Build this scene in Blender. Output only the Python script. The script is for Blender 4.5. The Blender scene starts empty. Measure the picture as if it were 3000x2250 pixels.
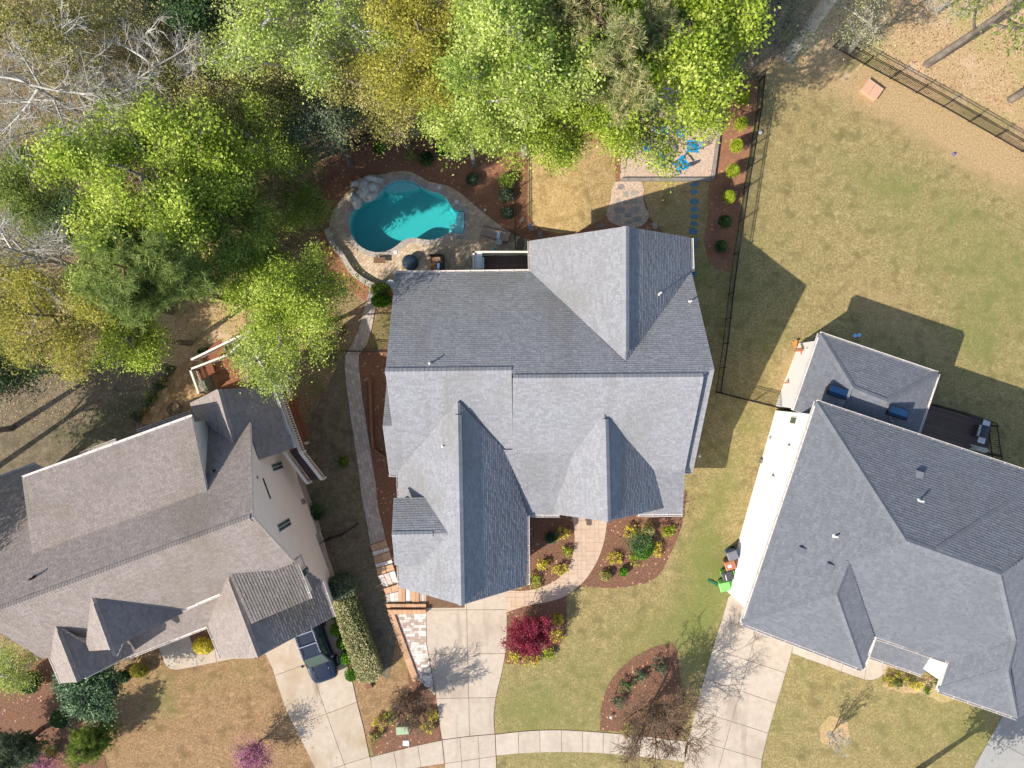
import bpy, bmesh, math, random
import numpy as np
from mathutils import Vector, geometry

# ------------------------------------------------------------------ camera, sky, sun, exposure
F = 2080.0          # focal length in photograph pixels (3000 wide)
H = 48.0            # camera height above the front yard, metres
SUN_AZ = math.radians(34.0)     # direction the shadows fall (from +X towards +Y)
SUN_EL = math.radians(39.3)
scene = bpy.context.scene
cam_d = bpy.data.cameras.new("camera")
cam_d.sensor_fit = 'HORIZONTAL'; cam_d.sensor_width = 36.0
cam_d.lens = 36.0 * F / 3000.0
cam_d.clip_start = 0.5; cam_d.clip_end = 1500.0
cam = bpy.data.objects.new("camera", cam_d); scene.collection.objects.link(cam)
cam.location = (0, 0, H); cam.rotation_euler = (0, 0, 0)
scene.camera = cam
w = bpy.data.worlds.new("World"); scene.world = w; w.use_nodes = True
nt = w.node_tree
sky = nt.nodes.new('ShaderNodeTexSky'); sky.sky_type = 'NISHITA'; sky.sun_disc = False
sky.sun_elevation = SUN_EL
sky.sun_rotation = math.atan2(-math.cos(SUN_AZ), -math.sin(SUN_AZ))
bg = nt.nodes['Background']; bg.inputs['Strength'].default_value = 0.135
nt.links.new(sky.outputs['Color'], bg.inputs['Color'])
sun_d = bpy.data.lights.new("sun", 'SUN'); sun_d.energy = 4.15; sun_d.angle = math.radians(0.5)
sun_d.color = (1.0, 0.935, 0.84)
sun = bpy.data.objects.new("sun", sun_d); scene.collection.objects.link(sun)
sun.location = (-60, -40, 80)
ldir = Vector((math.cos(SUN_AZ)*math.cos(SUN_EL), math.sin(SUN_AZ)*math.cos(SUN_EL), -math.sin(SUN_EL)))
sun.rotation_euler = ldir.to_track_quat('-Z', 'Y').to_euler()
vs = scene.view_settings
vs.view_transform = 'Standard'; vs.look = 'None'; vs.gamma = 1.0; vs.use_curve_mapping = False
vs.exposure = 0.74
scene.render.engine = 'CYCLES'
scene.cycles.max_bounces = 6; scene.cycles.transparent_max_bounces = 8

rng = np.random.default_rng(7); random.seed(7)
COL = scene.collection

# ------------------------------------------------------------------ terrain and pixel helpers
def sstep(t):
    t = min(1.0, max(0.0, t)); return t*t*(3-2*t)
DROP = 1.0
def hgt(x, y):
    t = sstep((y + 15.0)/6.0)
    if t <= 0: return 0.0
    k = min(1.0, max(0.0, (y + 4.0)/6.0))
    a = -6.5 + k*7.0; b = -4.0 + k*9.0
    return -DROP*t*(1.0 - sstep((x-a)/(b-a)))
def P(px, py, z):
    return Vector(((px-1500)/F*(H-z), (1125-py)/F*(H-z), z))
def G(px, py, dz=0.0):
    z = 0.0
    for _ in range(6):
        p = P(px, py, z); z = hgt(p.x, p.y) + dz
    return P(px, py, z)
def W2(pts):
    return [tuple(G(*p).xy) for p in pts]
def smooth(pts, n=4, closed=True):
    out = []; N = len(pts)
    for i in range(N if closed else N-1):
        g = lambda k: np.array(pts[k % N] if closed else pts[min(max(k, 0), N-1)], float)
        p0, p1, p2, p3 = g(i-1), g(i), g(i+1), g(i+2)
        for j in range(n):
            t = j/n
            out.append(tuple(0.5*((2*p1)+(-p0+p2)*t+(2*p0-5*p1+4*p2-p3)*t*t+(-p0+3*p1-3*p2+p3)*t**3)))
    if not closed: out.append(tuple(pts[-1]))
    return out
def area(poly):
    return 0.5*sum(poly[i-1][0]*poly[i][1]-poly[i][0]*poly[i-1][1] for i in range(len(poly)))
def ccw(poly):
    return list(poly) if area(poly) > 0 else list(poly)[::-1]
def halfclip(poly, a, b):
    """keep what lies left of the line a -> b"""
    out = []; n = len(poly)
    def s(p): return (b[0]-a[0])*(p[1]-a[1])-(b[1]-a[1])*(p[0]-a[0])
    for i in range(n):
        p, q = poly[i], poly[(i+1) % n]; sp, sq = s(p), s(q)
        if sp >= 0: out.append(p)
        if (sp > 0 and sq < 0) or (sp < 0 and sq > 0):
            t = sp/(sp-sq); out.append((p[0]+(q[0]-p[0])*t, p[1]+(q[1]-p[1])*t))
    return out
def split(polys, a, b):
    out = []
    for p in polys:
        for q in (halfclip(p, a, b), halfclip(p, b, a)):
            if len(q) > 2 and abs(area(q)) > 0.02: out.append(q)
    return out
def cell_clip(region, cell):
    r = region; cell = ccw(cell)
    for i in range(len(cell)):
        r = halfclip(r, cell[i], cell[(i+1) % len(cell)])
        if len(r) < 3: return None
    return r if abs(area(r)) > 0.004 else None
def inside(poly, x, y):
    c = False; n = len(poly); j = n-1
    for i in range(n):
        xi, yi = poly[i][0], poly[i][1]; xj, yj = poly[j][0], poly[j][1]
        if (yi > y) != (yj > y) and x < (xj-xi)*(y-yi)/(yj-yi)+xi: c = not c
        j = i
    return c
def clean(poly, eps=1e-3):
    out = []
    for p in poly:
        if not out or math.hypot(p[0]-out[-1][0], p[1]-out[-1][1]) > eps: out.append(p)
    if len(out) > 2 and math.hypot(out[0][0]-out[-1][0], out[0][1]-out[-1][1]) < eps: out.pop()
    return out
def inset(poly, d):
    """d > 0 shrinks"""
    poly = ccw(clean(poly, 0.01)); n = len(poly); out = []
    for i in range(n):
        p0, p1, p2 = [np.array(poly[k % n]) for k in (i-1, i, i+1)]
        e1 = p1-p0; e2 = p2-p1
        e1 /= np.linalg.norm(e1); e2 /= np.linalg.norm(e2)
        n1 = np.array((-e1[1], e1[0])); n2 = np.array((-e2[1], e2[0]))
        m = n1+n2; q = max(0.35, 1+n1.dot(n2))
        out.append(tuple(p1 + m/q*d))
    return out

# ------------------------------------------------------------------ objects
def new(name, data, parent=None, loc=None, **kw):
    o = bpy.data.objects.new(name, data); COL.objects.link(o)
    if loc is not None: o.location = loc
    if parent is not None: o.parent = parent
    for k, v in kw.items():
        if v is not None: o[k] = v
    return o
def thing(name, label, cat, loc=(0, 0, 0), rz=0.0, group=None):
    o = new(name, None, None, loc, label=label, category=cat, group=group)
    o.rotation_euler = (0, 0, rz); o.empty_display_size = 0.3
    return o
class MB:
    def __init__(s): s.v = []; s.f = []; s.var = []; s.m = []
    def add(s, verts, faces, var=0.5, m=0):
        b = len(s.v); s.v.extend([tuple(p) for p in verts])
        for f in faces:
            s.f.append([b+i for i in f]); s.var.append(var); s.m.append(m)
    def box(s, c, size, rz=0.0, var=0.5, m=0, taper=1.0):
        x, y, z = [k/2 for k in size]; ca, sa = math.cos(rz), math.sin(rz); V = []
        for dz in (-z, z):
            k = taper if dz > 0 else 1.0
            for dx, dy in ((-x, -y), (x, -y), (x, y), (-x, y)):
                dx *= k; dy *= k
                V.append((c[0]+dx*ca-dy*sa, c[1]+dx*sa+dy*ca, c[2]+dz))
        s.add(V, [(3, 2, 1, 0), (4, 5, 6, 7), (0, 1, 5, 4), (1, 2, 6, 5), (2, 3, 7, 6), (3, 0, 4, 7)], var, m)
    def bar(s, a, b, wd, ht, var=0.5, m=0, roll=None):
        a = Vector(a); b = Vector(b); d = (b-a).normalized()
        up = Vector((0, 0, 1)) if abs(d.z) < 0.95 else Vector((1, 0, 0))
        sd = d.cross(up).normalized()*wd/2; u = sd.cross(d).normalized()*ht/2
        V = [p+i+j for p in (a, b) for i, j in ((-sd, -u), (sd, -u), (sd, u), (-sd, u))]
        s.add(V, [(0, 1, 2, 3), (7, 6, 5, 4), (0, 4, 5, 1), (1, 5, 6, 2), (2, 6, 7, 3), (3, 7, 4, 0)], var, m)
    def prism(s, poly, z0, z1, var=0.5, m=0, mside=None):
        """poly in xy (ccw), z0/z1 numbers or functions"""
        poly = ccw(poly); n = len(poly)
        a = z0 if callable(z0) else (lambda x, y: z0)
        b = z1 if callable(z1) else (lambda x, y: z1)
        V = [(x, y, a(x, y)) for x, y in poly]+[(x, y, b(x, y)) for x, y in poly]
        base = len(s.v); s.v.extend(V)
        if n > 4:
            tris = geometry.tessellate_polygon([[Vector((x, y, 0)) for x, y in poly]])
        else: tris = [tuple(range(n))]
        for t in tris:
            t = list(t)
            pp = [poly[i] for i in t]
            if area(pp) < 0: t = t[::-1]
            s.f.append([base+n+i for i in t]); s.var.append(var); s.m.append(m)
            s.f.append([base+i for i in t[::-1]]); s.var.append(var); s.m.append(m)
        ms = m if mside is None else mside
        for i in range(n):
            j = (i+1) % n
            s.f.append([base+i, base+j, base+n+j, base+n+i]); s.var.append(var); s.m.append(ms)
    def tube(s, a, b, r0, r1=None, n=8, var=0.5, m=0, caps=True):
        r1 = r0 if r1 is None else r1
        a = Vector(a); b = Vector(b); d = (b-a).normalized()
        up = Vector((0, 0, 1)) if abs(d.z) < 0.9 else Vector((1, 0, 0))
        x = d.cross(up).normalized(); y = d.cross(x)
        V = [p+(x*math.cos(2*math.pi*k/n)+y*math.sin(2*math.pi*k/n))*r for p, r in ((a, r0), (b, r1)) for k in range(n)]
        Fc = [(k, (k+1) % n, n+(k+1) % n, n+k) for k in range(n)]
        if caps: Fc += [tuple(range(n-1, -1, -1)), tuple(range(n, 2*n))]
        s.add(V, Fc, var, m)
    def path(s, pts, r, n=6, var=0.5, m=0):
        for a, b in zip(pts, pts[1:]): s.tube(a, b, r, r, n, var, m)
    def lathe(s, prof, c=(0, 0, 0), n=16, var=0.5, m=0):
        V = []; 
        for r, z in prof:
            for k in range(n): V.append((c[0]+r*math.cos(2*math.pi*k/n), c[1]+r*math.sin(2*math.pi*k/n), c[2]+z))
        Fc = []
        for i in range(len(prof)-1):
            for k in range(n):
                Fc.append((i*n+k, i*n+(k+1) % n, (i+1)*n+(k+1) % n, (i+1)*n+k))
        Fc += [tuple(range(n-1, -1, -1)), tuple(range((len(prof)-1)*n, len(prof)*n))]
        s.add(V, Fc, var, m)
    def build(s, name, mat, parent=None, sm=False, bevel=0.0, **kw):
        me = bpy.data.meshes.new(name); me.from_pydata(s.v, [], s.f)
        for mm in (mat if isinstance(mat, (list, tuple)) else [mat]): me.materials.append(mm)
        if len(s.f):
            me.polygons.foreach_set('material_index', s.m)
            at = me.attributes.new('var', 'FLOAT', 'FACE'); at.data.foreach_set('value', s.var)
            if sm: me.polygons.foreach_set('use_smooth', [True]*len(s.f))
        me.update()
        o = new(name, me, parent, **kw)
        if bevel:
            b = o.modifiers.new('bevel', 'BEVEL'); b.width = bevel; b.segments = 2; b.limit_method = 'ANGLE'
        return o
def fast(name, V, Q, mat, parent=None, var=None, sm=False, **kw):
    V = np.asarray(V, np.float32).reshape(-1, 3); Q = np.asarray(Q, np.int32); k = Q.shape[1]
    me = bpy.data.meshes.new(name)
    me.vertices.add(len(V)); me.vertices.foreach_set('co', V.ravel())
    me.loops.add(Q.size); me.loops.foreach_set('vertex_index', Q.ravel())
    me.polygons.add(len(Q)); me.polygons.foreach_set('loop_start', np.arange(0, Q.size, k, dtype=np.int32))
    if sm: me.polygons.foreach_set('use_smooth', np.ones(len(Q), bool))
    if var is not None:
        at = me.attributes.new('var', 'FLOAT', 'FACE'); at.data.foreach_set('value', np.asarray(var, np.float32))
    me.materials.append(mat); me.update(calc_edges=True)
    return new(name, me, parent, **kw)
def dup(o, loc=None, rz=None, label=None, parent=None):
    c = o.copy(); COL.objects.link(c)
    if parent is not None: c.parent = parent
    if loc is not None: c.location = loc
    if rz is not None: c.rotation_euler = (0, 0, rz)
    if label: c['label'] = label
    for ch in list(o.children): dup(ch, parent=c)
    return c

# ------------------------------------------------------------------ materials
def lin(c):
    return tuple(((k/255.0)/12.92 if k/255.0 <= 0.04045 else ((k/255.0+0.055)/1.055)**2.4) for k in c)
def mat(name, cols, scale=1.0, rough=0.85, bump=0.0, bscale=30.0, var=0.0, specks=None, second=None,
        metallic=0.0, spec=0.3, stretch=None, detail=6.0, coat=0.0, translucent=0.0, contrast=None):
    """cols: list of linear rgb stops driven by noise; var: how much the per-face 'var' value shifts the ramp"""
    m = bpy.data.materials.new(name); m.use_nodes = True; t = m.node_tree; N = t.nodes; L = t.links
    bs = N['Principled BSDF']
    bs.inputs['Roughness'].default_value = rough; bs.inputs['Metallic'].default_value = metallic
    bs.inputs['Specular IOR Level'].default_value = spec
    if coat: bs.inputs['Coat Weight'].default_value = coat; bs.inputs['Coat Roughness'].default_value = 0.05
    geo = N.new('ShaderNodeNewGeometry'); vec = geo.outputs['Position']
    if stretch:
        mp = N.new('ShaderNodeMapping'); mp.inputs['Scale'].default_value = stretch[:3]
        if len(stretch) > 3: mp.inputs['Rotation'].default_value = (0, 0, stretch[3])
        L.new(vec, mp.inputs['Vector']); vec = mp.outputs['Vector']
    no = N.new('ShaderNodeTexNoise'); no.inputs['Scale'].default_value = scale; no.inputs['Detail'].default_value = detail
    no.inputs['Roughness'].default_value = 0.65
    L.new(vec, no.inputs['Vector']); fac = no.outputs['Fac']
    if var:
        at = N.new('ShaderNodeAttribute'); at.attribute_name = 'var'
        ma = N.new('ShaderNodeMath'); ma.operation = 'MULTIPLY_ADD'
        L.new(at.outputs['Fac'], ma.inputs[0]); ma.inputs[1].default_value = var
        sub = N.new('ShaderNodeMath'); sub.operation = 'SUBTRACT'; L.new(fac, sub.inputs[0]); sub.inputs[1].default_value = var*0.5
        L.new(sub.outputs[0], ma.inputs[2]); fac = ma.outputs[0]
    cr = N.new('ShaderNodeValToRGB'); e = cr.color_ramp.elements
    lo, hi = contrast or ((0.3, 0.7) if not var else (0.2, 0.8))
    n = len(cols)
    if n == 1: cols = [cols[0], cols[0]]; n = 2
    e[0].position = lo; e[0].color = (*cols[0], 1); e[1].position = hi; e[1].color = (*cols[-1], 1)
    for i in range(1, n-1):
        k = e.new(lo+(hi-lo)*i/(n-1)); k.color = (*cols[i], 1)
    L.new(fac, cr.inputs['Fac']); col = cr.outputs['Color']
    def mix(col, c2, sc, a, b, st=None, det=4.0):
        nn = N.new('ShaderNodeTexNoise'); nn.inputs['Scale'].default_value = sc; nn.inputs['Detail'].default_value = det
        v2 = geo.outputs['Position']
        if st:
            mq = N.new('ShaderNodeMapping'); mq.inputs['Scale'].default_value = st[:3]; L.new(v2, mq.inputs['Vector']); v2 = mq.outputs['Vector']
        L.new(v2, nn.inputs['Vector'])
        mr = N.new('ShaderNodeMapRange'); mr.inputs['From Min'].default_value = a; mr.inputs['From Max'].default_value = b
        L.new(nn.outputs['Fac'], mr.inputs['Value'])
        mx = N.new('ShaderNodeMix'); mx.data_type = 'RGBA'; L.new(mr.outputs['Result'], mx.inputs['Factor'])
        L.new(col, mx.inputs['A']); mx.inputs['B'].default_value = (*c2, 1)
        return mx.outputs['Result']
    for s2 in (second or []): col = mix(col, *s2)
    if specks:
        c2, sc, th = specks
        vo = N.new('ShaderNodeTexVoronoi'); vo.inputs['Scale'].default_value = sc; L.new(geo.outputs['Position'], vo.inputs['Vector'])
        sx = N.new('ShaderNodeSeparateColor'); L.new(vo.outputs['Color'], sx.inputs['Color'])
        g1 = N.new('ShaderNodeMath'); g1.operation = 'LESS_THAN'; L.new(sx.outputs[0], g1.inputs[0]); g1.inputs[1].default_value = th
        g2 = N.new('ShaderNodeMath'); g2.operation = 'LESS_THAN'; L.new(vo.outputs['Distance'], g2.inputs[0]); g2.inputs[1].default_value = 0.42
        g3 = N.new('ShaderNodeMath'); g3.operation = 'MULTIPLY'; L.new(g1.outputs[0], g3.inputs[0]); L.new(g2.outputs[0], g3.inputs[1])
        mx = N.new('ShaderNodeMix'); mx.data_type = 'RGBA'; L.new(g3.outputs[0], mx.inputs['Factor'])
        L.new(col, mx.inputs['A']); mx.inputs['B'].default_value = (*c2, 1); col = mx.outputs['Result']
    L.new(col, bs.inputs['Base Color'])
    if bump:
        nb = N.new('ShaderNodeTexNoise'); nb.inputs['Scale'].default_value = bscale; nb.inputs['Detail'].default_value = 3.0
        L.new(geo.outputs['Position'], nb.inputs['Vector'])
        bp = N.new('ShaderNodeBump'); bp.inputs['Strength'].default_value = 1.0; bp.inputs['Distance'].default_value = bump
        L.new(nb.outputs['Fac'], bp.inputs['Height']); L.new(bp.outputs['Normal'], bs.inputs['Normal'])
    if translucent:
        tr = N.new('ShaderNodeBsdfTranslucent'); L.new(col, tr.inputs['Color'])
        ms = N.new('ShaderNodeMixShader'); ms.inputs[0].default_value = translucent
        L.new(bs.outputs[0], ms.inputs[1]); L.new(tr.outputs[0], ms.inputs[2])
        L.new(ms.outputs[0], N['Material Output'].inputs['Surface'])
    return m
def C(r, g, b): return lin((r, g, b))
M = {}
M['litter'] = mat('leaf_litter', [C(92, 76, 58), C(122, 102, 78), C(152, 128, 98), C(178, 152, 120)], 9.0, 0.95, 0.05, 16,
                  second=[(C(106, 102, 60), 0.35, 0.48, 0.68), (C(66, 56, 44), 0.8, 0.55, 0.75)], specks=(C(176, 146, 112), 11.0, 0.12))
M['litter_tan'] = mat('tan_leaf_litter', [C(146, 118, 84), C(174, 146, 106), C(198, 170, 128)], 7.0, 0.95, 0.04, 14,
                  second=[(C(160, 146, 92), 0.3, 0.5, 0.7), (C(196, 168, 138), 0.5, 0.55, 0.75)], specks=(C(206, 172, 136), 10.0, 0.12))
M['mulch'] = mat('brown_mulch', [C(90, 62, 48), C(120, 86, 67), C(152, 114, 91)], 11.0, 0.95, 0.05, 22,
                 second=[(C(128, 90, 66), 0.6, 0.55, 0.75)], specks=(C(196, 150, 120), 7.0, 0.06))
M['mulch_red'] = mat('red_brown_mulch', [C(126, 86, 62), C(148, 104, 78), C(168, 124, 96)], 9.0, 0.95, 0.035, 20,
                 second=[(C(116, 82, 64), 0.5, 0.5, 0.72)], specks=(C(200, 148, 112), 6.0, 0.06))
M['concrete'] = mat('pale_concrete', [C(170, 155, 137), C(183, 168, 150), C(193, 179, 162)], 2.5, 0.9, 0.004, 60, var=0.25,
                    second=[(C(162, 146, 128), 0.5, 0.5, 0.8), (C(178, 170, 158), 6.0, 0.55, 0.8), (C(150, 136, 120), 0.9, 0.56, 0.8, (1.6, 0.22, 1.0)), (C(140, 126, 110), 3.0, 0.68, 0.78)])
M['concrete_warm'] = mat('warm_concrete', [C(168, 152, 132), C(180, 164, 144), C(190, 176, 158)], 2.0, 0.9, 0.004, 60, var=0.25,
                    second=[(C(160, 138, 108), 0.45, 0.48, 0.78), (C(140, 124, 102), 0.9, 0.58, 0.8, (1.2, 0.3, 1.0)), (C(138, 122, 104), 3.0, 0.68, 0.78)])
M['concrete_grey'] = mat('grey_concrete', [C(140, 138, 134), C(160, 157, 150)], 2.0, 0.9, 0.004, 60, var=0.25)
M['joint'] = mat('dark_joint', [C(120, 92, 70), C(96, 74, 58)], 5.0, 0.95)
M['stamped'] = mat('stamped_walk_stone', [C(178, 152, 130), C(187, 163, 141), C(194, 172, 151)], 3.0, 0.88, 0.006, 30, var=0.2)
M['stamped_joint'] = mat('walk_joint', [C(146, 118, 98), C(158, 130, 108)], 5.0, 0.95)
M['tan_block'] = mat('tan_block', [C(172, 134, 102), C(186, 148, 116), C(198, 160, 128)], 3.0, 0.9, 0.005, 40, var=0.4)
M['paver_pale'] = mat('pale_paver', [C(168, 146, 132), C(190, 172, 160), C(206, 194, 184), C(218, 208, 198)], 5.0, 0.9, 0.004, 50, var=0.9)
M['paver_grey'] = mat('grey_paver', [C(156, 145, 137), C(170, 159, 149), C(184, 173, 162)], 4.0, 0.9, 0.005, 40, var=0.6)
M['paver_deck'] = mat('deck_paver', [C(178, 155, 130), C(194, 171, 144), C(208, 186, 160)], 4.0, 0.9, 0.005, 40, var=0.6)
M['paver_gold'] = mat('golden_paver', [C(150, 118, 78), C(172, 140, 96), C(188, 156, 112)], 4.0, 0.9, 0.006, 40, var=0.6)
M['sand_joint'] = mat('sand_joint', [C(112, 98, 84), C(130, 114, 98)], 6.0, 0.95)
M['gravel'] = mat('pea_gravel', [C(150, 126, 108), C(196, 170, 148), C(222, 200, 180)], 16.0, 0.9, 0.02, 40, specks=(C(120, 98, 84), 22.0, 0.25))
M['timber'] = mat('weathered_timber', [C(120, 112, 106), C(150, 142, 134)], 3.0, 0.9, 0.004, 30, stretch=(1, 1, 6))
M['brown_timber'] = mat('brown_timber', [C(110, 76, 58), C(140, 100, 76)], 3.0, 0.9, 0.004, 30)
M['slate'] = mat('blue_slate', [C(74, 108, 126), C(96, 130, 146)], 3.0, 0.8, 0.006, 20, var=0.4)
M['flag'] = mat('grey_flagstone', [C(116, 112, 108), C(146, 140, 132), C(162, 152, 140)], 3.0, 0.85, 0.006, 20, var=0.6)
M['boulder'] = mat('pale_boulder', [C(166, 158, 148), C(198, 192, 184), C(220, 214, 206)], 2.2, 0.9, 0.02, 8,
                   second=[(C(96, 88, 82), 1.6, 0.58, 0.7)])
M['plaster'] = mat('pool_plaster', [C(170, 218, 220), C(180, 224, 226)], 2.0, 0.7)
M['black_metal'] = mat('black_metal', [C(30, 26, 24), C(38, 34, 31)], 5.0, 0.5)
M['white_trim'] = mat('white_trim', [C(206, 198, 190), C(222, 214, 206)], 2.0, 0.6)
M['white_pvc'] = mat('white_vinyl', [C(214, 206, 192), C(226, 218, 206)], 2.0, 0.5)
M['white_siding'] = mat('white_siding', [C(222, 220, 216), C(230, 228, 225)], 1.0, 0.6, 0.0)
M['tan_siding'] = mat('beige_siding', [C(228, 212, 196), C(234, 220, 204)], 1.0, 0.8, 0.0)
M['stone_base'] = mat('grey_foundation', [C(150, 142, 134), C(176, 166, 156)], 3.0, 0.9, 0.02, 10)
M['main_wall'] = mat('cream_wall', [C(176, 160, 142), C(190, 174, 154)], 2.0, 0.85)
M['glass'] = mat('window_glass', [C(60, 78, 76), C(84, 100, 96)], 1.0, 0.08, spec=0.6)
M['sky_glass'] = mat('skylight_glass', [C(22, 46, 76), C(28, 54, 86)], 1.0, 0.15, spec=0.3)
M['deck_red'] = mat('red_stained_deck', [C(126, 78, 56), C(146, 94, 68)], 3.0, 0.85, 0.003, 30, var=0.6)
M['deck_dark'] = mat('dark_deck_board', [C(92, 76, 72), C(110, 92, 86)], 3.0, 0.8, 0.003, 30, var=0.6)
M['cedar'] = mat('cedar_lumber', [C(150, 92, 62), C(176, 114, 80)], 3.0, 0.85, 0.003, 30, var=0.5)
M['steel'] = mat('brushed_steel', [C(150, 152, 156), C(170, 172, 176)], 4.0, 0.35, metallic=0.8)
M['rubber'] = mat('black_rubber', [C(28, 28, 29), C(36, 36, 37)], 8.0, 0.8)
M['bark'] = mat('grey_bark', [C(88, 80, 72), C(122, 112, 102), C(150, 140, 128)], 3.0, 0.95, 0.02, 12, stretch=(1, 1, 0.25))
M['bark_pale'] = mat('pale_bark', [C(140, 134, 124), C(176, 170, 158), C(196, 190, 180)], 2.0, 0.95, 0.01, 12)
M['bark_brown'] = mat('brown_bark', [C(84, 66, 54), C(112, 90, 74), C(132, 108, 90)], 3.0, 0.95, 0.02, 12)
M['twig_brown'] = mat('brown_twig', [C(104, 84, 68), C(132, 108, 88)], 3.0, 0.95)
M['twig_pale'] = mat('pale_twig', [C(150, 132, 110), C(178, 160, 138)], 3.0, 0.95)
def leafmat(name, cols, tr=0.35, var=0.9):
    return mat(name, cols, 0.9, 0.55, var=var, translucent=tr, spec=0.25)
M['leaf_bright'] = leafmat('spring_green_leaf', [C(98, 120, 34), C(144, 166, 48), C(180, 196, 72), C(206, 214, 112)], 0.42)
M['leaf_mid'] = leafmat('mid_green_leaf', [C(82, 106, 44), C(122, 144, 58), C(160, 174, 84)], 0.38)
M['leaf_light'] = leafmat('light_green_leaf', [C(108, 132, 50), C(152, 172, 70), C(186, 200, 98), C(210, 218, 136)], 0.42)
M['leaf_olive'] = leafmat('olive_leaf', [C(112, 112, 52), C(148, 144, 72), C(178, 172, 102), C(192, 180, 124)])
M['leaf_yellow'] = leafmat('yellow_green_leaf', [C(128, 124, 46), C(166, 160, 62), C(198, 190, 92)], 0.4)
M['leaf_dark'] = leafmat('dark_green_leaf', [C(46, 70, 38), C(72, 98, 52), C(98, 124, 70)], 0.25)
M['leaf_grey'] = leafmat('grey_green_leaf', [C(72, 86, 62), C(100, 114, 84), C(130, 140, 108)], 0.2)
M['needle'] = leafmat('pine_needle', [C(116, 128, 70), C(152, 160, 98), C(178, 180, 126), C(208, 186, 138)], 0.3)
M['needle_dark'] = leafmat('dark_pine_needle', [C(104, 124, 58), C(140, 158, 80), C(170, 180, 108)], 0.3)
M['leaf_lime'] = leafmat('lime_conifer', [C(120, 138, 28), C(160, 174, 44), C(190, 198, 70)], 0.3)
M['leaf_gold'] = leafmat('golden_leaf', [C(176, 164, 44), C(212, 198, 70), C(232, 220, 110)], 0.35)
M['leaf_varieg'] = leafmat('variegated_leaf', [C(86, 98, 58), C(128, 134, 86), C(168, 166, 116), C(200, 192, 144)], 0.2)
M['leaf_red'] = leafmat('crimson_leaf', [C(108, 34, 52), C(152, 52, 74), C(182, 80, 100)], 0.4)
M['leaf_pink'] = leafmat('pink_blossom', [C(130, 62, 108), C(168, 92, 140), C(190, 120, 164)], 0.3)
M['leaf_laurel'] = leafmat('glossy_dark_leaf', [C(40, 64, 44), C(66, 94, 62), C(116, 142, 96)], 0.15)
M['leaf_cover'] = leafmat('undergrowth_leaf', [C(84, 100, 44), C(124, 136, 64), C(160, 160, 92), C(178, 168, 116)], 0.35)
M['dead_leaf'] = leafmat('dead_leaf', [C(112, 78, 54), C(150, 108, 76), C(190, 146, 108), C(214, 178, 140)], 0.1)
M['leaf_box'] = leafmat('boxwood_leaf', [C(60, 104, 22), C(92, 138, 34), C(122, 164, 52)], 0.25)
# ------------------------------------------------------------------ lawns: dry tan turf with greener patches
def lawnmat(name, dry, green):
    m = mat(name, dry, 7.5, 0.95, 0.05, 24, detail=10.0, contrast=(0.34, 0.66), second=[(dry[0], 1.1, 0.5, 0.72), (dry[-1], 2.3, 0.55, 0.75)])
    t = m.node_tree; N = t.nodes; L = t.links; bs = N['Principled BSDF']
    src = bs.inputs['Base Color'].links[0].from_socket
    at = N.new('ShaderNodeAttribute'); at.attribute_name = 'zone'; geo = N.new('ShaderNodeNewGeometry')
    def noise(sc, det):
        n_ = N.new('ShaderNodeTexNoise'); n_.inputs['Scale'].default_value = sc; n_.inputs['Detail'].default_value = det
        n_.inputs['Roughness'].default_value = 0.7; L.new(geo.outputs['Position'], n_.inputs['Vector']); return n_.outputs['Fac']
    def math_(op, a_, b_):
        k = N.new('ShaderNodeMath'); k.operation = op
        for i, s in enumerate((a_, b_)):
            if isinstance(s, float): k.inputs[i].default_value = s
            else: L.new(s, k.inputs[i])
        return k.outputs[0]
    f = math_('ADD', at.outputs['Fac'], math_('MULTIPLY', noise(0.55, 5.0), 0.8)); f = math_('ADD', f, math_('MULTIPLY', noise(4.5, 8.0), 1.3))
    mr = N.new('ShaderNodeMapRange'); mr.inputs['From Min'].default_value = 1.16; mr.inputs['From Max'].default_value = 1.72
    L.new(f, mr.inputs['Value'])
    cr = N.new('ShaderNodeValToRGB'); cr.color_ramp.elements[0].position = 0.3; cr.color_ramp.elements[1].position = 0.7
    cr.color_ramp.elements[0].color = (*green[0], 1); cr.color_ramp.elements[1].color = (*green[1], 1)
    L.new(noise(12.0, 6.0), cr.inputs['Fac'])
    mx = N.new('ShaderNodeMix'); mx.data_type = 'RGBA'; L.new(mr.outputs['Result'], mx.inputs['Factor'])
    L.new(src, mx.inputs['A']); L.new(cr.outputs['Color'], mx.inputs['B'])
    m2 = N.new('ShaderNodeMapRange'); m2.inputs['From Min'].default_value = 0.42; m2.inputs['From Max'].default_value = -0.12; L.new(math_('ADD', at.outputs['Fac'], math_('MULTIPLY', noise(1.6, 7.0), 1.0)), m2.inputs['Value'])
    c2 = N.new('ShaderNodeValToRGB'); c2.color_ramp.elements[0].position = 0.35; c2.color_ramp.elements[1].position = 0.65
    c2.color_ramp.elements[0].color = (*C(148, 120, 82), 1); c2.color_ramp.elements[1].color = (*C(196, 168, 124), 1); L.new(noise(8.0, 8.0), c2.inputs['Fac'])
    my = N.new('ShaderNodeMix'); my.data_type = 'RGBA'; L.new(m2.outputs['Result'], my.inputs['Factor']); L.new(mx.outputs['Result'], my.inputs['A']); L.new(c2.outputs['Color'], my.inputs['B'])
    L.new(my.outputs['Result'], bs.inputs['Base Color'])
    return m
GREEN = (C(94, 102, 50), C(138, 138, 76))
M['lawn'] = lawnmat('tan_green_lawn', [C(120, 106, 68), C(147, 131, 86), C(174, 156, 108)], GREEN)
M['lawn_dry'] = lawnmat('dry_brown_lawn', [C(120, 94, 64), C(148, 118, 84), C(174, 142, 104)], GREEN)
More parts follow.
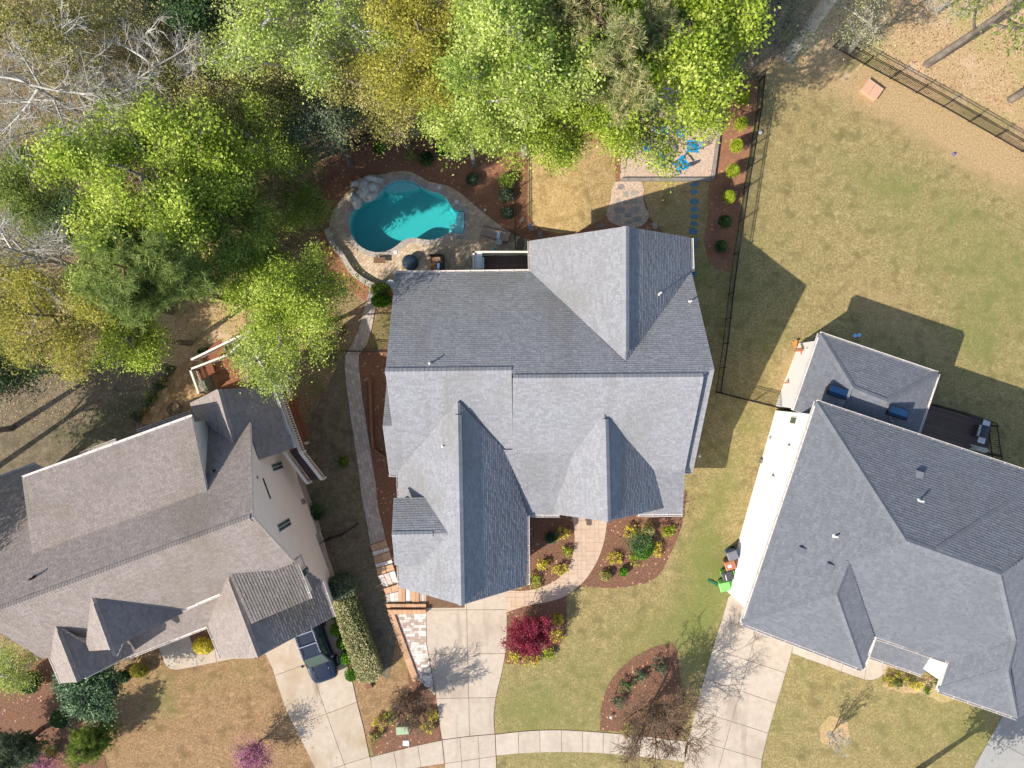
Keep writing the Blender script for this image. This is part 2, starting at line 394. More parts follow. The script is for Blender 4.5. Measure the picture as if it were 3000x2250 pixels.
M['lawn_back'] = lawnmat('straw_lawn', [C(140, 116, 74), C(168, 142, 96), C(190, 164, 116)], GREEN)
M['lawn_shade'] = lawnmat('shade_dark_lawn', [C(92, 84, 66), C(116, 104, 84), C(134, 122, 98)], (C(62, 74, 40), C(92, 100, 58)))  # turf colours darkened to paint in the shade on the side and back yards

def in_ramp(x0, x1, y0, y1): return (y1 > -15.5 and y0 < -8.5 and x0 < -3.5) or (y1 > -5 and x0 < 5.5 and x1 > -7)
SHEETS = [0]
def sheet(name, pxpoly, m, off, cut=None, zone=None, parent=None, world=False, holes=None, **kw):
    poly = ccw(clean(pxpoly if world else W2(pxpoly), 0.005))
    if name == 'mulch_bed':      # ragged edge where mulch spills
        rr = random.Random(len(poly)); q = []
        for i in range(len(poly)):
            a, b = poly[i], poly[(i+1) % len(poly)]; L_ = math.hypot(b[0]-a[0], b[1]-a[1]); n_ = max(1, int(L_/0.22))
            for k in range(n_):
                t = k/n_; j = 0.045 if k else 0.0; q.append((a[0]+(b[0]-a[0])*t+rr.uniform(-j, j), a[1]+(b[1]-a[1])*t+rr.uniform(-j, j)))
        poly = q
    SHEETS[0] += 1; off += SHEETS[0]*0.0003
    rings = [[Vector((x, y, 0)) for x, y in poly]]+[[Vector((x, y, 0)) for x, y in hp] for hp in (holes or [])]
    flat = [v for r in rings for v in r]
    tris = geometry.tessellate_polygon(rings)
    bm = bmesh.new(); vv = [bm.verts.new(v) for v in flat]
    for t in tris:
        try: bm.faces.new([vv[i] for i in t])
        except ValueError: pass
    xs = [p[0] for p in poly]; ys = [p[1] for p in poly]
    if cut is None and in_ramp(min(xs), max(xs), min(ys), max(ys)): cut = 0.5
    if cut:
        for ax in (0, 1):
            lo, hi = (min(xs), max(xs)) if ax == 0 else (min(ys), max(ys))
            k = math.floor(lo/cut)*cut+cut
            while k < hi:
                co = [0, 0, 0]; co[ax] = k; no = [0, 0, 0]; no[ax] = 1
                bmesh.ops.bisect_plane(bm, geom=bm.verts[:]+bm.edges[:]+bm.faces[:], plane_co=co, plane_no=no, dist=1e-5)
                k += cut
    for v in bm.verts: v.co.z = hgt(v.co.x, v.co.y)+off
    bm.normal_update()
    for f in bm.faces:
        if f.normal.z < 0: f.normal_flip()
    me = bpy.data.meshes.new(name); bm.to_mesh(me); bm.free(); me.materials.append(m)
    if zone is not None:
        at = me.attributes.new('zone', 'FLOAT', 'POINT')
        Z = []
        zs = [(G(a, b).xy, r*H/F, k) for a, b, r, k in zone]
        for v in me.vertices:
            s = 0.0
            for c, r, k in zs:
                d2 = ((v.co.x-c[0])**2+(v.co.y-c[1])**2)/(r*r)
                if d2 < 6: s += k*math.exp(-d2)
            Z.append(s*0.72)
        at.data.foreach_set('value', Z)
    kw.setdefault('kind', 'structure')
    return new(name, me, parent, **kw)

# pool outline (px)
POOL = [(1040, 610), (1029, 627), (1024, 649), (1026, 673), (1035, 697), (1052, 719), (1076, 733), (1100, 739), (1124, 738), (1143, 732),
        (1163, 719), (1177, 707), (1196, 698), (1216, 697), (1232, 700), (1257, 703), (1276, 701), (1293, 695), (1309, 684), (1328, 681),
        (1356, 686), (1362, 652), (1360, 617), (1339, 614), (1327, 609), (1319, 598), (1307, 581), (1293, 569), (1269, 562), (1247, 555),
        (1230, 545), (1213, 534), (1196, 529), (1177, 528), (1158, 529), (1138, 538), (1122, 552), (1109, 569), (1090, 579), (1064, 588)]
POOLW = ccw(W2(smooth(POOL, 2)))
DECK = smooth([(965, 655), (974, 620), (991, 593), (1015, 567), (1040, 545), (1081, 520), (1129, 508), (1153, 503), (1184, 502), (1208, 505),
        (1237, 521), (1261, 533), (1310, 544), (1336, 557), (1358, 573), (1385, 596), (1419, 625), (1481, 672), (1512, 690)], 2, False) + \
       [(1560, 705), (1560, 830), (1180, 870)] + smooth([(1100, 838), (1068, 822), (1040, 801), (1020, 772), (1003, 745), (985, 726), (970, 697), (963, 675)], 2, False)
DECKW = ccw(clean(W2(DECK), 0.02))

# ground: one sheet out to the horizon, with the pool left open
gx = [-600, -300, -150, -90, -70]+list(np.arange(-60, 60.01, 0.5))+[70, 90, 150, 300, 600]
gy = [-600, -300, -150, -90, -60]+list(np.arange(-45, 50.01, 0.5))+[60, 90, 150, 300, 600]
V = [(x, y, hgt(x, y)-0.012) for y in gy for x in gx]; nx = len(gx)
px0, px1 = min(p[0] for p in POOLW)-1.0, max(p[0] for p in POOLW)+1.0
py0, py1 = min(p[1] for p in POOLW)-1.0, max(p[1] for p in POOLW)+1.0
Q = []
for j in range(len(gy)-1):
    for i in range(nx-1):
        cx, cy = (gx[i]+gx[i+1])/2, (gy[j]+gy[j+1])/2
        if px0 < cx < px1 and py0 < cy < py1 and (inside(POOLW, cx, cy) or any(math.hypot(cx-a, cy-b) < 0.75 for a, b in POOLW)): continue
        Q.append((j*nx+i, j*nx+i+1, (j+1)*nx+i+1, (j+1)*nx+i))
fast('ground', V, Q, M['litter'], kind='structure')

LAWN = [(1885, 520), (2060, 540), (2223, 244), (2260, 180), (2330, 120), (2440, 138), (2530, 190), (2761, 314), (2990, 447), (3150, 530), (3150, 2330),
        (1240, 2330), (1240, 1760), (1300, 1700), (1900, 1300), (1980, 700)]
sheet('lawn', LAWN, M['lawn'], 0.004, cut=1.0, zone=[
    (2085, 1640, 90, .8), (2060, 1560, 60, .5), (2050, 1800, 110, .75), (2110, 1450, 60, .7), (2020, 1900, 110, .45), (1780, 1900, 90, .25), (1870, 1870, 70, .45), (1560, 2100, 120, .3),
    (1520, 2080, 50, .45), (1620, 1980, 150, .2), (1750, 2050, 100, .2), (2540, 440, 260, .18), (2700, 600, 200, .22), (2900, 700, 220, .3), (2950, 900, 200, .45),
    (2860, 1030, 60, .5), (2620, 560, 60, .3), (2500, 500, 60, .2), (2130, 900, 140, .25), (2250, 800, 200, .15), (2020, 1250, 120, .25), (2050, 600, 120, .15),
    (2350, 1960, 90, .35), (2600, 2090, 120, .3), (2760, 2170, 130, .45), (2880, 2130, 110, .4), (2300, 2130, 90, .3), (1700, 2235, 220, .3), (2260, 1000, 60, .35),
    (2300, 200, 70, -.7), (2400, 190, 80, -.8), (2500, 230, 80, -.9), (2590, 280, 80, -.9), (2690, 330, 90, -.9), (2790, 390, 90, -.8), (2880, 440, 90, -.9), (2980, 500, 100, -.9), (2600, 920, 90, -.5), (2480, 850, 70, -.4), (2760, 1000, 60, -.5), (2350, 1060, 60, -.9), (2330, 1130, 50, -.9), (2700, 1000, 80, -.3), (2180, 1480, 25, -.7), (2160, 1560, 25, -.7), (2200, 1400, 25, -.7), (2225, 1300, 25, -.6), (2750, 2200, 60, -.4), (2000, 1560, 30, -.4), (1990, 1620, 25, -.3),
    (2200, 1250, 50, .45), (2170, 1350, 50, .5), (2460, 870, 50, .25), (2800, 960, 60, .35)])
sheet('lawn', [(1547, 470), (1545, 624), (1559, 651), (1590, 674), (1636, 684), (1699, 679), (1753, 648), (1782, 619), (1791, 585), (1803, 533), (1800, 430), (1700, 410), (1560, 420)],
      M['lawn_back'], 0.024, cut=0.5, zone=[(1600, 480, 60, .2)])
sheet('lawn', [(1880, 529), (2082, 529), (2074, 640), (2062, 705), (2072, 760), (2095, 800), (2095, 900), (1880, 900), (1880, 665), (1903, 633), (1886, 579)], M['lawn_back'], 0.010, cut=1.0,
      zone=[(2000, 760, 90, .5), (2050, 850, 90, .5), (1950, 640, 60, .2)])
sheet('lawn', [(280, 2010), (470, 1890), (790, 1915), (812, 1995), (842, 2085), (866, 2130), (926, 2250), (950, 2330), (330, 2330), (300, 2180), (330, 2090)],
      M['lawn_dry'], 0.006, cut=1.0, zone=[(470, 2010, 80, .4), (480, 2080, 50, .3), (720, 1970, 60, .35), (610, 2000, 60, .25), (880, 2190, 40, .2)])
sheet('lawn', [(1025, 1950), (1085, 2330), (1310, 2330), (1310, 2050), (1215, 1990), (1190, 1930), (1150, 1850), (1100, 1850)],
      M['lawn_dry'], 0.006, cut=0.5, zone=[(1190, 1940, 40, .4), (1090, 2210, 40, .5), (1120, 2180, 30, .4)])
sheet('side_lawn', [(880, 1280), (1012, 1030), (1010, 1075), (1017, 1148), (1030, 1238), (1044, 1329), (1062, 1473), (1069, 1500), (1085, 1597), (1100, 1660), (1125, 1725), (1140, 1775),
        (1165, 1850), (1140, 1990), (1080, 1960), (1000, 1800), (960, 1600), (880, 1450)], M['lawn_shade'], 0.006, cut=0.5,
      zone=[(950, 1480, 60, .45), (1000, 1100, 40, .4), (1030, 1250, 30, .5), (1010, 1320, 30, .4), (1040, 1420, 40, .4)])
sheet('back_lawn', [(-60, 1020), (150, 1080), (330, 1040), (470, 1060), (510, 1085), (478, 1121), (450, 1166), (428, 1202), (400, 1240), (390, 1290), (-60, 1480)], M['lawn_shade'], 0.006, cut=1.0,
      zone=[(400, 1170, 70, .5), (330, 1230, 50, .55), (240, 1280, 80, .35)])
sheet('leaf_bed', [(430, 940), (560, 880), (720, 850), (720, 960), (600, 1050), (520, 1075), (470, 1060)], M['litter_tan'], 0.008)
sheet('leaf_bed', [(2300, 205), (2330, 120), (2450, -80), (3200, -80), (3200, 560), (2990, 447), (2761, 314), (2530, 190), (2470, 240), (2400, 215)], M['litter_tan'], 0.007)

# ------------------------------------------------------------------ mulch beds
walk_out = [(1778, 1529), (1771, 1581), (1753, 1636), (1721, 1690), (1685, 1726), (1649, 1749), (1599, 1764), (1545, 1774), (1500, 1788), (1484, 1795)]
walk_in = [(1674, 1505), (1681, 1545), (1683, 1590), (1674, 1640), (1654, 1676), (1622, 1703), (1581, 1721), (1536, 1730), (1500, 1729), (1484, 1727)]
wo, wi = smooth(walk_out, 3, False), smooth(walk_in, 3, False)
WALK = wo+[(1484, 1727)]+wi[::-1]+[(1674, 1480), (1780, 1480)]
sheet('mulch_bed', [(1530, 1480), (1674, 1480)]+wi+[(1530, 1728)], M['mulch'], 0.020)
sheet('mulch_bed', [(1780, 1490)]+wo[:13]+[(1694, 1716)]+smooth([(1762, 1722), (1825, 1720), (1884, 1711), (1920, 1694), (1943, 1667), (1966, 1617), (1993, 1554), (2003, 1512), (2012, 1440)], 2, False)+[(1985, 1440)], M['mulch'], 0.020)
sheet('mulch_bed', [(1484, 1795), (1500, 1788), (1545, 1774), (1599, 1764), (1649, 1749), (1660, 1745), (1661, 1843), (1649, 1880), (1622, 1911), (1577, 1936), (1527, 1947), (1482, 1944), (1480, 1900)], M['mulch'], 0.020)
sheet('mulch_bed', smooth([(1970, 1884), (1907, 1898), (1853, 1929), (1807, 1970), (1780, 2011), (1762, 2065), (1757, 2138)], 3, False)+[(1850, 2150), (1929, 2160), (1990, 2165), (2010, 2090), (1995, 2010), (1990, 1950), (1984, 1907)], M['mulch'], 0.020)
sheet('mulch_bed', [(1180, 1890), (1202, 1952), (1225, 1993), (1277, 2042), (1291, 2133), (1294, 2172), (1143, 2203), (1095, 2212), (1080, 2142), (1112, 2101), (1157, 2074), (1198, 2020), (1196, 1960)], M['mulch'], 0.020)
sheet('pool_mulch_bed', [(880, 500), (976, 460), (1112, 408), (1247, 380), (1347, 374), (1430, 372), (1510, 440), (1508, 745), (1540, 745), (1620, 800), (1100, 900), (940, 800), (930, 640)], M['mulch_red'], -0.008, cut=0.5, holes=[inset(POOLW, -0.15)[::-1]])
sheet('mulch_bed', [(1508, 420), (1549, 440), (1547, 624), (1561, 649), (1592, 672), (1637, 682), (1700, 677), (1753, 646), (1776, 625), (1790, 652), (1838, 668), (1880, 662), (1903, 633), (1915, 650), (1960, 700), (1960, 760), (1508, 760)], M['mulch_red'], 0.012, cut=0.5)
sheet('mulch_bed', [(2150, 230), (2110, 325), (2085, 527), (2076, 542), (2072, 633), (2062, 705), (2071, 750), (2092, 785), (2140, 800), (2149, 746), (2162, 651), (2176, 556), (2196, 434), (2212, 334), (2221, 240)], M['mulch_red'], 0.020)
sheet('mulch_bed', [(1052, 1028), (1200, 1020), (1220, 1600), (1155, 1665), (1148, 1640), (1130, 1580), (1110, 1491), (1101, 1410), (1088, 1329), (1076, 1247), (1063, 1166), (1054, 1085)], M['mulch'], 0.012, cut=0.5)
sheet('mulch_bed', [(1640, 430), (1830, 300), (1835, 530), (1800, 530), (1700, 470)], M['mulch_red'], 0.014)
sheet('mulch_bed', [(2590, 1945), (2620, 1935), (2760, 1990), (2800, 2050), (2760, 2060), (2700, 2030), (2640, 2030), (2585, 2010)], M['litter_tan'], 0.012)
sheet('mulch_bed', [(2400, 2130), (2430, 2095), (2480, 2110), (2490, 2160), (2450, 2190), (2405, 2175)], M['litter_tan'], 0.012)
sheet('mulch_bed', [(552, 1859), (620, 1840), (640, 1900), (572, 1906)], M['mulch'], 0.012)
sheet('mulch_bed', [(1000, 1730), (1070, 1930), (1090, 2000), (1035, 1990), (985, 1830), (970, 1760)], M['mulch'], 0.012, cut=0.5)
sheet('mulch_bed', [(-60, 1960), (120, 1900), (330, 1960), (350, 1990), (290, 2080), (300, 2180), (330, 2330), (-60, 2330)], M['mulch'], 0.012)

# ------------------------------------------------------------------ concrete slabs
def slabs(name, outline, cuts, m, jm, top=0.045, gap=0.014, pre=None):
    base = sheet(name, outline, jm, 0.022)
    polys = [ccw(W2(outline))] if pre is None else pre
    for a, b in cuts: polys = split(polys, G(*a).xy, G(*b).xy)
    for p in polys:
        q = inset(p, gap)
        if abs(area(q)) < 0.05: continue
        mb = MB(); v = random.random()
        mb.prism(q, lambda x, y: hgt(x, y)-0.05, lambda x, y: hgt(x, y)+top, v)
        mb.build('slab', m, base)
    return base
slabs('driveway', [(1250, 1640), (1250, 1884), (1256, 1916), (1277, 2038), (1290, 2133), (1296, 2166), (1372, 2156), (1450, 2149), (1447, 2110), (1447, 2088), (1453, 2042), (1460, 2010), (1469, 1975), (1477, 1935), (1481, 1910), (1485, 1850), (1485, 1640)],
      [((1365, 1700), (1376, 2160)), ((1240, 1787), (1490, 1785)), ((1240, 1916), (1490, 1914)), ((1240, 2046), (1490, 2042))], M['concrete'], M['joint'])
slabs('driveway_apron', [(1296, 2167), (1372, 2157), (1450, 2150), (1453, 2214), (1458, 2330), (1312, 2330), (1303, 2236)],
      [((1347, 2150), (1352, 2230)), ((1400, 2150), (1404, 2225)), ((1290, 2238), (1470, 2212))], M['concrete'], M['joint'])
top = smooth([(1451, 2151), (1520, 2143), (1580, 2139), (1640, 2138), (1705, 2141), (1800, 2148), (1900, 2158), (1960, 2165), (2020, 2172)], 2, False)
bot = smooth([(1454, 2213), (1520, 2207), (1585, 2204), (1640, 2203), (1750, 2205), (1830, 2212), (1920, 2221), (2005, 2232)], 2, False)
slabs('sidewalk', top+bot[::-1], [((a, 2120), (a+2, 2250)) for a in (1518, 1581, 1644, 1706)]+[((a, 2120), (a-4, 2260)) for a in (1769, 1832, 1895, 1957)], M['concrete'], M['joint'])
slabs('sidewalk', [(1084, 2218), (1150, 2201), (1220, 2184), (1295, 2168), (1302, 2236), (1235, 2246), (1150, 2263), (1098, 2276)], [((1222, 2170), (1236, 2260)), ((1152, 2190), (1168, 2280))], M['concrete'], M['joint'])
ldr = [(740, 1840), (800, 1960), (809, 1993), (840, 2083), (863, 2128), (924, 2250), (950, 2330), (1110, 2330), (1093, 2250), (1083, 2216), (1066, 2133), (1046, 2056), (1032, 1993), (1017, 1947), (985, 1830), (960, 1750)]
slabs('neighbour_driveway', ldr, [((885, 1885), (1010, 2241)), ((806, 1978), (1017, 1902)), ((863, 2127), (1046, 2056)), ((1004, 2241), (1084, 2215))], M['concrete_warm'], M['joint'])
rdr = [(2190, 1700), (2133, 1749), (2117, 1807), (2085, 1907), (2061, 1993), (2042, 2056), (2022, 2146), (2006, 2190), (2000, 2330), (2222, 2330), (2232, 2219), (2249, 2150), (2273, 2065), (2295, 1993), (2318, 1914), (2340, 1800)]
slabs('neighbour_driveway', rdr, [((2214, 1857), (2126, 2174)), ((2112, 1814), (2174, 1835)), ((2088, 1900), (2250, 1954)), ((2065, 1988), (2250, 2051)), ((2042, 2081), (2250, 2147)), ((2110, 2189), (2250, 2230))], M['concrete'], M['joint'])
slabs('neighbour_walk', [(2319, 1913), (2350, 1925), (2420, 1950), (2500, 1980), (2535, 1991), (2555, 1992), (2575, 1985), (2593, 1968), (2602, 1945), (2600, 1880), (2330, 1830)],
      [((2480, 1900), (2455, 2000)), ((2545, 1900), (2530, 2000))], M['concrete'], M['joint'])
slabs('neighbour_driveway', [(2942, 2085), (2851, 2250), (2820, 2330), (3120, 2330), (3120, 2085)], [((2900, 2160), (3050, 2240))], M['concrete_grey'], M['joint'])
slabs('neighbour_walk', [(464, 1894), (485, 1947), (499, 1959), (519, 1962), (579, 1951), (683, 1930), (748, 1928), (752, 1880), (640, 1900), (573, 1906), (552, 1855), (480, 1860)],
      [((566, 1890), (582, 1960)), ((629, 1890), (636, 1945))], M['concrete_warm'], M['joint'])

# ------------------------------------------------------------------ pavers
def grid_cells(poly, ax, bx, rot, bond=0.5, seed=1):
    r = random.Random(seed); ca, sa = math.cos(rot), math.sin(rot)
    loc = [(x*ca+y*sa, -x*sa+y*ca) for x, y in poly]
    u0, u1 = min(p[0] for p in loc), max(p[0] for p in loc); v0, v1 = min(p[1] for p in loc), max(p[1] for p in loc)
    j = 0; v = v0
    while v < v1:
        u = u0-ax*((j*bond) % 1.0)-r.random()*0.02
        while u < u1:
            wd = ax*(0.75+0.5*r.random()) if bond < 0 else ax
            q = [(u, v), (u+wd, v), (u+wd, v+bx), (u, v+bx)]
            yield [(a*ca-b*sa, a*sa+b*ca) for a, b in q]
            u += wd
        v += bx; j += 1
def ashlar_cells(poly, s, rot, seed=1):
    r = random.Random(seed); ca, sa = math.cos(rot), math.sin(rot)
    xs = [p[0] for p in poly]; ys = [p[1] for p in poly]
    pats = [[(0, 0, 2, 2), (2, 0, 3, 1), (2, 1, 3, 3), (0, 2, 1, 3), (1, 2, 2, 3)], [(0, 0, 1, 2), (1, 0, 3, 1), (1, 1, 3, 3), (0, 2, 1, 3)],
            [(0, 0, 3, 1), (0, 1, 2, 3), (2, 1, 3, 2), (2, 2, 3, 3)], [(0, 0, 2, 1), (2, 0, 3, 2), (0, 1, 2, 3), (2, 2, 3, 3)]]
    for i in range(-60, 60):
        for j in range(-60, 60):
            ox, oy = i*3*s, j*3*s
            if ox < min(xs)-4*s or ox > max(xs)+4*s or oy < min(ys)-4*s or oy > max(ys)+4*s: continue
            for a, b, c, d in r.choice(pats):
                q = [(ox+a*s, oy+b*s), (ox+c*s, oy+b*s), (ox+c*s, oy+d*s), (ox+a*s, oy+d*s)]
                yield [(x*ca-y*sa, x*sa+y*ca) for x, y in q]
def pave(parent, poly, cells, m, top, gap=0.012, name='paver', singles=300, skip=None, near=None, partial=None):
    out = []
    for c in cells:
        cx = sum(p[0] for p in c)/len(c); cy = sum(p[1] for p in c)/len(c)
        if skip and skip(c): continue
        q = cell_clip(poly, c)
        if not q: continue
        q = inset(clean(q, 0.02), gap) if len(clean(q, 0.02)) > 2 else None
        if not q or abs(area(q)) < 0.004: continue
        out.append((q, cx, cy))
    key = near or (lambda x, y: x*x+y*y)
    out.sort(key=lambda t: key(t[1], t[2]))
    rest = MB()
    for k, (q, cx, cy) in enumerate(out):
        v = random.random()
        mb = MB() if k < singles else rest
        dz = random.uniform(-0.003, 0.003)
        mb.prism(q, lambda x, y: hgt(x, y)-0.03, lambda x, y: hgt(x, y)+top+dz, v)
        if k < singles: mb.build(name, m, parent)
    if rest.f: rest.build(name+'s', m, parent, kind='stuff')
    return len(out)
wb = sheet('walkway', WALK, M['stamped_joint'], 0.026)
WALKW = ccw(clean(W2(WALK), 0.02))
pave(wb, WALKW, ashlar_cells(WALKW, 0.30, math.radians(1.0)), M['stamped'], 0.045, gap=0.008, name='stone')
pad = [(1157, 1794), (1249, 1794), (1249, 1884), (1255, 1918), (1265, 1975), (1276, 2036), (1226, 1992)]
pb = sheet('paver_pad', pad, M['sand_joint'], 0.026)
PADW = ccw(W2(pad)); pave(pb, PADW, grid_cells(PADW, 0.26, 0.19, math.radians(1.0), -1), M['paver_pale'], 0.045, gap=0.006)
side = [(1012, 1039), (1010, 1075), (1017, 1148), (1030, 1238), (1044, 1329), (1062, 1473), (1069, 1500), (1085, 1596), (1130, 1581), (1109, 1491), (1100, 1410), (1087, 1329), (1075, 1247), (1062, 1166), (1053, 1085), (1052, 1039)]
up_ = [(1012, 1039), (1052, 1039), (1075, 1010), (1090, 960), (1100, 900), (1115, 860), (1120, 830), (1085, 830), (1075, 880), (1060, 930), (1050, 970), (1030, 1010)]
sb = sheet('side_path', side, M['sand_joint'], 0.026)
SW_ = ccw(clean(W2(side), 0.02)); pave(sb, SW_, grid_cells(SW_, 0.36, 0.24, math.radians(104), 0.5), M['paver_grey'], 0.045, gap=0.008)
sb2 = sheet('side_path', up_, M['sand_joint'], 0.024)
UW = ccw(clean(W2(up_), 0.02)); pave(sb2, UW, grid_cells(UW, 0.36, 0.24, math.radians(75), 0.5), M['paver_grey'], 0.043, gap=0.008)
lp = [(407, 1240), (429, 1202), (452, 1166), (479, 1121), (520, 1075), (560, 1052), (583, 1048), (640, 1080), (640, 1200), (560, 1260)]
lb = sheet('neighbour_patio', lp, M['sand_joint'], 0.022)
LPW = ccw(W2(lp)); pave(lb, LPW, grid_cells(LPW, 0.50, 0.34, math.radians(70), -1), M['paver_gold'], 0.042, gap=0.012)

# pool deck, coping, basin, water
COPE = inset(POOLW, -0.36)
dk = sheet('pool_deck', DECKW, M['sand_joint'], 0.012, world=True, holes=[ccw(inset(POOLW, -0.05))[::-1]], cut=1.0)
def in_cope(c): return all(inside(COPE, a, b) for a, b in c)
pave(dk, DECKW, grid_cells(DECKW, 0.30, 0.20, math.radians(45), 0.5), M['paver_deck'], 0.035, gap=0.006, skip=in_cope)
pool = thing('swimming_pool', 'blue kidney shaped swimming pool with turquoise water and pale steps', 'pool', (0, 0, 0))
zr = -DROP
def arc(poly):
    s = [0.0]
    for i in range(len(poly)): a, b = poly[i], poly[(i+1) % len(poly)]; s.append(s[-1]+math.hypot(a[0]-b[0], a[1]-b[1]))
    return s
pts = POOLW; S = arc(pts); n = int(S[-1]/0.34); inner = []; outer = []
for k in range(n):
    d = S[-1]*k/n; i = max(j for j in range(len(pts)) if S[j] <= d); t = (d-S[i])/(S[i+1]-S[i]+1e-9)
    j = (i+1) % len(pts)
    inner.append((pts[i][0]*(1-t)+pts[j][0]*t, pts[i][1]*(1-t)+pts[j][1]*t))
    outer.append((COPE[i][0]*(1-t)+COPE[j][0]*t, COPE[i][1]*(1-t)+COPE[j][1]*t) if len(COPE) == len(pts) else inner[-1])
for k in range(n):
    a, b = inner[k], inner[(k+1) % n]; c, d = outer[(k+1) % n], outer[k]
    mb = MB(); mb.prism(inset([a, b, c, d], 0.006), zr-0.15, zr+0.052, random.random()); mb.build('coping_stone', M['paver_grey'], pool)
depth = 1.55
mb = MB(); N_ = len(POOLW)
for i in range(N_):
    a, b = POOLW[i], POOLW[(i+1) % N_]
    mb.add([(a[0], a[1], zr-0.02), (b[0], b[1], zr-0.02), (b[0], b[1], zr-depth), (a[0], a[1], zr-depth)], [(0, 1, 2, 3)])
fl = MB(); fl.prism(POOLW, zr-depth-0.05, zr-depth)
mb.add(fl.v, fl.f); mb.build('basin', M['plaster'], pool)
def ledge(px, z): 
    q = ccw(W2(px)); m_ = MB(); m_.prism(q, zr-depth+0.01, z); m_.build('ledge', M['plaster'], pool)
ledge([(1122, 553), (1138, 539), (1158, 530), (1177, 529), (1196, 530), (1213, 535), (1228, 546), (1216, 551), (1180, 556), (1140, 560)], zr-0.42)
ledge([(1340, 617), (1359, 619), (1360, 652), (1355, 684), (1331, 681), (1333, 650)], zr-0.28)
ledge([(1316, 652), (1332, 650), (1330, 680), (1312, 682)], zr-0.6)
m_ = bpy.data.materials.new('pool_water'); m_.use_nodes = True; t = m_.node_tree; N = t.nodes; L = t.links
N.remove(N['Principled BSDF'])
tr = N.new('ShaderNodeBsdfTransparent'); tr.inputs['Color'].default_value = (0.86, 0.97, 0.98, 1)
gl = N.new('ShaderNodeBsdfGlossy'); gl.inputs['Roughness'].default_value = 0.03
fr = N.new('ShaderNodeFresnel'); fr.inputs['IOR'].default_value = 1.33
nb = N.new('ShaderNodeTexNoise'); nb.inputs['Scale'].default_value = 5.0; nb.inputs['Detail'].default_value = 3.0; nb.inputs['Distortion'].default_value = 1.2
gp = N.new('ShaderNodeNewGeometry'); L.new(gp.outputs['Position'], nb.inputs['Vector'])
bp = N.new('ShaderNodeBump'); bp.inputs['Distance'].default_value = 0.04; L.new(nb.outputs['Fac'], bp.inputs['Height'])
L.new(bp.outputs['Normal'], gl.inputs['Normal'])
ms = N.new('ShaderNodeMixShader'); ms.inputs[0].default_value = 0.05; L.new(tr.outputs[0], ms.inputs[1]); L.new(gl.outputs[0], ms.inputs[2])
L.new(ms.outputs[0], N['Material Output'].inputs['Surface'])
va = N.new('ShaderNodeVolumeAbsorption'); va.inputs['Color'].default_value = (0.0, 0.78, 0.77, 1); va.inputs['Density'].default_value = 0.62
L.new(va.outputs[0], N['Material Output'].inputs['Volume'])
mb = MB(); mb.prism(inset(POOLW, -0.03), zr-depth-0.03, zr-0.12); mb.build('water', m_, pool)
# low seat wall along the deck
def wall_strip(name, px, wd, ht, m, label, cat, cap=None, dz=0.0, group=None):
    pts = [G(*p) for p in px]; L_ = []; R_ = []
    for i, p in enumerate(pts):
        d = (pts[min(i+1, len(pts)-1)]-pts[max(i-1, 0)]); d.z = 0; d.normalize(); nn = Vector((-d.y, d.x, 0))*wd/2
        L_.append(p+nn); R_.append(p-nn)
    root = thing(name, label, cat, pts[0], group=group)
    o = pts[0]
    for i in range(len(pts)-1):
        q = [(v.x-o.x, v.y-o.y) for v in (R_[i], R_[i+1], L_[i+1], L_[i])]
        a_ = hgt(pts[i].x, pts[i].y)-o.z
        mb = MB(); mb.prism(inset(q, 0.004), a_-0.2, a_+ht+dz, random.random()); mb.build('block', m, root)
    return root
wall_strip('seat_wall', smooth([(962, 672), (970, 700), (985, 728), (1003, 748), (1018, 772), (1038, 801), (1066, 823), (1098, 839), (1125, 846)], 3, False), 0.35, 0.45, M['paver_grey'],
           'low curved stone wall edging the lower left of the pool deck', 'wall')
# ------------------------------------------------------------------ garden steps, low walls
def block_group(name, label, cat, items, m, group=None):
    """items: (px quad, top z above ground at centre, part name, material or None)"""
    c = G(*items[0][0][0]); root = thing(name, label, cat, c, group=group)
    for quad, dz, part, mm in items:
        q = W2(quad); cx = sum(p[0] for p in q)/len(q); cy = sum(p[1] for p in q)/len(q); z = hgt(cx, cy)
        mb = MB(); mb.prism(inset([(x-c.x, y-c.y) for x, y in q], 0.006), z-0.45-c.z, z+dz-c.z, random.random())
        mb.build(part, mm or m, root)
    return root
def lerp(a, b, t): return (a[0]+(b[0]-a[0])*t, a[1]+(b[1]-a[1])*t)
def pieces(quad, n, dz, part, mm):
    a, b, c, d = quad
    return [([lerp(a, b, i/n), lerp(a, b, (i+1)/n), lerp(d, c, (i+1)/n), lerp(d, c, i/n)], dz, part, mm) for i in range(n)]
it = []
for tan, grey in (([(1085, 1597), (1131, 1581), (1138, 1602), (1091, 1615)], [(1091, 1616), (1138, 1603), (1142, 1614), (1094, 1630)]),
                  ([(1094, 1631), (1142, 1615), (1148, 1638), (1099, 1651)], [(1099, 1652), (1148, 1639), (1151, 1650), (1103, 1664)]),
                  ([(1103, 1665), (1151, 1651), (1157, 1670), (1107, 1685)], [(1107, 1686), (1157, 1671), (1166, 1709), (1123, 1722)]),
                  ([(1124, 1724), (1166, 1710), (1168, 1731), (1130, 1740)], [(1130, 1741), (1168, 1732), (1168, 1764), (1133, 1764)]),
                  ([(1168, 1700), (1188, 1705), (1188, 1764), (1168, 1764)], [(1189, 1705), (1207, 1710), (1207, 1764), (1189, 1764)]),
                  ([(1207, 1705), (1228, 1710), (1228, 1764), (1207, 1764)], [(1229, 1710), (1249, 1710), (1249, 1764), (1229, 1764)])):
    it += pieces(tan, 2, 0.10, 'step', None) + pieces(grey, 3, 0.05, 'paver', M['paver_pale'])
block_group('garden_steps', 'tan stone steps with pale paver landings leading down beside the garage', 'steps', it, M['tan_block'])
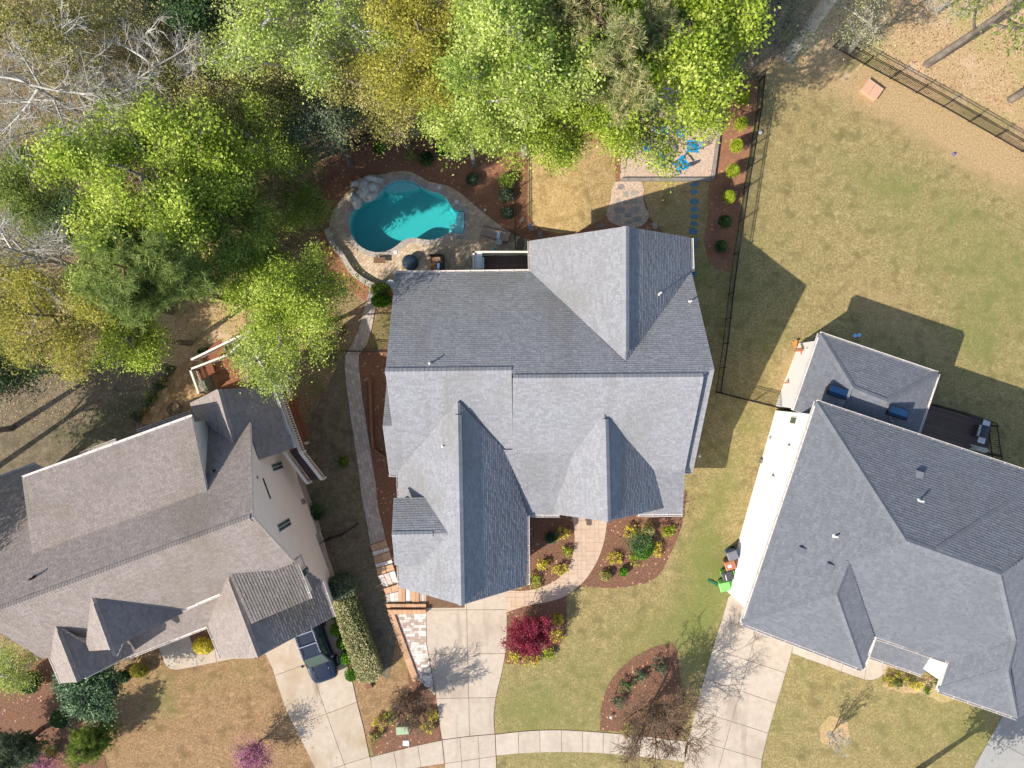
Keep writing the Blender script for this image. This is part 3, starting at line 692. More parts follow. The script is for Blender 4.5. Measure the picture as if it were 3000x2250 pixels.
block_group('retaining_wall', 'low tan block wall across the top of the pale paver pad, casting a thin shadow', 'wall',
            pieces([(1137, 1781), (1250, 1781), (1250, 1793), (1143, 1794)], 8, 0.42, 'block', None), M['tan_block'])
block_group('retaining_wall', 'lower tan block course just behind the wall at the paver pad', 'wall',
            pieces([(1131, 1767), (1249, 1767), (1249, 1778), (1136, 1778)], 8, 0.22, 'block', None), M['tan_block'])
wall_strip('edging_wall', [lerp((1146, 1794), (1219, 1992), k/9) for k in range(10)], 0.42, 0.16, M['tan_block'],
           'long tan stone edging along the left side of the pale paver pad', 'wall')
wall_strip('timber_edging', [(1000, 1760), (1020, 1815), (1042, 1880), (1062, 1940), (1084, 2014)], 0.40, 0.22, M['brown_timber'],
           'brown stone edging wall beside the hedge and the neighbour\'s driveway', 'wall')
wall_strip('timber_wall', [(1086, 1110), (1089, 1180), (1092, 1250), (1096, 1312)], 0.18, 0.45, M['brown_timber'],
           'thin brown timber wall in the mulch between side path and main house', 'wall')
wall_strip('timber_wall', [(1098, 1316), (1115, 1328), (1132, 1342)], 0.18, 0.35, M['brown_timber'],
           'short slanting brown timber wall in the mulch reaching the main house', 'wall')

# gravel fire-pit patio with timber border
gp_ = [(1816, 524), (2081, 524), (2109, 325), (2118, 255), (1832, 255)]
sheet('gravel_patio', gp_, M['gravel'], 0.03)
def timbers(px, n, label):
    pts = [G(*p) for p in px]; root = thing('timber_border', label, 'timber border', pts[0])
    for a, b in zip(pts, pts[1:]):
        for k in range(n):
            p, q = a.lerp(b, k/n+0.002), a.lerp(b, (k+1)/n-0.002)
            for z in (0.06, 0.19):
                mb = MB(); off = Vector((0, 0, z))-pts[0]; mb.bar(p+off, q+off, 0.2, 0.12, random.random()); mb.build('timber', M['timber'], root)
timbers([(1818, 528), (2082, 528)], 3, 'weathered grey timbers along the lower edge of the gravel patio')
timbers([(2086, 527), (2113, 325), (2122, 255)], 2, 'weathered grey timbers along the right edge of the gravel patio')
fp = [(1803, 533), (1880, 533), (1884, 579), (1892, 610), (1902, 633), (1880, 662), (1838, 668), (1790, 652), (1777, 628), (1784, 600), (1790, 579)]
sheet('gravel_path', smooth(fp, 2), M['gravel'], 0.022)
def stone(px, py, wpx, hpx, name, label, cat, m, group, z=0.05, seed=0):
    r = random.Random(seed); c = G(px, py); n = r.choice((6, 7, 8)); q = []
    for k in range(n):
        a = 2*math.pi*k/n+r.uniform(-.2, .2); s = r.uniform(.88, 1.14); k4 = max(abs(math.cos(a)), abs(math.sin(a)))**-0.5
        q.append((wpx/2*math.cos(a)*s*k4*H/F, hpx/2*math.sin(a)*s*k4*H/F))
    mb = MB(); mb.prism(q, -0.05, z, r.random())
    o = mb.build(name, m, None, loc=c, label=label, category=cat, group=group)
    return o
FS = [(1819, 548, 20, 16), (1857, 566, 24, 16), (1810, 591, 13, 22), (1833, 593, 18, 11), (1857, 590, 28, 14), (1833, 570, 15, 18),
      (1815, 616, 32, 21), (1857, 616, 34, 22), (1810, 639, 22, 19), (1839, 631, 22, 14), (1866, 642, 26, 17), (1842, 651, 24, 12)]
pos = ['at the upper left of the gravel path', 'at the upper right of the gravel path', 'narrow upright one on the left of the gravel path', 'small round one in the middle of the gravel path',
       'long one on the right just above the shadow line', 'square one in the upper middle of the gravel path', 'large one left of centre just inside the roof shadow', 'large brownish one right of centre just inside the roof shadow',
       'dark one at the lower left of the gravel path', 'one in the middle of the shaded gravel', 'one at the lower right of the gravel path', 'lowest one in the middle against the back gable']
for k, (a, b, c, d) in enumerate(FS):
    stone(a, b, c, d, 'flagstone', 'grey flagstone, '+pos[k], 'flagstone', M['flag'], 'flagstones set in the gravel path', seed=k)
SS = [(2035, 541, 26, 12), (2033, 562, 21, 14), (2033, 591, 26, 16), (2033, 613, 24, 16), (2033, 634, 24, 14), (2033, 655, 21, 13), (2030, 677, 26, 20),
      (2035, 704, 18, 15), (2033, 722, 15, 11), (2032, 740, 13, 13), (2033, 761, 13, 13), (2032, 782, 13, 13), (2034, 804, 14, 14)]
ordn = ['first', 'second', 'third', 'fourth', 'fifth', 'sixth', 'seventh', 'eighth', 'ninth', 'tenth', 'eleventh', 'twelfth', 'thirteenth']
for k, (a, b, c, d) in enumerate(SS):
    stone(a, b, c, d, 'stepping_stone', 'blue slate stepping stone, %s from the gravel patio down the side lawn' % ordn[k], 'stepping stone', M['slate'], 'blue stepping stones', seed=40+k)
for k, (a, b, c, d, t) in enumerate([(1556, 665, 22, 26, 'beside the black fence'), (1584, 688, 18, 22, 'near the back gable eave'), (1760, 661, 22, 12, 'left of the gravel path end'), (1918, 660, 16, 24, 'right of the gravel path end in shade'),
                                     (1530, 645, 12, 12, 'small, just right of the black fence')]):
    stone(a, b, c, d, 'flagstone', 'pale flagstone lying in brown mulch, '+t, 'flagstone', M['flag'], None, seed=70+k)

# ------------------------------------------------------------------ boulders of the pool waterfall
def boulder(px, py, w_, l_, h_, rz, label, seed):
    bm = bmesh.new(); bmesh.ops.create_icosphere(bm, subdivisions=3, radius=1.0); r = random.Random(seed)
    pl = [(Vector((r.uniform(-1, 1), r.uniform(-1, 1), r.uniform(-.2, 1))).normalized(), r.uniform(.62, .86)) for _ in range(11)]
    for v in bm.verts:
        for nrm, d in pl:
            k = v.co.dot(nrm)-d
            if k > 0: v.co -= nrm*k*0.92
        v.co.x *= w_/1.5; v.co.y *= l_/1.5; v.co.z = v.co.z*h_/0.8
        v.co.z = max(v.co.z, -0.1)
    me = bpy.data.meshes.new('boulder'); bm.to_mesh(me); bm.free(); me.materials.append(M['boulder'])
    c = G(px, py); c.z += 0.05
    o = new('boulder', me, None, c, label=label, category='boulder', group='boulders of the pool waterfall'); o.rotation_euler = (0, 0, rz)
boulder(1041, 587, 0.85, 1.0, 0.55, 0.5, 'flat pale boulder at the lower left of the pool waterfall', 1)
boulder(1056, 541, 1.1, 0.7, 0.75, 0.4, 'long pale boulder at the upper left of the pool waterfall', 2)
boulder(1073, 556, 0.85, 1.1, 0.95, -0.2, 'tallest pale boulder in the middle of the pool waterfall', 3)
boulder(1093, 531, 1.25, 0.65, 0.7, 0.2, 'long pale boulder at the top right of the pool waterfall', 4)
boulder(1096, 552, 0.75, 0.65, 0.65, 0.1, 'round pale boulder on the right of the pool waterfall', 5)
boulder(1085, 574, 1.0, 0.55, 0.45, 0.45, 'low pale ledge boulder at the water edge of the pool waterfall', 6)
boulder(1061, 571, 0.6, 0.75, 0.7, 0.8, 'small pale boulder wedged below the tallest waterfall boulder', 7)

# ------------------------------------------------------------------ black metal fences
picket_me = None
def fence(label, px, ht=1.25, step=0.115, post=1.85, group=None):
    global picket_me
    if picket_me is None:
        mb = MB(); mb.box((0, 0, 0), (0.022, 0.022, 1.0)); o = mb.build('picket', M['black_metal']); picket_me = o.data; bpy.data.objects.remove(o)
        mb = MB(); mb.box((0, 0, 0.5), (0.06, 0.06, 1.0)); mb.box((0, 0, 1.01), (0.075, 0.075, 0.03)); o = mb.build('post', M['black_metal']); fence.post = o.data; bpy.data.objects.remove(o)
    pts = [G(*p) for p in px]; root = thing('metal_fence', label, 'fence', pts[0], group=group); o = pts[0]; cnt = 0
    rest = MB()
    for a, b in zip(pts, pts[1:]):
        L_ = (b-a).length; n = max(1, round(L_/post))
        for k in range(n):
            p, q = a.lerp(b, k/n), a.lerp(b, (k+1)/n)
            pp = new('post', fence.post, root, p-o); pp.scale = (1, 1, ht+0.06)
            for z in (0.12, ht-0.16, ht):
                mb = MB(); mb.bar(p-o+Vector((0, 0, z)), q-o+Vector((0, 0, z)), 0.035, 0.035); mb.build('rail', M['black_metal'], root)
            m_ = int((q-p).length/step)
            for j in range(1, m_):
                c = p.lerp(q, j/m_)-o+Vector((0, 0, ht/2+0.03))
                if cnt < 300:
                    s = new('picket', picket_me, root, c); s.scale = (1, 1, ht-0.04)
                else: rest.box(c, (0.022, 0.022, ht-0.04))
                cnt += 1
    pp = new('post', fence.post, root, pts[-1]-o); pp.scale = (1, 1, ht+0.06)
    if rest.f: rest.build('pickets', M['black_metal'], root, kind='stuff')
fence('black metal fence crossing the upper right corner beyond the tan lawn', [(2440, 138), (2530, 190), (2761, 314), (2991, 445), (3090, 500)])
fence('long black metal fence between the main house yard and the tan lawn', [(2223, 240), (2214, 334), (2198, 434), (2178, 556), (2164, 651), (2149, 746), (2133, 863), (2117, 1008), (2097, 1148)])
fence('short black metal fence from the main house side to the right neighbour\'s deck', [(2099, 1150), (2205, 1177), (2308, 1202)])
fence('black metal fence on mulch between the pool and the back lawn', [(1506, 436), (1506, 560), (1508, 690), (1511, 745)], 1.3)
fence('black metal fence curving behind the pool mulch bed', [(899, 486), (976, 452), (1112, 402), (1247, 373), (1347, 368), (1440, 372)], 1.25)
fence('short black metal fence between beige house and side path', [(935, 1590), (965, 1574), (1010, 1560), (1050, 1532)], 1.2)
fence('black metal gate fence across the mulch beside the main house', [(1012, 1030), (1054, 1030), (1140, 1030)], 1.2)
# ------------------------------------------------------------------ houses
def shmat(name, base, stain, var=0.26):
    m = mat(name, base, 16.0, 0.92, 0.004, 70, var=var, detail=2.0, second=[(stain, 0.25, 0.5, 0.9), (stain, 0.5, 0.55, 0.95, (3.0, 0.35, 0.35))])
    return m
M['sh_main'] = shmat('grey_shingle', [C(116, 116, 119), C(130, 130, 133), C(141, 141, 144), C(152, 152, 154)], C(120, 117, 112))
M['sh_left'] = shmat('brown_grey_shingle', [C(118, 108, 103), C(134, 124, 118), C(146, 135, 128), C(157, 144, 136)], C(118, 108, 94))
M['sh_right'] = shmat('charcoal_shingle', [C(92, 94, 99), C(104, 106, 111), C(113, 115, 120), C(123, 125, 129)], C(102, 103, 105))
def plane(pts):
    a, b, c = [P(*p) for p in pts]; n = (b-a).cross(c-a).normalized()
    if n.z < 0: n = -n
    return (n, n.dot(a))
def zat(pl, px, py):
    n, d = pl; k = Vector(((px-1500)/F, (1125-py)/F, -1.0)); o = Vector((0, 0, H))
    t = (d-n.dot(o))/n.dot(k); return o+k*t
class House:
    def __init__(s, name, label, loc, shm, fascia):
        s.root = thing(name, label, 'house', loc); s.o = Vector(loc); s.slab = MB(); s.sh = MB(); s.caps = MB(); s.walls = MB(); s.m = shm; s.fascia = fascia; s.post = []
    def facet(s, px, pl, ex=0.145, thick=0.2, tw=(0.16, 0.32), sides=True):
        """one roof plane: a slab with fascia edges carrying courses of separate shingle tabs"""
        n, d = pl; pts = [zat(pl, *p)-s.o for p in px]
        ax = n.cross(Vector((0, 0, 1)))
        ax = ax.normalized() if ax.length > 1e-4 else Vector((1, 0, 0))
        up = n.cross(ax).normalized()
        if up.z < 0: up = -up
        loc = [(p.dot(ax), p.dot(up)) for p in pts]; base = pts[0]-ax*loc[0][0]-up*loc[0][1]
        k = len(pts); b = len(s.slab.v)
        s.slab.v.extend([tuple(p) for p in pts]+[tuple(p-Vector((0, 0, thick))) for p in pts])
        q2 = [(p.x, p.y) for p in pts]
        tris = geometry.tessellate_polygon([[Vector((x, y, 0)) for x, y in q2]])
        for t in tris:
            t = list(t)
            if area([q2[i] for i in t]) < 0: t = t[::-1]
            s.slab.f.append([b+i for i in t]); s.slab.m.append(0); s.slab.var.append(0.4)
            s.slab.f.append([b+k+i for i in t[::-1]]); s.slab.m.append(1); s.slab.var.append(0.4)
        ori = 1 if area(q2) > 0 else -1
        for i in range(k):
            j = (i+1) % k; f = [b+i, b+k+i, b+k+j, b+j]
            s.slab.f.append(f if ori > 0 else f[::-1]); s.slab.m.append(1); s.slab.var.append(0.4)
        v0 = min(p[1] for p in loc); v1 = max(p[1] for p in loc); r = random.Random(int(abs(v0*1000)+k*77+px[0][0]))
        def cuts(v):
            xs = []
            for i in range(k):
                (x0, y0), (x1, y1) = loc[i], loc[(i+1) % k]
                if (y0 > v) != (y1 > v): xs.append(x0+(x1-x0)*(v-y0)/(y1-y0))
            return sorted(xs)
        v = v0
        while v < v1-0.02:
            e = min(ex, v1-v); xs = cuts(v+e*0.5)
            for a_, b_ in zip(xs[::2], xs[1::2]):
                u = a_
                while u < b_-0.005:
                    wd = r.uniform(*tw); e_ = min(u+wd, b_)
                    if b_-e_ < 0.08: e_ = b_
                    lo = 0.032 if r.random() < 0.5 else 0.025
                    g = 0.004
                    A = base+ax*(u+g)+up*v; B = base+ax*(e_-g)+up*v; Cc = base+ax*(e_-g)+up*(v+e*1.06); D = base+ax*(u+g)+up*(v+e*1.06)
                    VV = [A+n*lo, B+n*lo, Cc+n*0.004, D+n*0.004, A, B]
                    s.sh.add(VV, [(0, 1, 2, 3), (4, 5, 1, 0)] if ax.cross(up).dot(n) > 0 else [(3, 2, 1, 0), (0, 1, 5, 4)], r.random())
                    u = e_
            v += ex
    def ridge(s, a, b, hw=0.16, raise_=0.03, slope=0.6, step=0.24, pl=None):
        """a, b world points on the ridge"""
        a = a-s.o; b = b-s.o; d = (b-a); L_ = d.length; d.normalize(); sd = d.cross(Vector((0, 0, 1))).normalized(); n = max(1, int(L_/step))
        for k in range(n):
            p = a+d*(L_*k/n); q = a+d*(L_*(k+1)/n*1.0); r0 = raise_; r1 = raise_+0.012
            V = []
            for c, rr in ((p, r0), (q, r1)):
                V += [c+sd*hw+Vector((0, 0, rr-hw*slope-0.03)), c+sd*hw+Vector((0, 0, rr-hw*slope+0.012)), c+Vector((0, 0, rr+0.015)),
                      c-sd*hw+Vector((0, 0, rr-hw*slope+0.012)), c-sd*hw+Vector((0, 0, rr-hw*slope-0.03))]
            s.caps.add(V, [(0, 5, 6, 1), (1, 6, 7, 2), (2, 7, 8, 3), (3, 8, 9, 4), (4, 3, 2, 1, 0), (5, 6, 7, 8, 9)], random.random()*0.7+0.15)
    def gable(s, poly5, a, b):
        """extrude a vertical profile from a to b: poly5 = [(u, z)], a/b = (origin xy, u direction)"""
        (oa, ua), (ob, ub) = a, b; n = len(poly5)
        V = [(oa[0]+ua[0]*u-s.o.x, oa[1]+ua[1]*u-s.o.y, z-s.o.z) for u, z in poly5]+[(ob[0]+ub[0]*u-s.o.x, ob[1]+ub[1]*u-s.o.y, z-s.o.z) for u, z in poly5]
        Fc = [tuple(range(n)), tuple(range(2*n-1, n-1, -1))]+[(i, n+i, n+(i+1) % n, (i+1) % n) for i in range(n)]
        s.walls.add(V, Fc)
    def prismwall(s, poly, z0, z1): 
        s.walls.prism([(x-s.o.x, y-s.o.y) for x, y in poly], z0-s.o.z, z1-s.o.z)
    def gutter(s, a, b, m, r=0.065, hangers=True):
        """trough along an eave from a to b (world)"""
        a = a-s.o; b = b-s.o; d = (b-a).normalized(); sd = d.cross(Vector((0, 0, 1))).normalized(); z = Vector((0, 0, 1))
        mb = MB()
        mb.bar(a-z*0.06, b-z*0.06, 0.13, 0.02)
        for q in (-1, 1): mb.bar(a+sd*q*r-z*0.0, b+sd*q*r, 0.02, 0.12)
        g = mb.build('gutter', m, s.root)
        L_ = (b-a).length
        if hangers:
            hb = MB()
            for k in range(1, int(L_/0.9)+1):
                p = a+d*min(L_, k*0.9); hb.bar(p-sd*r+z*0.05, p+sd*r+z*0.05, 0.03, 0.012)
            hb.build('hangers', m, g, kind='stuff')
    def finish(s, wallmat):
        rf = s.slab.build('roof', [s.m, s.fascia], s.root)
        s.sh.build('shingles', s.m, rf, kind='stuff')
        if s.caps.f: s.caps.build('ridge_caps', s.m, rf, kind='stuff')
        if s.walls.f:
            w_ = s.walls.build('wall', wallmat, s.root)
            bm = bmesh.new(); bm.from_mesh(w_.data); bmesh.ops.recalc_face_normals(bm, faces=bm.faces); bm.to_mesh(w_.data); bm.free()
        s.rf = rf
    def pipe(s, p, ht=0.35, r=0.05, m=None, cap=True):
        p = p-s.o; mb = MB(); mb.tube(p, p+Vector((0, 0, ht)), r, r*0.95, 10); mb.tube(p, p+Vector((0, 0, 0.06)), r*2.2, r*1.2, 10)
        mb.build('vent_pipe', m or M['white_trim'], s.root)

# ---- main house
hs = House('main_house', 'large grey shingled house with several gables in the middle of the picture', (2.0, 0.0, 0.0), M['sh_main'], M['white_trim'])
BP = plane([(1158, 802, 4.5), (1557, 797, 4.5), (1300, 1087, 8.5)])
FL = plane([(1128, 1092, 8.5), (1500, 1086, 8.5), (1149, 1247, 6.4)])
FR1 = plane([(1510, 1108, zat(BP, 1510, 1108).z), (2062, 1104, zat(BP, 2062, 1104).z), (2007, 1376, 4.5)])
FR2 = plane([(2007, 1376, 4.5), (1900, 1376, zat(FR1, 1900, 1376).z), (2000, 1507, 3.85)])
FRL = plane([(1475, 1318, 5.44), (1780, 1318, 5.44), (1545, 1509, 3.85)])
ST = plane([(2093, 1083, zat(BP, 2093, 1083).z), (2070, 1083, zat(BP, 2070, 1083).z), (2031, 1378, 3.9)])
GW = plane([(1341, 1175, 7.6), (1352, 1773, 7.6), (1170, 1560, 4.4)])
GE = plane([(1341, 1175, 7.6), (1352, 1773, 7.6), (1543, 1560, 4.3)])
RGE = plane([(1770, 1203, 7.25), (1780, 1528, 7.25), (1942, 1490, 4.0)])
RGW = plane([(1770, 1203, 7.25), (1780, 1528, 7.25), (1622, 1470, 4.0)])
WW = plane([(1833, 663, 8.2), (1833, 1062, 8.2), (1556, 750, 4.5)])
WE = plane([(1833, 663, 8.2), (1833, 1062, 8.2), (2024, 750, 4.5)])
hs.facet([(1158, 802), (1557, 797), (1833, 1062), (2026, 797), (2093, 1083), (2068, 1087), (2062, 1104), (1506, 1108), (1499, 1085), (1129, 1090)], BP)
hs.facet([(1129, 1091), (1499, 1086), (1503, 1330), (1440, 1330), (1300, 1389), (1140, 1389), (1121, 1249), (1149, 1247)], FL)
BS = plane([(1121, 1249, zat(FL, 1121, 1249).z), (1149, 1248, zat(FL, 1149, 1248).z), (1133, 1122, zat(FL, 1121, 1249).z-1.75)])
hs.facet([(1121, 1249), (1149, 1247), (1165, 1122), (1133, 1122)], BS)
hs.facet([(1502, 1109), (2062, 1105), (2007, 1376), (1800, 1376), (1700, 1345), (1502, 1345)], FR1)
hs.facet([(1890, 1376), (2007, 1376), (2000, 1506), (1860, 1506)], FR2)
hs.facet([(1440, 1318), (1700, 1318), (1690, 1508), (1545, 1508)], FRL)
hs.facet([(2040, 1087), (2093, 1083), (2031, 1378), (1985, 1378)], ST)
hs.facet([(1341, 1176), (1352, 1773), (1171, 1721), (1166, 1390), (1175, 1370)], GW)
hs.facet([(1341, 1176), (1352, 1773), (1543, 1715), (1543, 1511), (1480, 1322)], GE)
hs.facet([(1770, 1204), (1780, 1528), (1942, 1490), (1935, 1372), (1915, 1360)], RGE)
hs.facet([(1770, 1204), (1780, 1528), (1622, 1506), (1600, 1500), (1600, 1340)], RGW)
hs.facet([(1833, 663), (1554, 705), (1556, 797), (1833, 1062)], WW)
hs.facet([(1833, 663), (2022, 696), (2025, 797), (1833, 1062)], WE)
# dormer gable on the garage slope
DB = plane([(1148, 1566, 7.0), (1310, 1562, 7.0), (1153, 1460, 5.85)])
DF = plane([(1148, 1567, 7.0), (1310, 1563, 7.0), (1156, 1656, 5.7)])
hs.facet([(1148, 1566), (1310, 1562), (1272, 1458), (1153, 1460)], DB)
hs.facet([(1148, 1566), (1310, 1563), (1270, 1656), (1156, 1656)], DF)
zr_ = lambda pl, a, b: zat(pl, a, b)
hs.ridge(zr_(BP, 1128, 1089), zr_(BP, 1499, 1085), 0.2, 0.05)
hs.ridge(zr_(BP, 1506, 1108), zr_(BP, 2060, 1104), 0.2, 0.05)
hs.ridge(P(1342, 1215, 7.6), P(1352, 1773, 7.6), 0.2, 0.09)
hs.ridge(P(1773, 1228, 7.25), P(1780, 1528, 7.25), 0.2, 0.09)
hs.ridge(P(1833, 663, 8.2), P(1833, 1030, 8.2), 0.2, 0.09)
hs.ridge(P(1148, 1566, 7.0), P(1268, 1564, 7.0), 0.17, 0.05)
# walls under the roofs
def gp2(u0, u1, z0, ze, zr2, um): return [(u0, z0), (u1, z0), (u1, ze), (um, zr2), (u0, ze)]
X, Y = (1, 0), (0, 1)
hs.gable(gp2(-4.9, 6.3, -1.2, 4.05, 8.0, 0.75), ((-6.55, 0), Y), ((10.7, 0), Y))
hs.gable(gp2(-6.5, 0.5, -1.2, 4.0, 6.85, -3.0), ((0, -12.1), X), ((0, 0.0), X))
hs.gable(gp2(1.75, 10.45, -0.6, 4.1, 7.65, 6.35), ((0, 8.45), X), ((0, 1.0), X))
hs.gable(gp2(2.9, 8.6, -0.3, 3.6, 6.6, 5.4), ((0, -7.35), X), ((0, 0.0), X))
hs.gable(gp2(-10.4, -7.05, 3.8, 5.35, 6.5, -8.72), ((-6.75, 0), Y), ((-4.2, 0), Y))
hs.gable(gp2(-5.2, -0.2, -1.2, 4.0, 5.9, -2.5), ((-7.2, 0), Y), ((-5.5, 0), Y))
hs.prismwall([(0.6, -5.2), (9.0, -5.2), (9.0, -7.3), (0.6, -7.3)], 3.2, 3.5)
hs.finish(M['main_wall'])
for a, b in (((1158, 800), (1555, 795)),): hs.gutter(zat(BP, *a)+Vector((0, 0.06, -.05)), zat(BP, *b)+Vector((0, 0.06, -.05)), M['white_trim'])
hs.gutter(zat(WW, 1552, 706)+Vector((-.06, 0, -.05)), zat(WW, 1554, 795)+Vector((-.06, 0, -.05)), M['white_trim'])
hs.gutter(zat(WE, 2025, 697)+Vector((.06, 0, -.05)), zat(WE, 2028, 795)+Vector((.06, 0, -.05)), M['white_trim'])
hs.gutter(zat(GW, 1168, 1392)+Vector((-.06, 0, -.05)), zat(GW, 1170, 1456)+Vector((-.06, 0, -.05)), M['white_trim'])
hs.gutter(zat(GW, 1169, 1660)+Vector((-.06, 0, -.05)), zat(GW, 1171, 1720)+Vector((-.06, 0, -.05)), M['white_trim'])
hs.gutter(zat(FL, 1139, 1390)+Vector((0, -.06, -.05)), zat(FL, 1166, 1391)+Vector((0, -.06, -.05)), M['white_trim'])
hs.gutter(zat(GE, 1545, 1512)+Vector((.06, 0, -.05)), zat(GE, 1546, 1714)+Vector((.06, 0, -.05)), M['white_trim'])
hs.gutter(zat(FRL, 1548, 1509)+Vector((0, -.06, -.03)), zat(FRL, 1640, 1509)+Vector((0, -.06, -.03)), M['white_trim'])
hs.gutter(zat(FR2, 1870, 1508)+Vector((0, -.06, -.03)), zat(FR2, 2000, 1507)+Vector((0, -.06, -.03)), M['white_trim'])
hs.gutter(zat(ST, 2008, 1381)+Vector((0, -.06, -.03)), zat(ST, 2030, 1381)+Vector((0, -.06, -.03)), M['white_trim'])
hs.pipe(zat(BP, 1260, 1066), 0.42, 0.055); hs.pipe(zat(WE, 1929, 862), 0.75, 0.055); hs.pipe(zat(BP, 2021, 884), 0.4, 0.05); hs.pipe(zat(GW, 1297, 1307), 0.22, 0.05)
# porch posts, garage door, front door
mb = MB()
for x in (1.1, 4.2, 6.8, 8.8): mb = MB(); mb.box((x-2.0, -7.35, 1.7), (0.28, 0.28, 3.4)); mb.build('porch_post', M['white_trim'], hs.root)
mb = MB(); mb.box((-5.0, -12.13, 1.2), (4.9, 0.06, 2.3)); gd = mb.build('garage_door', M['white_trim'], hs.root)
for k in range(4): mb = MB(); mb.box((-5.0, -12.17, 0.32+k*0.57), (4.8, 0.03, 0.53)); mb.build('panel', M['white_trim'], gd)
# ---- back deck of the main house with white railing
dz = 1.6
d0 = P(1385, 738, dz+1.0); d1 = P(1556, 738, dz+1.0)
dk2 = thing('raised_deck', 'small raised dark deck with white railing behind the main house', 'deck', (d0.x, 5.9, -1.0))
o = Vector((d0.x, 5.9, -1.0)); x0, x1, y0, y1 = d0.x+0.05, d1.x+0.3, 6.35, d0.y
nb_ = int((y1-y0)/0.14)
for k in range(nb_+1):
    mb = MB(); yy = y0+0.14*k; mb.box(((x0+x1)/2-o.x, yy-o.y, dz-o.z), (x1-x0, 0.132, 0.035), var=random.random()); mb.build('board', M['deck_dark'], dk2)
for x, y in ((x0+.1, y1-.1), (x1-.2, y1-.1), ((x0+x1)/2, y1-.1)):
    mb = MB(); mb.box((x-o.x, y-o.y, (dz-1.0)/2-o.z), (0.16, 0.16, dz+1.0)); mb.build('support_post', M['white_pvc'], dk2)
def railing(root, o, pts, zf, m, ht=1.0, bal=0.12, wd=0.12, posts=True):
    for a, b in zip(pts, pts[1:]):
        a = Vector(a)-o; b = Vector(b)-o
        for z, w__ in ((ht, wd), (0.12, 0.05)):
            mb = MB(); mb.bar(a+Vector((0, 0, z)), b+Vector((0, 0, z)), w__, 0.06); mb.build('rail', m, root)
        n = int((b-a).length/bal)
        for k in range(1, n):
            p = a.lerp(b, k/n); mb = MB(); mb.box(p+Vector((0, 0, ht/2+.05)), (0.045, 0.045, ht-.14)); mb.build('baluster', m, root)
        if posts:
            for p in (a, b): mb = MB(); mb.box(p+Vector((0, 0, ht/2)), (0.13, 0.13, ht+0.1)); mb.build('post', m, root)
railing(dk2, o, [(x0, y0, dz), (x0, y1, dz), (x1, y1, dz)], dz, M['white_pvc'])
# ------------------------------------------------------------------ left neighbour (beige siding, brown-grey roof)
UL = Vector((0.94, 0.342, 0)); VL = Vector((-0.342, 0.94, 0))
def lw(u, v): p = UL*u+VL*v; return (p.x, p.y)
lo = Vector((*lw(-19, -2), -0.6))
lh = House('neighbour_house', 'beige sided house with brown grey shingled roof on the left', lo, M['sh_left'], M['white_trim'])
FP = plane([(743, 1515, 9.7), (70, 1762, 9.7), (862, 1645, 6.35)])
BL = plane([(743, 1515, 9.7), (70, 1762, 9.7), (733, 1232, 5.3)])
zj = zat(BL, 607, 1437).z+0.05
DP = plane([(607, 1437, zj), (95, 1622, zj), (65, 1403, 7.1)])
WEp = plane([(640, 1142, 6.15), (684, 1300, 6.15), (791, 1129, 4.19)])
WWp = plane([(636, 1142, 6.15), (680, 1300, 6.15), (560, 1180, 4.5)])
G2E = plane([(668, 1688, 6.93), (757, 1925, 6.93), (940, 1700, 3.95)])
G2W = plane([(668, 1688, 6.93), (757, 1925, 6.93), (612, 1832, 4.4)])
E2 = plane([(672, 1682, 7.05), (737, 1827, 7.05), (907, 1755, 5.9)])
PR = plane([(360, 1928, 3.3), (612, 1830, 3.3), (560, 1790, 3.85)])
MGE = plane([(268, 1748, 8.6), (325, 1903, 8.6), (533, 1790, 5.85)])
MGW = plane([(268, 1748, 8.6), (325, 1903, 8.6), (252, 1893, 7.0)])
LGE = plane([(162, 1832, 7.74), (228, 1998, 7.74), (365, 1930, 5.95)])
LGW = plane([(162, 1832, 7.74), (228, 1998, 7.74), (152, 1928, 6.1)])
kw = dict(ex=0.16, tw=(0.16, 0.3))
lh.facet([(-90, 1821), (743, 1515), (862, 1645), (760, 1690), (650, 1735), (530, 1785), (400, 1840), (330, 1900), (250, 1898), (125, 1930), (0, 1852), (-90, 1850)], FP, **kw)
lh.facet([(743, 1515), (-90, 1821), (-90, 1432), (0, 1398), (103, 1360), (137, 1376), (420, 1275), (570, 1215), (684, 1300), (733, 1232)], BL, **kw)
lh.facet([(65, 1403), (562, 1222), (607, 1437), (95, 1622)], DP, **kw)
lh.facet([(640, 1142), (791, 1129), (860, 1313), (760, 1347), (733, 1243), (684, 1300)], WEp, **kw)
lh.facet([(634, 1141), (558, 1180), (566, 1212), (684, 1300)], WWp, **kw)
lh.facet([(668, 1688), (757, 1925), (976, 1808), (937, 1700), (868, 1650)], G2E, **kw)
lh.facet([(668, 1688), (757, 1925), (650, 1928), (610, 1832), (645, 1735)], G2W, **kw)
lh.facet([(672, 1682), (864, 1643), (907, 1755), (737, 1827)], E2, **kw)
lh.facet([(360, 1882), (505, 1812), (540, 1780), (650, 1735), (616, 1830), (388, 1926)], PR, **kw)
lh.facet([(268, 1748), (530, 1784), (534, 1798), (358, 1885), (340, 1925), (325, 1903)], MGE, **kw)
lh.facet([(268, 1748), (325, 1903), (262, 1907), (252, 1893)], MGW, **kw)
lh.facet([(162, 1832), (258, 1893), (325, 1895), (372, 1880), (392, 1914), (228, 1998)], LGE, **kw)
lh.facet([(162, 1832), (228, 1998), (182, 2001), (150, 1925)], LGW, **kw)
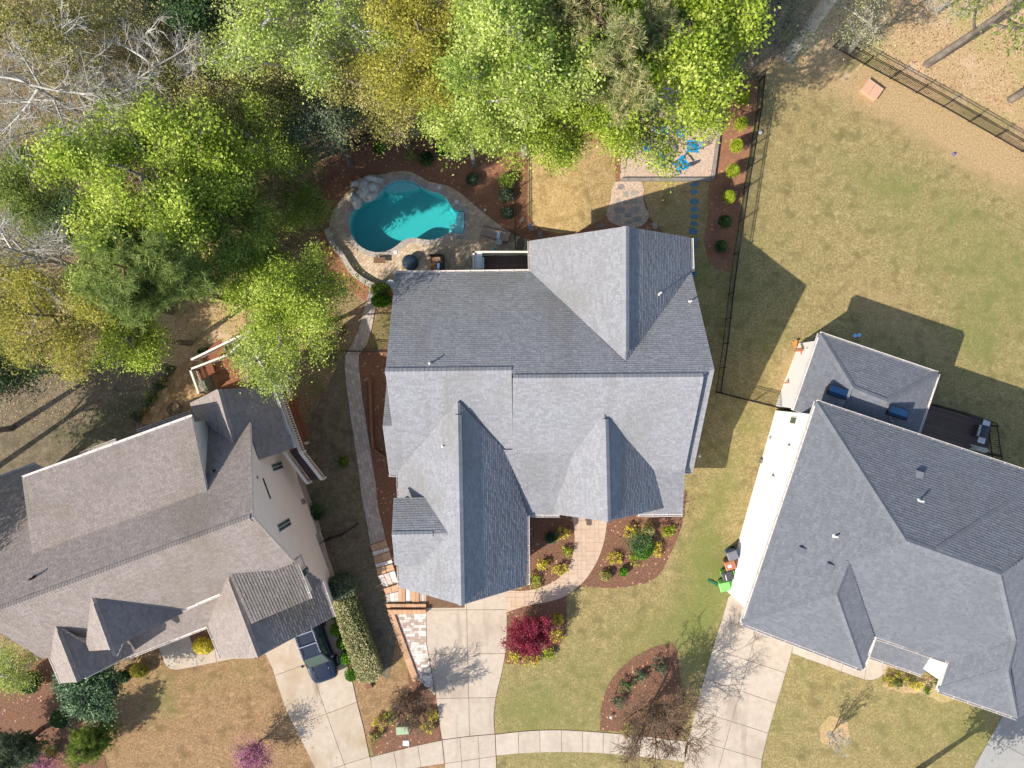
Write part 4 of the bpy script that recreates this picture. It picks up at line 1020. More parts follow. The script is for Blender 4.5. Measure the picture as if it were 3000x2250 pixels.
for a, b, hw in ((P(-90, 1820, 9.7), P(733, 1518, 9.7), .2), (P(640, 1142, 6.15), P(680, 1288, 6.15), .18), (P(672, 1700, 6.98), P(757, 1925, 6.95), .18), (P(276, 1770, 8.6), P(325, 1903, 8.6), .17), (P(170, 1850, 7.74), P(228, 1998, 7.74), .17)):
    lh.ridge(a, b, hw, 0.05, 0.8, 0.16)
Ua, Va = (UL.x, UL.y), (VL.x, VL.y)
def lgab(prof_v, u0, u1): lh.gable(prof_v, (lw(u0, 0), Va), (lw(u1, 0), Va))
def lgabu(prof_u, v0, v1): lh.gable(prof_u, (lw(0, v0), Ua), (lw(0, v1), Ua))
lgab([(-5.4, -1.3), (3.2, -1.3), (3.2, 5.0), (-1.98, 9.35), (-5.4, 6.0)], -15.87, -20)
lgab([(-4.6, -1.3), (3.2, -1.3), (3.2, 5.0), (-1.98, 9.3), (-4.6, 6.4)], -19.9, -29.5)
lgab([(-3.0, -1.3), (3.0, -1.3), (3.0, 3.2), (0.5, 5.0), (-3.0, 4.6)], -29.6, -38)
lgabu([(-22.0, -1.2), (-15.875, -1.2), (-15.875, 4.05), (-19.2, 6.4), (-22.0, 4.2)], -9.4, -6.9)
lgabu([(-20.6, -1.2), (-15.88, -1.2), (-15.88, 4.0), (-19.2, 6.3), (-20.6, 5.2)], -6.95, -4)
lgabu([(-27.2, -.5), (-24.2, -.5), (-24.2, 5.6), (-25.95, 7.8), (-27.2, 6.4)], -5.9, -3)
lgabu([(-30.4, -.5), (-27.9, -.5), (-27.9, 5.6), (-29.0, 6.9), (-30.4, 5.8)], -7.6, -3)
lgabu([(-18.2, -1.3), (-14.5, -1.3), (-14.5, 4.2), (-16.5, 5.6), (-18.2, 4.4)], 3.0, 5.0)
q = [zat(DP, *p) for p in ((80, 1412), (555, 1238), (595, 1425), (110, 1600))]
lh.walls.add([tuple(p-lo-Vector((0, 0, .22))) for p in q]+[tuple(p-lo-Vector((0, 0, 3.5))) for p in q], [(0, 1, 2, 3), (7, 6, 5, 4), (0, 4, 5, 1), (1, 5, 6, 2), (2, 6, 7, 3), (3, 7, 4, 0)])
q = [zat(E2, *p) for p in ((690, 1690), (850, 1655), (893, 1750), (745, 1812))]
lh.walls.add([tuple(p-lo-Vector((0, 0, .22))) for p in q]+[tuple(p-lo-Vector((0, 0, 2.2))) for p in q], [(0, 1, 2, 3), (7, 6, 5, 4), (0, 4, 5, 1), (1, 5, 6, 2), (2, 6, 7, 3), (3, 7, 4, 0)])
lh.finish(M['tan_siding'])
# lap siding courses on the visible end wall: thin boards, and a foundation band
WALL = (UL, -15.87)
gut = lambda pl, a, b, dx: lh.gutter(zat(pl, *a)+dx, zat(pl, *b)+dx, M['white_trim'])
z_ = Vector((0, 0, -.05))
gut(DP, (64, 1402), (562, 1221), VL*.07+z_); gut(BL, (-90, 1432), (103, 1360), VL*.07+z_); gut(WEp, (793, 1129), (861, 1313), UL*.07+z_)
gut(G2E, (939, 1700), (977, 1808), UL*.07+z_); gut(E2, (868, 1655), (908, 1755), UL*.07+z_); gut(G2W, (610, 1832), (649, 1928), -UL*.07+z_)
gut(PR, (362, 1930), (616, 1831), -VL*.07+z_); gut(FP, (534, 1786), (648, 1737), -VL*.07+z_); gut(LGW, (149, 1927), (181, 2002), -UL*.07+z_)
def lap_wall(root, o, U, V, d, prof, z0, z1, m, step=0.18):
    """siding boards on the wall plane n = U at distance d; prof(z) -> (v0, v1)"""
    mb = MB(); z = z0
    while z < z1:
        r_ = prof(z+step/2)
        if r_:
            a = U*(d+0.004)+V*r_[0]; b = U*(d+0.004)+V*r_[1]
            lo_, hi_ = U*0.022, U*0.004
            V4 = [a+lo_, b+lo_, b+hi_, a+hi_]
            zz = (z, z, z+step, z+step)
            mb.add([(p.x-o.x, p.y-o.y, h_-o.z) for p, h_ in zip(V4, zz)]+[(p.x-o.x, p.y-o.y, z-o.z) for p in (a, b)], [(0, 1, 2, 3), (4, 5, 1, 0)], random.random())
        z += step
    return mb.build('siding', m, root, kind='stuff')
def prof_l(z):
    if z > 9.2: return None
    vb = 3.1 if z < 5.0 else 3.1-(z-5.0)*5.08/4.35
    if z < 4.0: vf = -9.3+0.1
    elif z < 5.9: vf = -5.35
    else: vf = -5.35+(z-5.9)*3.37/3.4
    return (vf, vb)
lap_wall(lh.root, lo, UL, VL, -15.87, prof_l, -1.0, 9.2, M['tan_siding'])
mb = MB(); a = UL*-15.84
for v0, v1, zb, zt in ((-9.2, -5.0, -0.4, 0.35), (-5.0, -1.0, -1.1, -0.1), (-1.0, 3.0, -1.2, -0.35)):
    c = a+VL*((v0+v1)/2); mb.box((c.x-lo.x, c.y-lo.y, (zb+zt)/2-lo.z), (0.12, v1-v0-.01, zt-zb), math.atan2(UL.y, UL.x))
mb.build('foundation', M['stone_base'], lh.root)
def window(h, wp, U, V, x0, y0, x1, y1, mull=1):
    """window on wall plane wp = (n, d) seen at the two px corners"""
    a = zat(wp, x0, y0); b = zat(wp, x1, y1)
    va, vb = sorted((a.dot(V), b.dot(V))); za, zb = sorted((a.z, b.z)); d = wp[1]
    rz = math.atan2(U.y, U.x)
    def bx(v0, v1, z0, z1, t, off, name, m, par):
        c = U*(d+off)+V*((v0+v1)/2); mb = MB(); mb.box((c.x-h.o.x, c.y-h.o.y, (z0+z1)/2-h.o.z), (t, v1-v0, z1-z0), rz); return mb.build(name, m, par)
    w_ = bx(va, vb, za, zb, 0.05, 0.02, 'window', M['white_trim'], h.root)
    k = (vb-va-0.1)/(mull+1)
    for i in range(mull+1): bx(va+0.06+i*(k+.01), va+0.05+i*(k+.01)+k-0.02, za+.07, zb-.07, 0.02, 0.045, 'pane', M['glass'], w_)
window(lh, WALL, UL, VL, 800, 1384, 822, 1350); window(lh, WALL, UL, VL, 818, 1562, 845, 1515); window(lh, WALL, UL, VL, 884, 1700, 898, 1655, 0)
def wallbox(h, wp, U, V, px, py, wv, hz, t, m, name='wall_vent'):
    c = zat(wp, px, py)+U*(t/2); mb = MB(); mb.box(c-h.o, (t, wv, hz), math.atan2(U.y, U.x)); return mb.build(name, m, h.root)
wallbox(lh, WALL, UL, VL, 780, 1432, 1.3, 0.12, 0.06, M['black_metal'], 'gable_vent')
wallbox(lh, WALL, UL, VL, 884, 1471, 0.35, 0.25, 0.2, M['steel'], 'meter_box'); wallbox(lh, WALL, UL, VL, 875, 1426, 0.1, 0.7, 0.06, M['white_pvc'], 'conduit')
wallbox(lh, WALL, UL, VL, 880, 1438, 0.1, 0.5, 0.06, M['white_pvc'], 'conduit'); wallbox(lh, WALL, UL, VL, 753, 1399, 0.18, 0.18, 0.04, M['steel'])
lh.pipe(zat(BL, 100, 1692), 0.5, 0.06, M['black_metal']); lh.pipe(zat(BL, 628, 1380), 0.4, 0.05, M['black_metal'])
# back bay roof edges under the long dormer
for (x0, y0), (x1, y1) in (((236, 1328), (340, 1288)), ((400, 1262), (560, 1206))):
    a = P(x0, y0, 3.4); b = P(x1, y1, 3.4); c = (a+b)/2-VL*0.9
    mb = MB(); mb.box((c.x-lo.x, c.y-lo.y, 3.3-lo.z), ((b-a).length, 1.9, 0.22), math.atan2(UL.y, UL.x)); bay = mb.build('bay_roof', M['sh_left'], lh.root)
    lh.gutter(a, b, M['white_trim'])
# ---- left neighbour's red deck
def boards(root, o, quad, z, m, n, name='board', gap=0.004, th=0.04):
    a, b, c, d = [Vector(p) for p in quad]
    for k in range(n):
        p, q = a.lerp(d, k/n), b.lerp(c, k/n); r_, s_ = b.lerp(c, (k+1)/n), a.lerp(d, (k+1)/n)
        mb = MB(); mb.prism(inset([(v.x-o.x, v.y-o.y) for v in (p, q, r_, s_)], gap), z-th-o.z, z-o.z, random.random()); mb.build(name, m, root)
zd = 1.5; o = P(600, 1100, -1.0)
dl = thing('wooden_deck', 'red brown wooden deck with white railing behind the beige house, partly under a tree', 'deck', o)
q = [P(578, 1083, zd), P(700, 1035, zd), P(770, 1190, zd), P(600, 1160, zd)]
boards(dl, o, q, zd, M['deck_red'], 26)
railing(dl, o, [P(601, 1150, zd), P(577, 1083, zd), P(688, 1040, zd), P(745, 985, zd), P(775, 1070, zd)], zd, M['white_pvc'])
q = [P(598, 1062, 0.4), P(685, 1020, 1.2), P(672, 1000, 1.2), P(585, 1046, 0.4)]
st = 9
for k in range(st):
    t = k/st; a = P(590+90*t, 1065-45*t, 0); c = a; zz = -0.9+2.2*t
    mb = MB(); mb.box((c.x-o.x, c.y-o.y, zz-o.z), (0.34, 1.3, 0.05), math.radians(25)); mb.build('tread', M['deck_red'], dl)
railing(dl, o, [P(582, 1054, 0.0), P(745, 975, 1.5)], 0, M['white_pvc'])
o2 = P(900, 1300, -1.0)
dl2 = thing('side_deck', 'narrow red brown walkway deck with white railings beside the beige house', 'deck', o2)
zs = 2.2
q = [P(795, 1130, zs), P(838, 1125, zs), P(896, 1312, zs), P(845, 1320, zs)]
boards(dl2, o2, q, zs, M['deck_red'], 30)
def PT(a, b, zf): p = P(a, b, zf+1.0); return Vector((p.x, p.y, zf))
railing(dl2, o2, [PT(806, 1118, zs), PT(880, 1325, zs)], zs, M['white_pvc'], bal=0.16, wd=0.2)
qs = [P(845, 1320, 2.0), P(892, 1312, 2.0), P(948, 1398, 0.6), P(908, 1412, 0.6)]
n = 16
for k in range(n):
    t0, t1 = k/n, (k+1)/n; z = 2.0-1.4*t0
    p, r_, s_, u_ = qs[0].lerp(qs[3], t0), qs[1].lerp(qs[2], t0), qs[1].lerp(qs[2], t1), qs[0].lerp(qs[3], t1)
    mb = MB(); mb.prism([(v.x-o2.x, v.y-o2.y) for v in (p, r_, s_, u_)], z-0.05-o2.z, z-o2.z, random.random()); mb.build('tread', M['deck_dark'], dl2)
railing(dl2, o2, [PT(832, 1324, 2.0), PT(900, 1416, 0.6)], 0, M['white_pvc'], bal=0.16, wd=0.18)
railing(dl2, o2, [PT(880, 1325, 2.0), PT(942, 1404, 0.6)], 0, M['white_pvc'], bal=0.16, wd=0.2)
mb = MB(); q = [P(840, 1165, 0.5), P(860, 1165, 0.5), P(903, 1278, 0.5), P(880, 1288, 0.5)]
mb.prism([(v.x-o2.x, v.y-o2.y) for v in q], 0.3-o2.z, 0.5-o2.z); mb.build('lower_platform', M['deck_red'], dl2)
for px_, py_ in ((800, 1145), (838, 1145), (862, 1300), (890, 1300)):
    p = P(px_, py_, 0); mb = MB(); mb.box((p.x-o2.x, p.y-o2.y, 0.55-o2.z), (0.15, 0.15, 3.2)); mb.build('support_post', M['white_pvc'], dl2)

# ------------------------------------------------------------------ right neighbour (white siding, charcoal hip roof)
UR = Vector((0.949, -0.316, 0)); VR = Vector((0.316, 0.949, 0))
def rw(u, v): p = UR*u+VR*v; return (p.x, p.y)
ro = Vector((*rw(26, -2), 0))
rh = House('neighbour_house', 'white sided house with dark charcoal hip roof on the right', ro, M['sh_right'], M['white_trim'])
A, B = (2393, 1178), (2175, 1825); ze = 6.0; zp = 8.9
NP = plane([(*A, ze), (3000, 1380, ze), (2655, 1585, zp)])
WP = plane([(*A, ze), (*B, ze), (2655, 1585, zp)])
SP = plane([(2655, 1585, zp), (2930, 1683, zp), (2780, 1938, ze)])
q1 = zat(WP, 2450, 1740).z; q2 = zat(WP, 2487, 1645).z
S2 = plane([(2450, 1740, q1), (*B, ze), (2527, 1960, ze)])
E3 = plane([(2487, 1645, q2), (2450, 1740, q1), (2527, 1960, ze)])
N2 = plane([(2748, 1612, zp), (2930, 1683, zp), (3000, 1448, zat(NP, 3000, 1448).z)])
tS = zat(SP, 2975, 1870).z
WR = plane([(2780, 1938, ze), (2752, 2023, ze), (2975, 1880, tS)])
t2 = zat(WR, 2952, 1965).z
FRn = plane([(2952, 1965, t2), (2752, 2023, ze), (2980, 2102, ze)])
EP = plane([(2930, 1683, zp), (2975, 1880, tS), (2980, 2102, ze)])
kw = dict(ex=0.16, tw=(0.16, 0.32))
rh.facet([A, (3100, 1413), (3100, 1383), (2748, 1612), (2655, 1585)], NP, **kw)
rh.facet([A, (2655, 1585), (2487, 1645), (2450, 1740), B], WP, **kw)
rh.facet([(2655, 1585), (2930, 1683), (2975, 1875), (2780, 1938), (2560, 1863), (2487, 1645)], SP, **kw)
rh.facet([B, (2527, 1960), (2450, 1740)], S2, **kw)
rh.facet([(2450, 1740), (2527, 1960), (2561, 1864), (2487, 1645)], E3, **kw)
rh.facet([(2748, 1612), (2930, 1683), (3100, 1570), (3100, 1383)], N2, **kw)
rh.facet([(2780, 1938), (2752, 2023), (2952, 1965), (2975, 1875)], WR, **kw)
rh.facet([(2752, 2023), (2980, 2102), (2952, 1965)], FRn, **kw)
rh.facet([(2930, 1683), (2975, 1875), (2952, 1965), (2980, 2102), (3100, 2050), (3100, 1570)], EP, **kw)
PO = plane([(2547, 1922, 3.3), (2702, 1976, 3.3), (2561, 1869, 3.75)])
rh.facet([(2546, 1922), (2566, 1850), (2740, 1905), (2715, 1962), (2702, 1976)], PO, **kw)
for a, b in ((A, (2655, 1585)), ((2655, 1585), (2487, 1645)), ((2487, 1645), (2450, 1740)), ((2450, 1740), B)):
    rh.ridge(zat(WP, *a), zat(WP, *b), 0.2, 0.035, 0.5, 0.2)
for pl, a, b in ((SP, (2655, 1585), (2930, 1683)), (N2, (2748, 1612), (3100, 1383)), (S2, (2450, 1740), (2527, 1960)), (N2, (2930, 1683), (3100, 1570)), (EP, (2930, 1683), (2975, 1875)), (FRn, (2952, 1965), (2752, 2023)), (FRn, (2952, 1965), (2980, 2102)), (WR, (2975, 1875), (2952, 1965))):
    rh.ridge(zat(pl, *a), zat(pl, *b), 0.2, 0.035, 0.5, 0.2)
# sunroom
sn = (2403, 978); zs_ = 4.1; zt = 5.15
SW_p = plane([(*sn, zs_), (2325, 1202, zs_), (2500, 1138, zt)]); SN_p = plane([(*sn, zs_), (2748, 1095, zs_), (2550, 1158, zt)])
SE_p = plane([(2748, 1095, zs_), (2688, 1268, zs_), (2598, 1177, zt)]); SS_p = plane([(2500, 1138, zt), (2598, 1177, zt), (2540, 1250, 4.4)])
rh.facet([sn, (2500, 1138), (2440, 1240), (2325, 1202)], SW_p, **kw)
rh.facet([sn, (2748, 1095), (2598, 1177), (2500, 1138)], SN_p, **kw)
rh.facet([(2748, 1095), (2688, 1270), (2620, 1262), (2598, 1177)], SE_p, **kw)
rh.facet([(2500, 1138), (2598, 1177), (2640, 1275), (2430, 1240)], SS_p, **kw)
rh.ridge(zat(SW_p, *sn), zat(SW_p, 2500, 1138), 0.2, 0.035, 0.35, 0.2); rh.ridge(zat(SN_p, 2748, 1095), zat(SN_p, 2598, 1177), 0.2, 0.035, 0.35, 0.2)
rh.ridge(zat(SN_p, 2500, 1138), zat(SN_p, 2598, 1177), 0.2, 0.035, 0.35, 0.2)
rh.prismwall([tuple(G(2272, 1202).xy), tuple(G(2124, 1726).xy), rw(24.6, -8.8), rw(24.6, -6.9), rw(30.1, -6.9), rw(30.1, -8.8), rw(34.2, -8.8), rw(34.2, -5), rw(46, -5), rw(46, 4.2)], 0.0, 5.85)
pz = [zat((Vector((0, 0, 1)), 3.9), *p).xy for p in ((2415, 995), (2735, 1103), (2680, 1262), (2340, 1195))]
rh.prismwall([tuple(p) for p in pz], 0.0, 3.95)
rh.finish(M['white_siding'])
RWALL = None
w0, w1 = G(2272, 1202), G(2124, 1726); vd = (w0-w1).normalized(); un = Vector((-vd.y, vd.x, 0)); un = un if un.x < 0 else -un
RW = (un, un.dot(w0))
lap_wall(rh.root, ro, un, vd, RW[1], lambda z: (w1.dot(vd)+.02, w0.dot(vd)-.02) if z < 5.8 else None, 0.25, 5.8, M['white_siding'], 0.2)
window(rh, RW, un, vd, 2314, 1242, 2338, 1222, 0); window(rh, RW, un, vd, 2358, 1270, 2372, 1245, 1); window(rh, RW, un, vd, 2284, 1485, 2298, 1455, 1)
wallbox(rh, RW, un, vd, 2232, 1352, 0.3, 0.45, 0.14, M['steel'], 'meter_box'); wallbox(rh, RW, un, vd, 2266, 1403, 0.3, 0.3, 0.18, M['white_pvc'])
wallbox(rh, RW, un, vd, 2313, 1312, 0.22, 0.3, 0.15, M['white_pvc']); wallbox(rh, RW, un, vd, 2259, 1283, 0.12, 0.2, 0.1, M['steel'])
gr = lambda pl, a, b, dx, m=M['white_trim']: rh.gutter(zat(pl, *a)+dx, zat(pl, *b)+dx, m)
gr(NP, A, (3100, 1413), VR*.07+z_); gr(WP, A, B, -UR*.07+z_); gr(S2, (2176, 1828), (2527, 1962), -VR*.07+z_); gr(E3, (2528, 1960), (2562, 1864), UR*.07+z_)
gr(SP, (2560, 1865), (2779, 1939), -VR*.07+z_); gr(WR, (2779, 1940), (2750, 2024), -UR*.07+z_); gr(FRn, (2752, 2025), (2980, 2104), -VR*.07+z_)
gr(SN_p, sn, (2748, 1095), VR*.07+z_); gr(SW_p, sn, (2325, 1202), -UR*.07+z_); gr(SE_p, (2748, 1095), (2690, 1268), UR*.07+z_); gr(PO, (2547, 1924), (2702, 1978), -VR*.07+z_)
for pl, a, b in ((SS_p, 2452, 1148), (SS_p, 2628, 1208)):
    c = zat(pl, a, b)-ro; n_ = pl[0]
    mb = MB(); mb.box((c.x, c.y, c.z+0.07), (1.25, 0.66, 0.2), math.atan2(UR.y, UR.x)); f_ = mb.build('skylight', M['black_metal'], rh.root)
    mb = MB(); mb.box((c.x, c.y, c.z+0.18), (1.12, 0.55, 0.03), math.atan2(UR.y, UR.x)); mb.build('pane', M['sky_glass'], f_)
for pl, a, b in ((WP, 2348, 1613), (WP, 2430, 1661), (NP, 2692, 1390)):
    c = zat(pl, a, b)-ro; mb = MB(); mb.box((c.x, c.y, c.z+0.06), (0.42, 0.42, 0.2), math.atan2(UR.y, UR.x), taper=0.85); mb.build('roof_vent', M['sh_right'], rh.root)
rh.pipe(zat(WP, 2445, 1570), 0.35, 0.06); rh.pipe(zat(NP, 2692, 1466), 0.45, 0.06)
# deck beside the sunroom
o3 = P(2690, 1190, 0); d3 = thing('wooden_deck', 'dark shaded wooden deck with black railing behind the white house', 'deck', o3)
zq = 1.4
boards(d3, o3, [P(2700, 1180, zq), P(2905, 1240, zq), P(2895, 1345, zq), P(2660, 1275, zq)], zq, M['deck_dark'], 24)
p_ = [P(2712, 1183, zq), P(2815, 1212, zq), P(2890, 1238, zq), P(2905, 1345, zq)]
for a, b in zip(p_, p_[1:]):
    a = a-o3; b = b-o3
    for z in (0.12, 1.0): mb = MB(); mb.bar(a+Vector((0, 0, z)), b+Vector((0, 0, z)), 0.05, 0.05); mb.build('rail', M['black_metal'], d3)
    n = int((b-a).length/0.14)
    for k in range(n+1):
        c = a.lerp(b, k/n); mb = MB(); mb.box(c+Vector((0, 0, .55)), (0.022, 0.022, .9)); mb.build('baluster', M['black_metal'], d3)
for a, b in ((2720, 1190), (2885, 1245), (2895, 1330)):
    p = P(a, b, 0)-o3; mb = MB(); mb.box((p.x, p.y, 0.68), (0.16, 0.16, 1.34)); mb.build('support_post', M['deck_dark'], d3)
# cedar stair frame left of the sunroom
o4 = P(2340, 1100, 0); d4 = thing('wooden_stairs', 'cedar stair frame against the left side of the white house sunroom', 'stairs', o4)
def bars(lst, m=M['cedar'], nm='beam'):
    for (a, b, w_, h_) in lst: mb = MB(); mb.bar(P(*a)-o4, P(*b)-o4, w_, h_, random.random()); mb.build(nm, m, d4)
bars([((2327, 1027, 1.2), (2384, 1020, 1.2), .12, .2), ((2349, 1028, 1.1), (2349, 1060, 1.1), .1, .14), ((2361, 1050, 1.6), (2310, 1195, 1.2), .2, .16), ((2300, 1121, .8), (2330, 1121, .8), .1, .14),
      ((2316, 1122, .7), (2316, 1160, .7), .1, .12), ((2340, 1095, 1.2), (2304, 1118, .3), .08, .12), ((2345, 1075, 1.4), (2318, 1105, .5), .08, .12)])
boards(d4, o4, [P(2364, 1048, 1.7), P(2384, 1044, 1.7), P(2336, 1200, 1.7), P(2312, 1198, 1.7)], 1.7, M['cedar'], 12, 'tread')
for a, b in ((2330, 1028), (2362, 1052), (2313, 1192), (2303, 1122)):
    p = P(a, b, 0)-o4; mb = MB(); mb.box((p.x, p.y, 0.65), (0.12, 0.12, 1.3)); mb.build('post', M['cedar'], d4)
mb = MB(); q = [P(*t, 1.9)-o4 for t in ((2362, 1022), (2386, 1021), (2378, 1044), (2360, 1044))]; mb.prism([(v.x, v.y) for v in q], 1.75, 1.9); mb.build('landing', M['white_trim'], d4)
# ------------------------------------------------------------------ plants
def vtubes(S, n):
    """S: (N, 8) p0 xyz, p1 xyz, r0, r1 -> verts, quads"""
    S = np.asarray(S, float); p0, p1 = S[:, :3], S[:, 3:6]; d = p1-p0; d /= np.linalg.norm(d, axis=1, keepdims=True)+1e-9
    up = np.where(np.abs(d[:, 2:3]) < 0.9, np.array([[0, 0, 1.0]]), np.array([[1.0, 0, 0]]))
    x = np.cross(d, up); x /= np.linalg.norm(x, axis=1, keepdims=True)+1e-9; y = np.cross(d, x)
    a = 2*np.pi*np.arange(n)/n; ring = x[:, None]*np.cos(a)[None, :, None]+y[:, None]*np.sin(a)[None, :, None]
    V = np.concatenate([p0[:, None]+ring*S[:, 6][:, None, None], p1[:, None]+ring*S[:, 7][:, None, None]], axis=1)
    N_ = len(S); b = (np.arange(N_)*2*n)[:, None]; k = np.arange(n)
    Q = np.stack([b+k, b+(k+1) % n, b+n+(k+1) % n, b+n+k], axis=2).reshape(-1, 4)
    return V.reshape(-1, 3), Q
def rdir(r, n=1):
    v = r.normal(size=(n, 3)); return v/np.linalg.norm(v, axis=1, keepdims=True)
def curve(p, q, r, bend, n):
    m = (p+q)/2+rdir(r)[0]*bend; t = np.linspace(0, 1, n+1)[:, None]
    return (1-t)**2*p+2*t*(1-t)*m+t*t*q
def skeleton(base, top, C_, R, r, limbs=10, subs=6, twigs=5, r0=0.22, low=-0.8, fine=0, droop=0.0, subl=0.42, twl=0.2, lf=0.35):
    """trunk base->top, limbs into the ellipsoid (C_, R); returns segs by thickness class, tip points"""
    big, sml, tips = [], [], []
    tr = curve(base, top, r, 0.25, 6)
    for i in range(6):
        a, b = 1-i/6*0.75, 1-(i+1)/6*0.75; big.append((*tr[i], *tr[i+1], r0*a, r0*b))
    for l in range(limbs):
        f = lf+(0.97-lf)*(l+r.random())/limbs; p = tr[0]+0; idx = f*6; i = min(5, int(idx)); p = tr[i]+(tr[i+1]-tr[i])*(idx-i)
        d = rdir(r)[0]; d[2] = abs(d[2])*0.9+low*r.random()*0.6 if r.random() < .7 else d[2]*0.5
        if l % 4 == 3: d[2] = r.uniform(.72, .93)
        az = 2*np.pi*(l*0.382+r.random()*0.15); hz = np.sqrt(max(0.05, 1-min(.95, d[2]**2))); d[0], d[1] = np.cos(az)*hz, np.sin(az)*hz
        q = C_+d*R*r.uniform(0.62, 0.95)
        L_ = np.linalg.norm(q-p); c = curve(p, q, r, 0.12*L_, 5); rr = r0*0.42*r.uniform(.7, 1.1)
        for i in range(5): big.append((*c[i], *c[i+1], rr*(1-i/6), rr*(1-(i+1)/6)))
        for s in range(subs):
            k = r.uniform(1.2, 5); i = min(4, int(k)); p2 = c[i]+(c[i+1]-c[i])*(k-i)
            d2 = (c[-1]-c[0])/(L_+1e-6)+rdir(r)[0]*0.9; d2[2] -= droop; d2 /= np.linalg.norm(d2)
            q2 = p2+d2*R*subl*r.uniform(0.5, 1.1); c2 = curve(p2, q2, r, 0.1, 3); r2 = max(.02, rr*0.38)
            for i in range(3): (big if r2 > 0.03 else sml).append((*c2[i], *c2[i+1], r2*(1-i/4), r2*(1-(i+1)/4)))
            for t in range(twigs):
                k = r.uniform(0.6, 3); i = min(2, int(k)); p3 = c2[i]+(c2[i+1]-c2[i])*(k-i)
                d3 = d2+rdir(r)[0]*1.0; d3[2] -= droop; d3 /= np.linalg.norm(d3); q3 = p3+d3*R*twl*r.uniform(.5, 1.2)
                sml.append((*p3, *q3, max(.013 if R[0] > 1.4 else .008, r2*0.4), 0.008)); tips.append(q3); tips.append((p3+q3)/2)
                for f_ in range(fine):
                    p4 = p3+(q3-p3)*r.uniform(.2, 1); d4 = d3+rdir(r)[0]*0.9; d4 /= np.linalg.norm(d4)
                    q4 = p4+d4*R*twl*0.7*r.uniform(.4, 1.1); sml.append((*p4, *q4, 0.011, 0.006)); tips.append(q4)
    return big, sml, np.array(tips)
def leaves(P_, r, size, flat=0.5, asp=0.62):
    n = len(P_); a = r.normal(size=(n, 3)); a /= np.linalg.norm(a, axis=1, keepdims=True)
    nrm = r.normal(size=(n, 3))*(1-flat); nrm[:, 2] += flat; nrm /= np.linalg.norm(nrm, axis=1, keepdims=True)
    a -= nrm*np.sum(a*nrm, axis=1, keepdims=True); a /= np.linalg.norm(a, axis=1, keepdims=True)+1e-9
    b = np.cross(nrm, a); s = size*r.uniform(.45, 1.5, size=(n, 1)); a = a*s/2; b = b*s*asp/2
    V = np.stack([P_-a, P_+b*1.0-a*0.1, P_+a, P_-b-a*0.1], axis=1).reshape(-1, 3)
    return V, np.arange(4*n).reshape(-1, 4)
def mkbark(root, o, big, sml, bark, twigm=None, n1=7, nm='trunk'):
    V, Q = vtubes(np.array(big)-np.array([*o, *o, 0, 0]), n1)
    fast(nm, V, Q, bark, root, sm=True)
    if len(sml):
        V, Q = vtubes(np.array(sml)-np.array([*o, *o, 0, 0]), 3); fast('branches', V, Q, twigm or bark, root, kind='stuff')
def tree(name, label, px, py, zc, rx, rz, leaf, bark='bark', n=14000, size=0.17, base=None, seed=1, limbs=11, subs=6, twigs=5, r0=0.22, spread=0.34,
         flat=0.62, group=None, droop=0.0, ry=None, clump=1.0, fine=0, twl=0.2, tw=None, lf=0.35, vase=None):
    r = np.random.default_rng(seed); Cc = np.array(P(px, py, zc)); g = P(px, py, zc)
    if base is None: bx, by = Cc[0]+r.normal()*0.3, Cc[1]+r.normal()*0.3
    else: b_ = G(*base); bx, by = b_.x, b_.y
    bz = hgt(bx, by)-0.1; o = np.array((bx, by, bz)); R = np.array((rx, ry or rx, rz))
    top = Cc+np.array((0, 0, rz*0.75))
    if vase: top = o+(Cc-o)*vase; lf = 0.3
    big, sml, tips = skeleton(o, top, Cc, R, r, limbs, subs, twigs, r0, droop=droop, fine=fine, twl=twl, lf=lf)
    root = thing(name, label, 'tree', tuple(o), group=group)
    mkbark(root, o, big, sml, M[bark], M[tw] if tw else None)
    if n:
        if rx > 1.45: n = int(n*1.55); size *= 0.80
        # uneven crown: every tip carries its own share of leaves
        wgt = r.gamma(1.1/clump, 1.0, size=len(tips)); wgt *= 0.35+np.clip((tips[:, 2]-Cc[2])/rz+0.6, 0.15, 1.6)
        idx = r.choice(len(tips), size=n, p=wgt/wgt.sum()); P_ = tips[idx]+r.normal(size=(n, 3))*spread*np.array((1, 1, .7))
        P_ -= o; P_[:, 2] = np.maximum(P_[:, 2], 0.3)
        V, Q = leaves(P_, r, size, flat); tv = r.random(len(tips)); var = np.clip(tv[idx]*0.55+r.random(n)*0.45, 0, 1)
        fast('crown', V, Q, M[leaf], root, var=var)
    return root
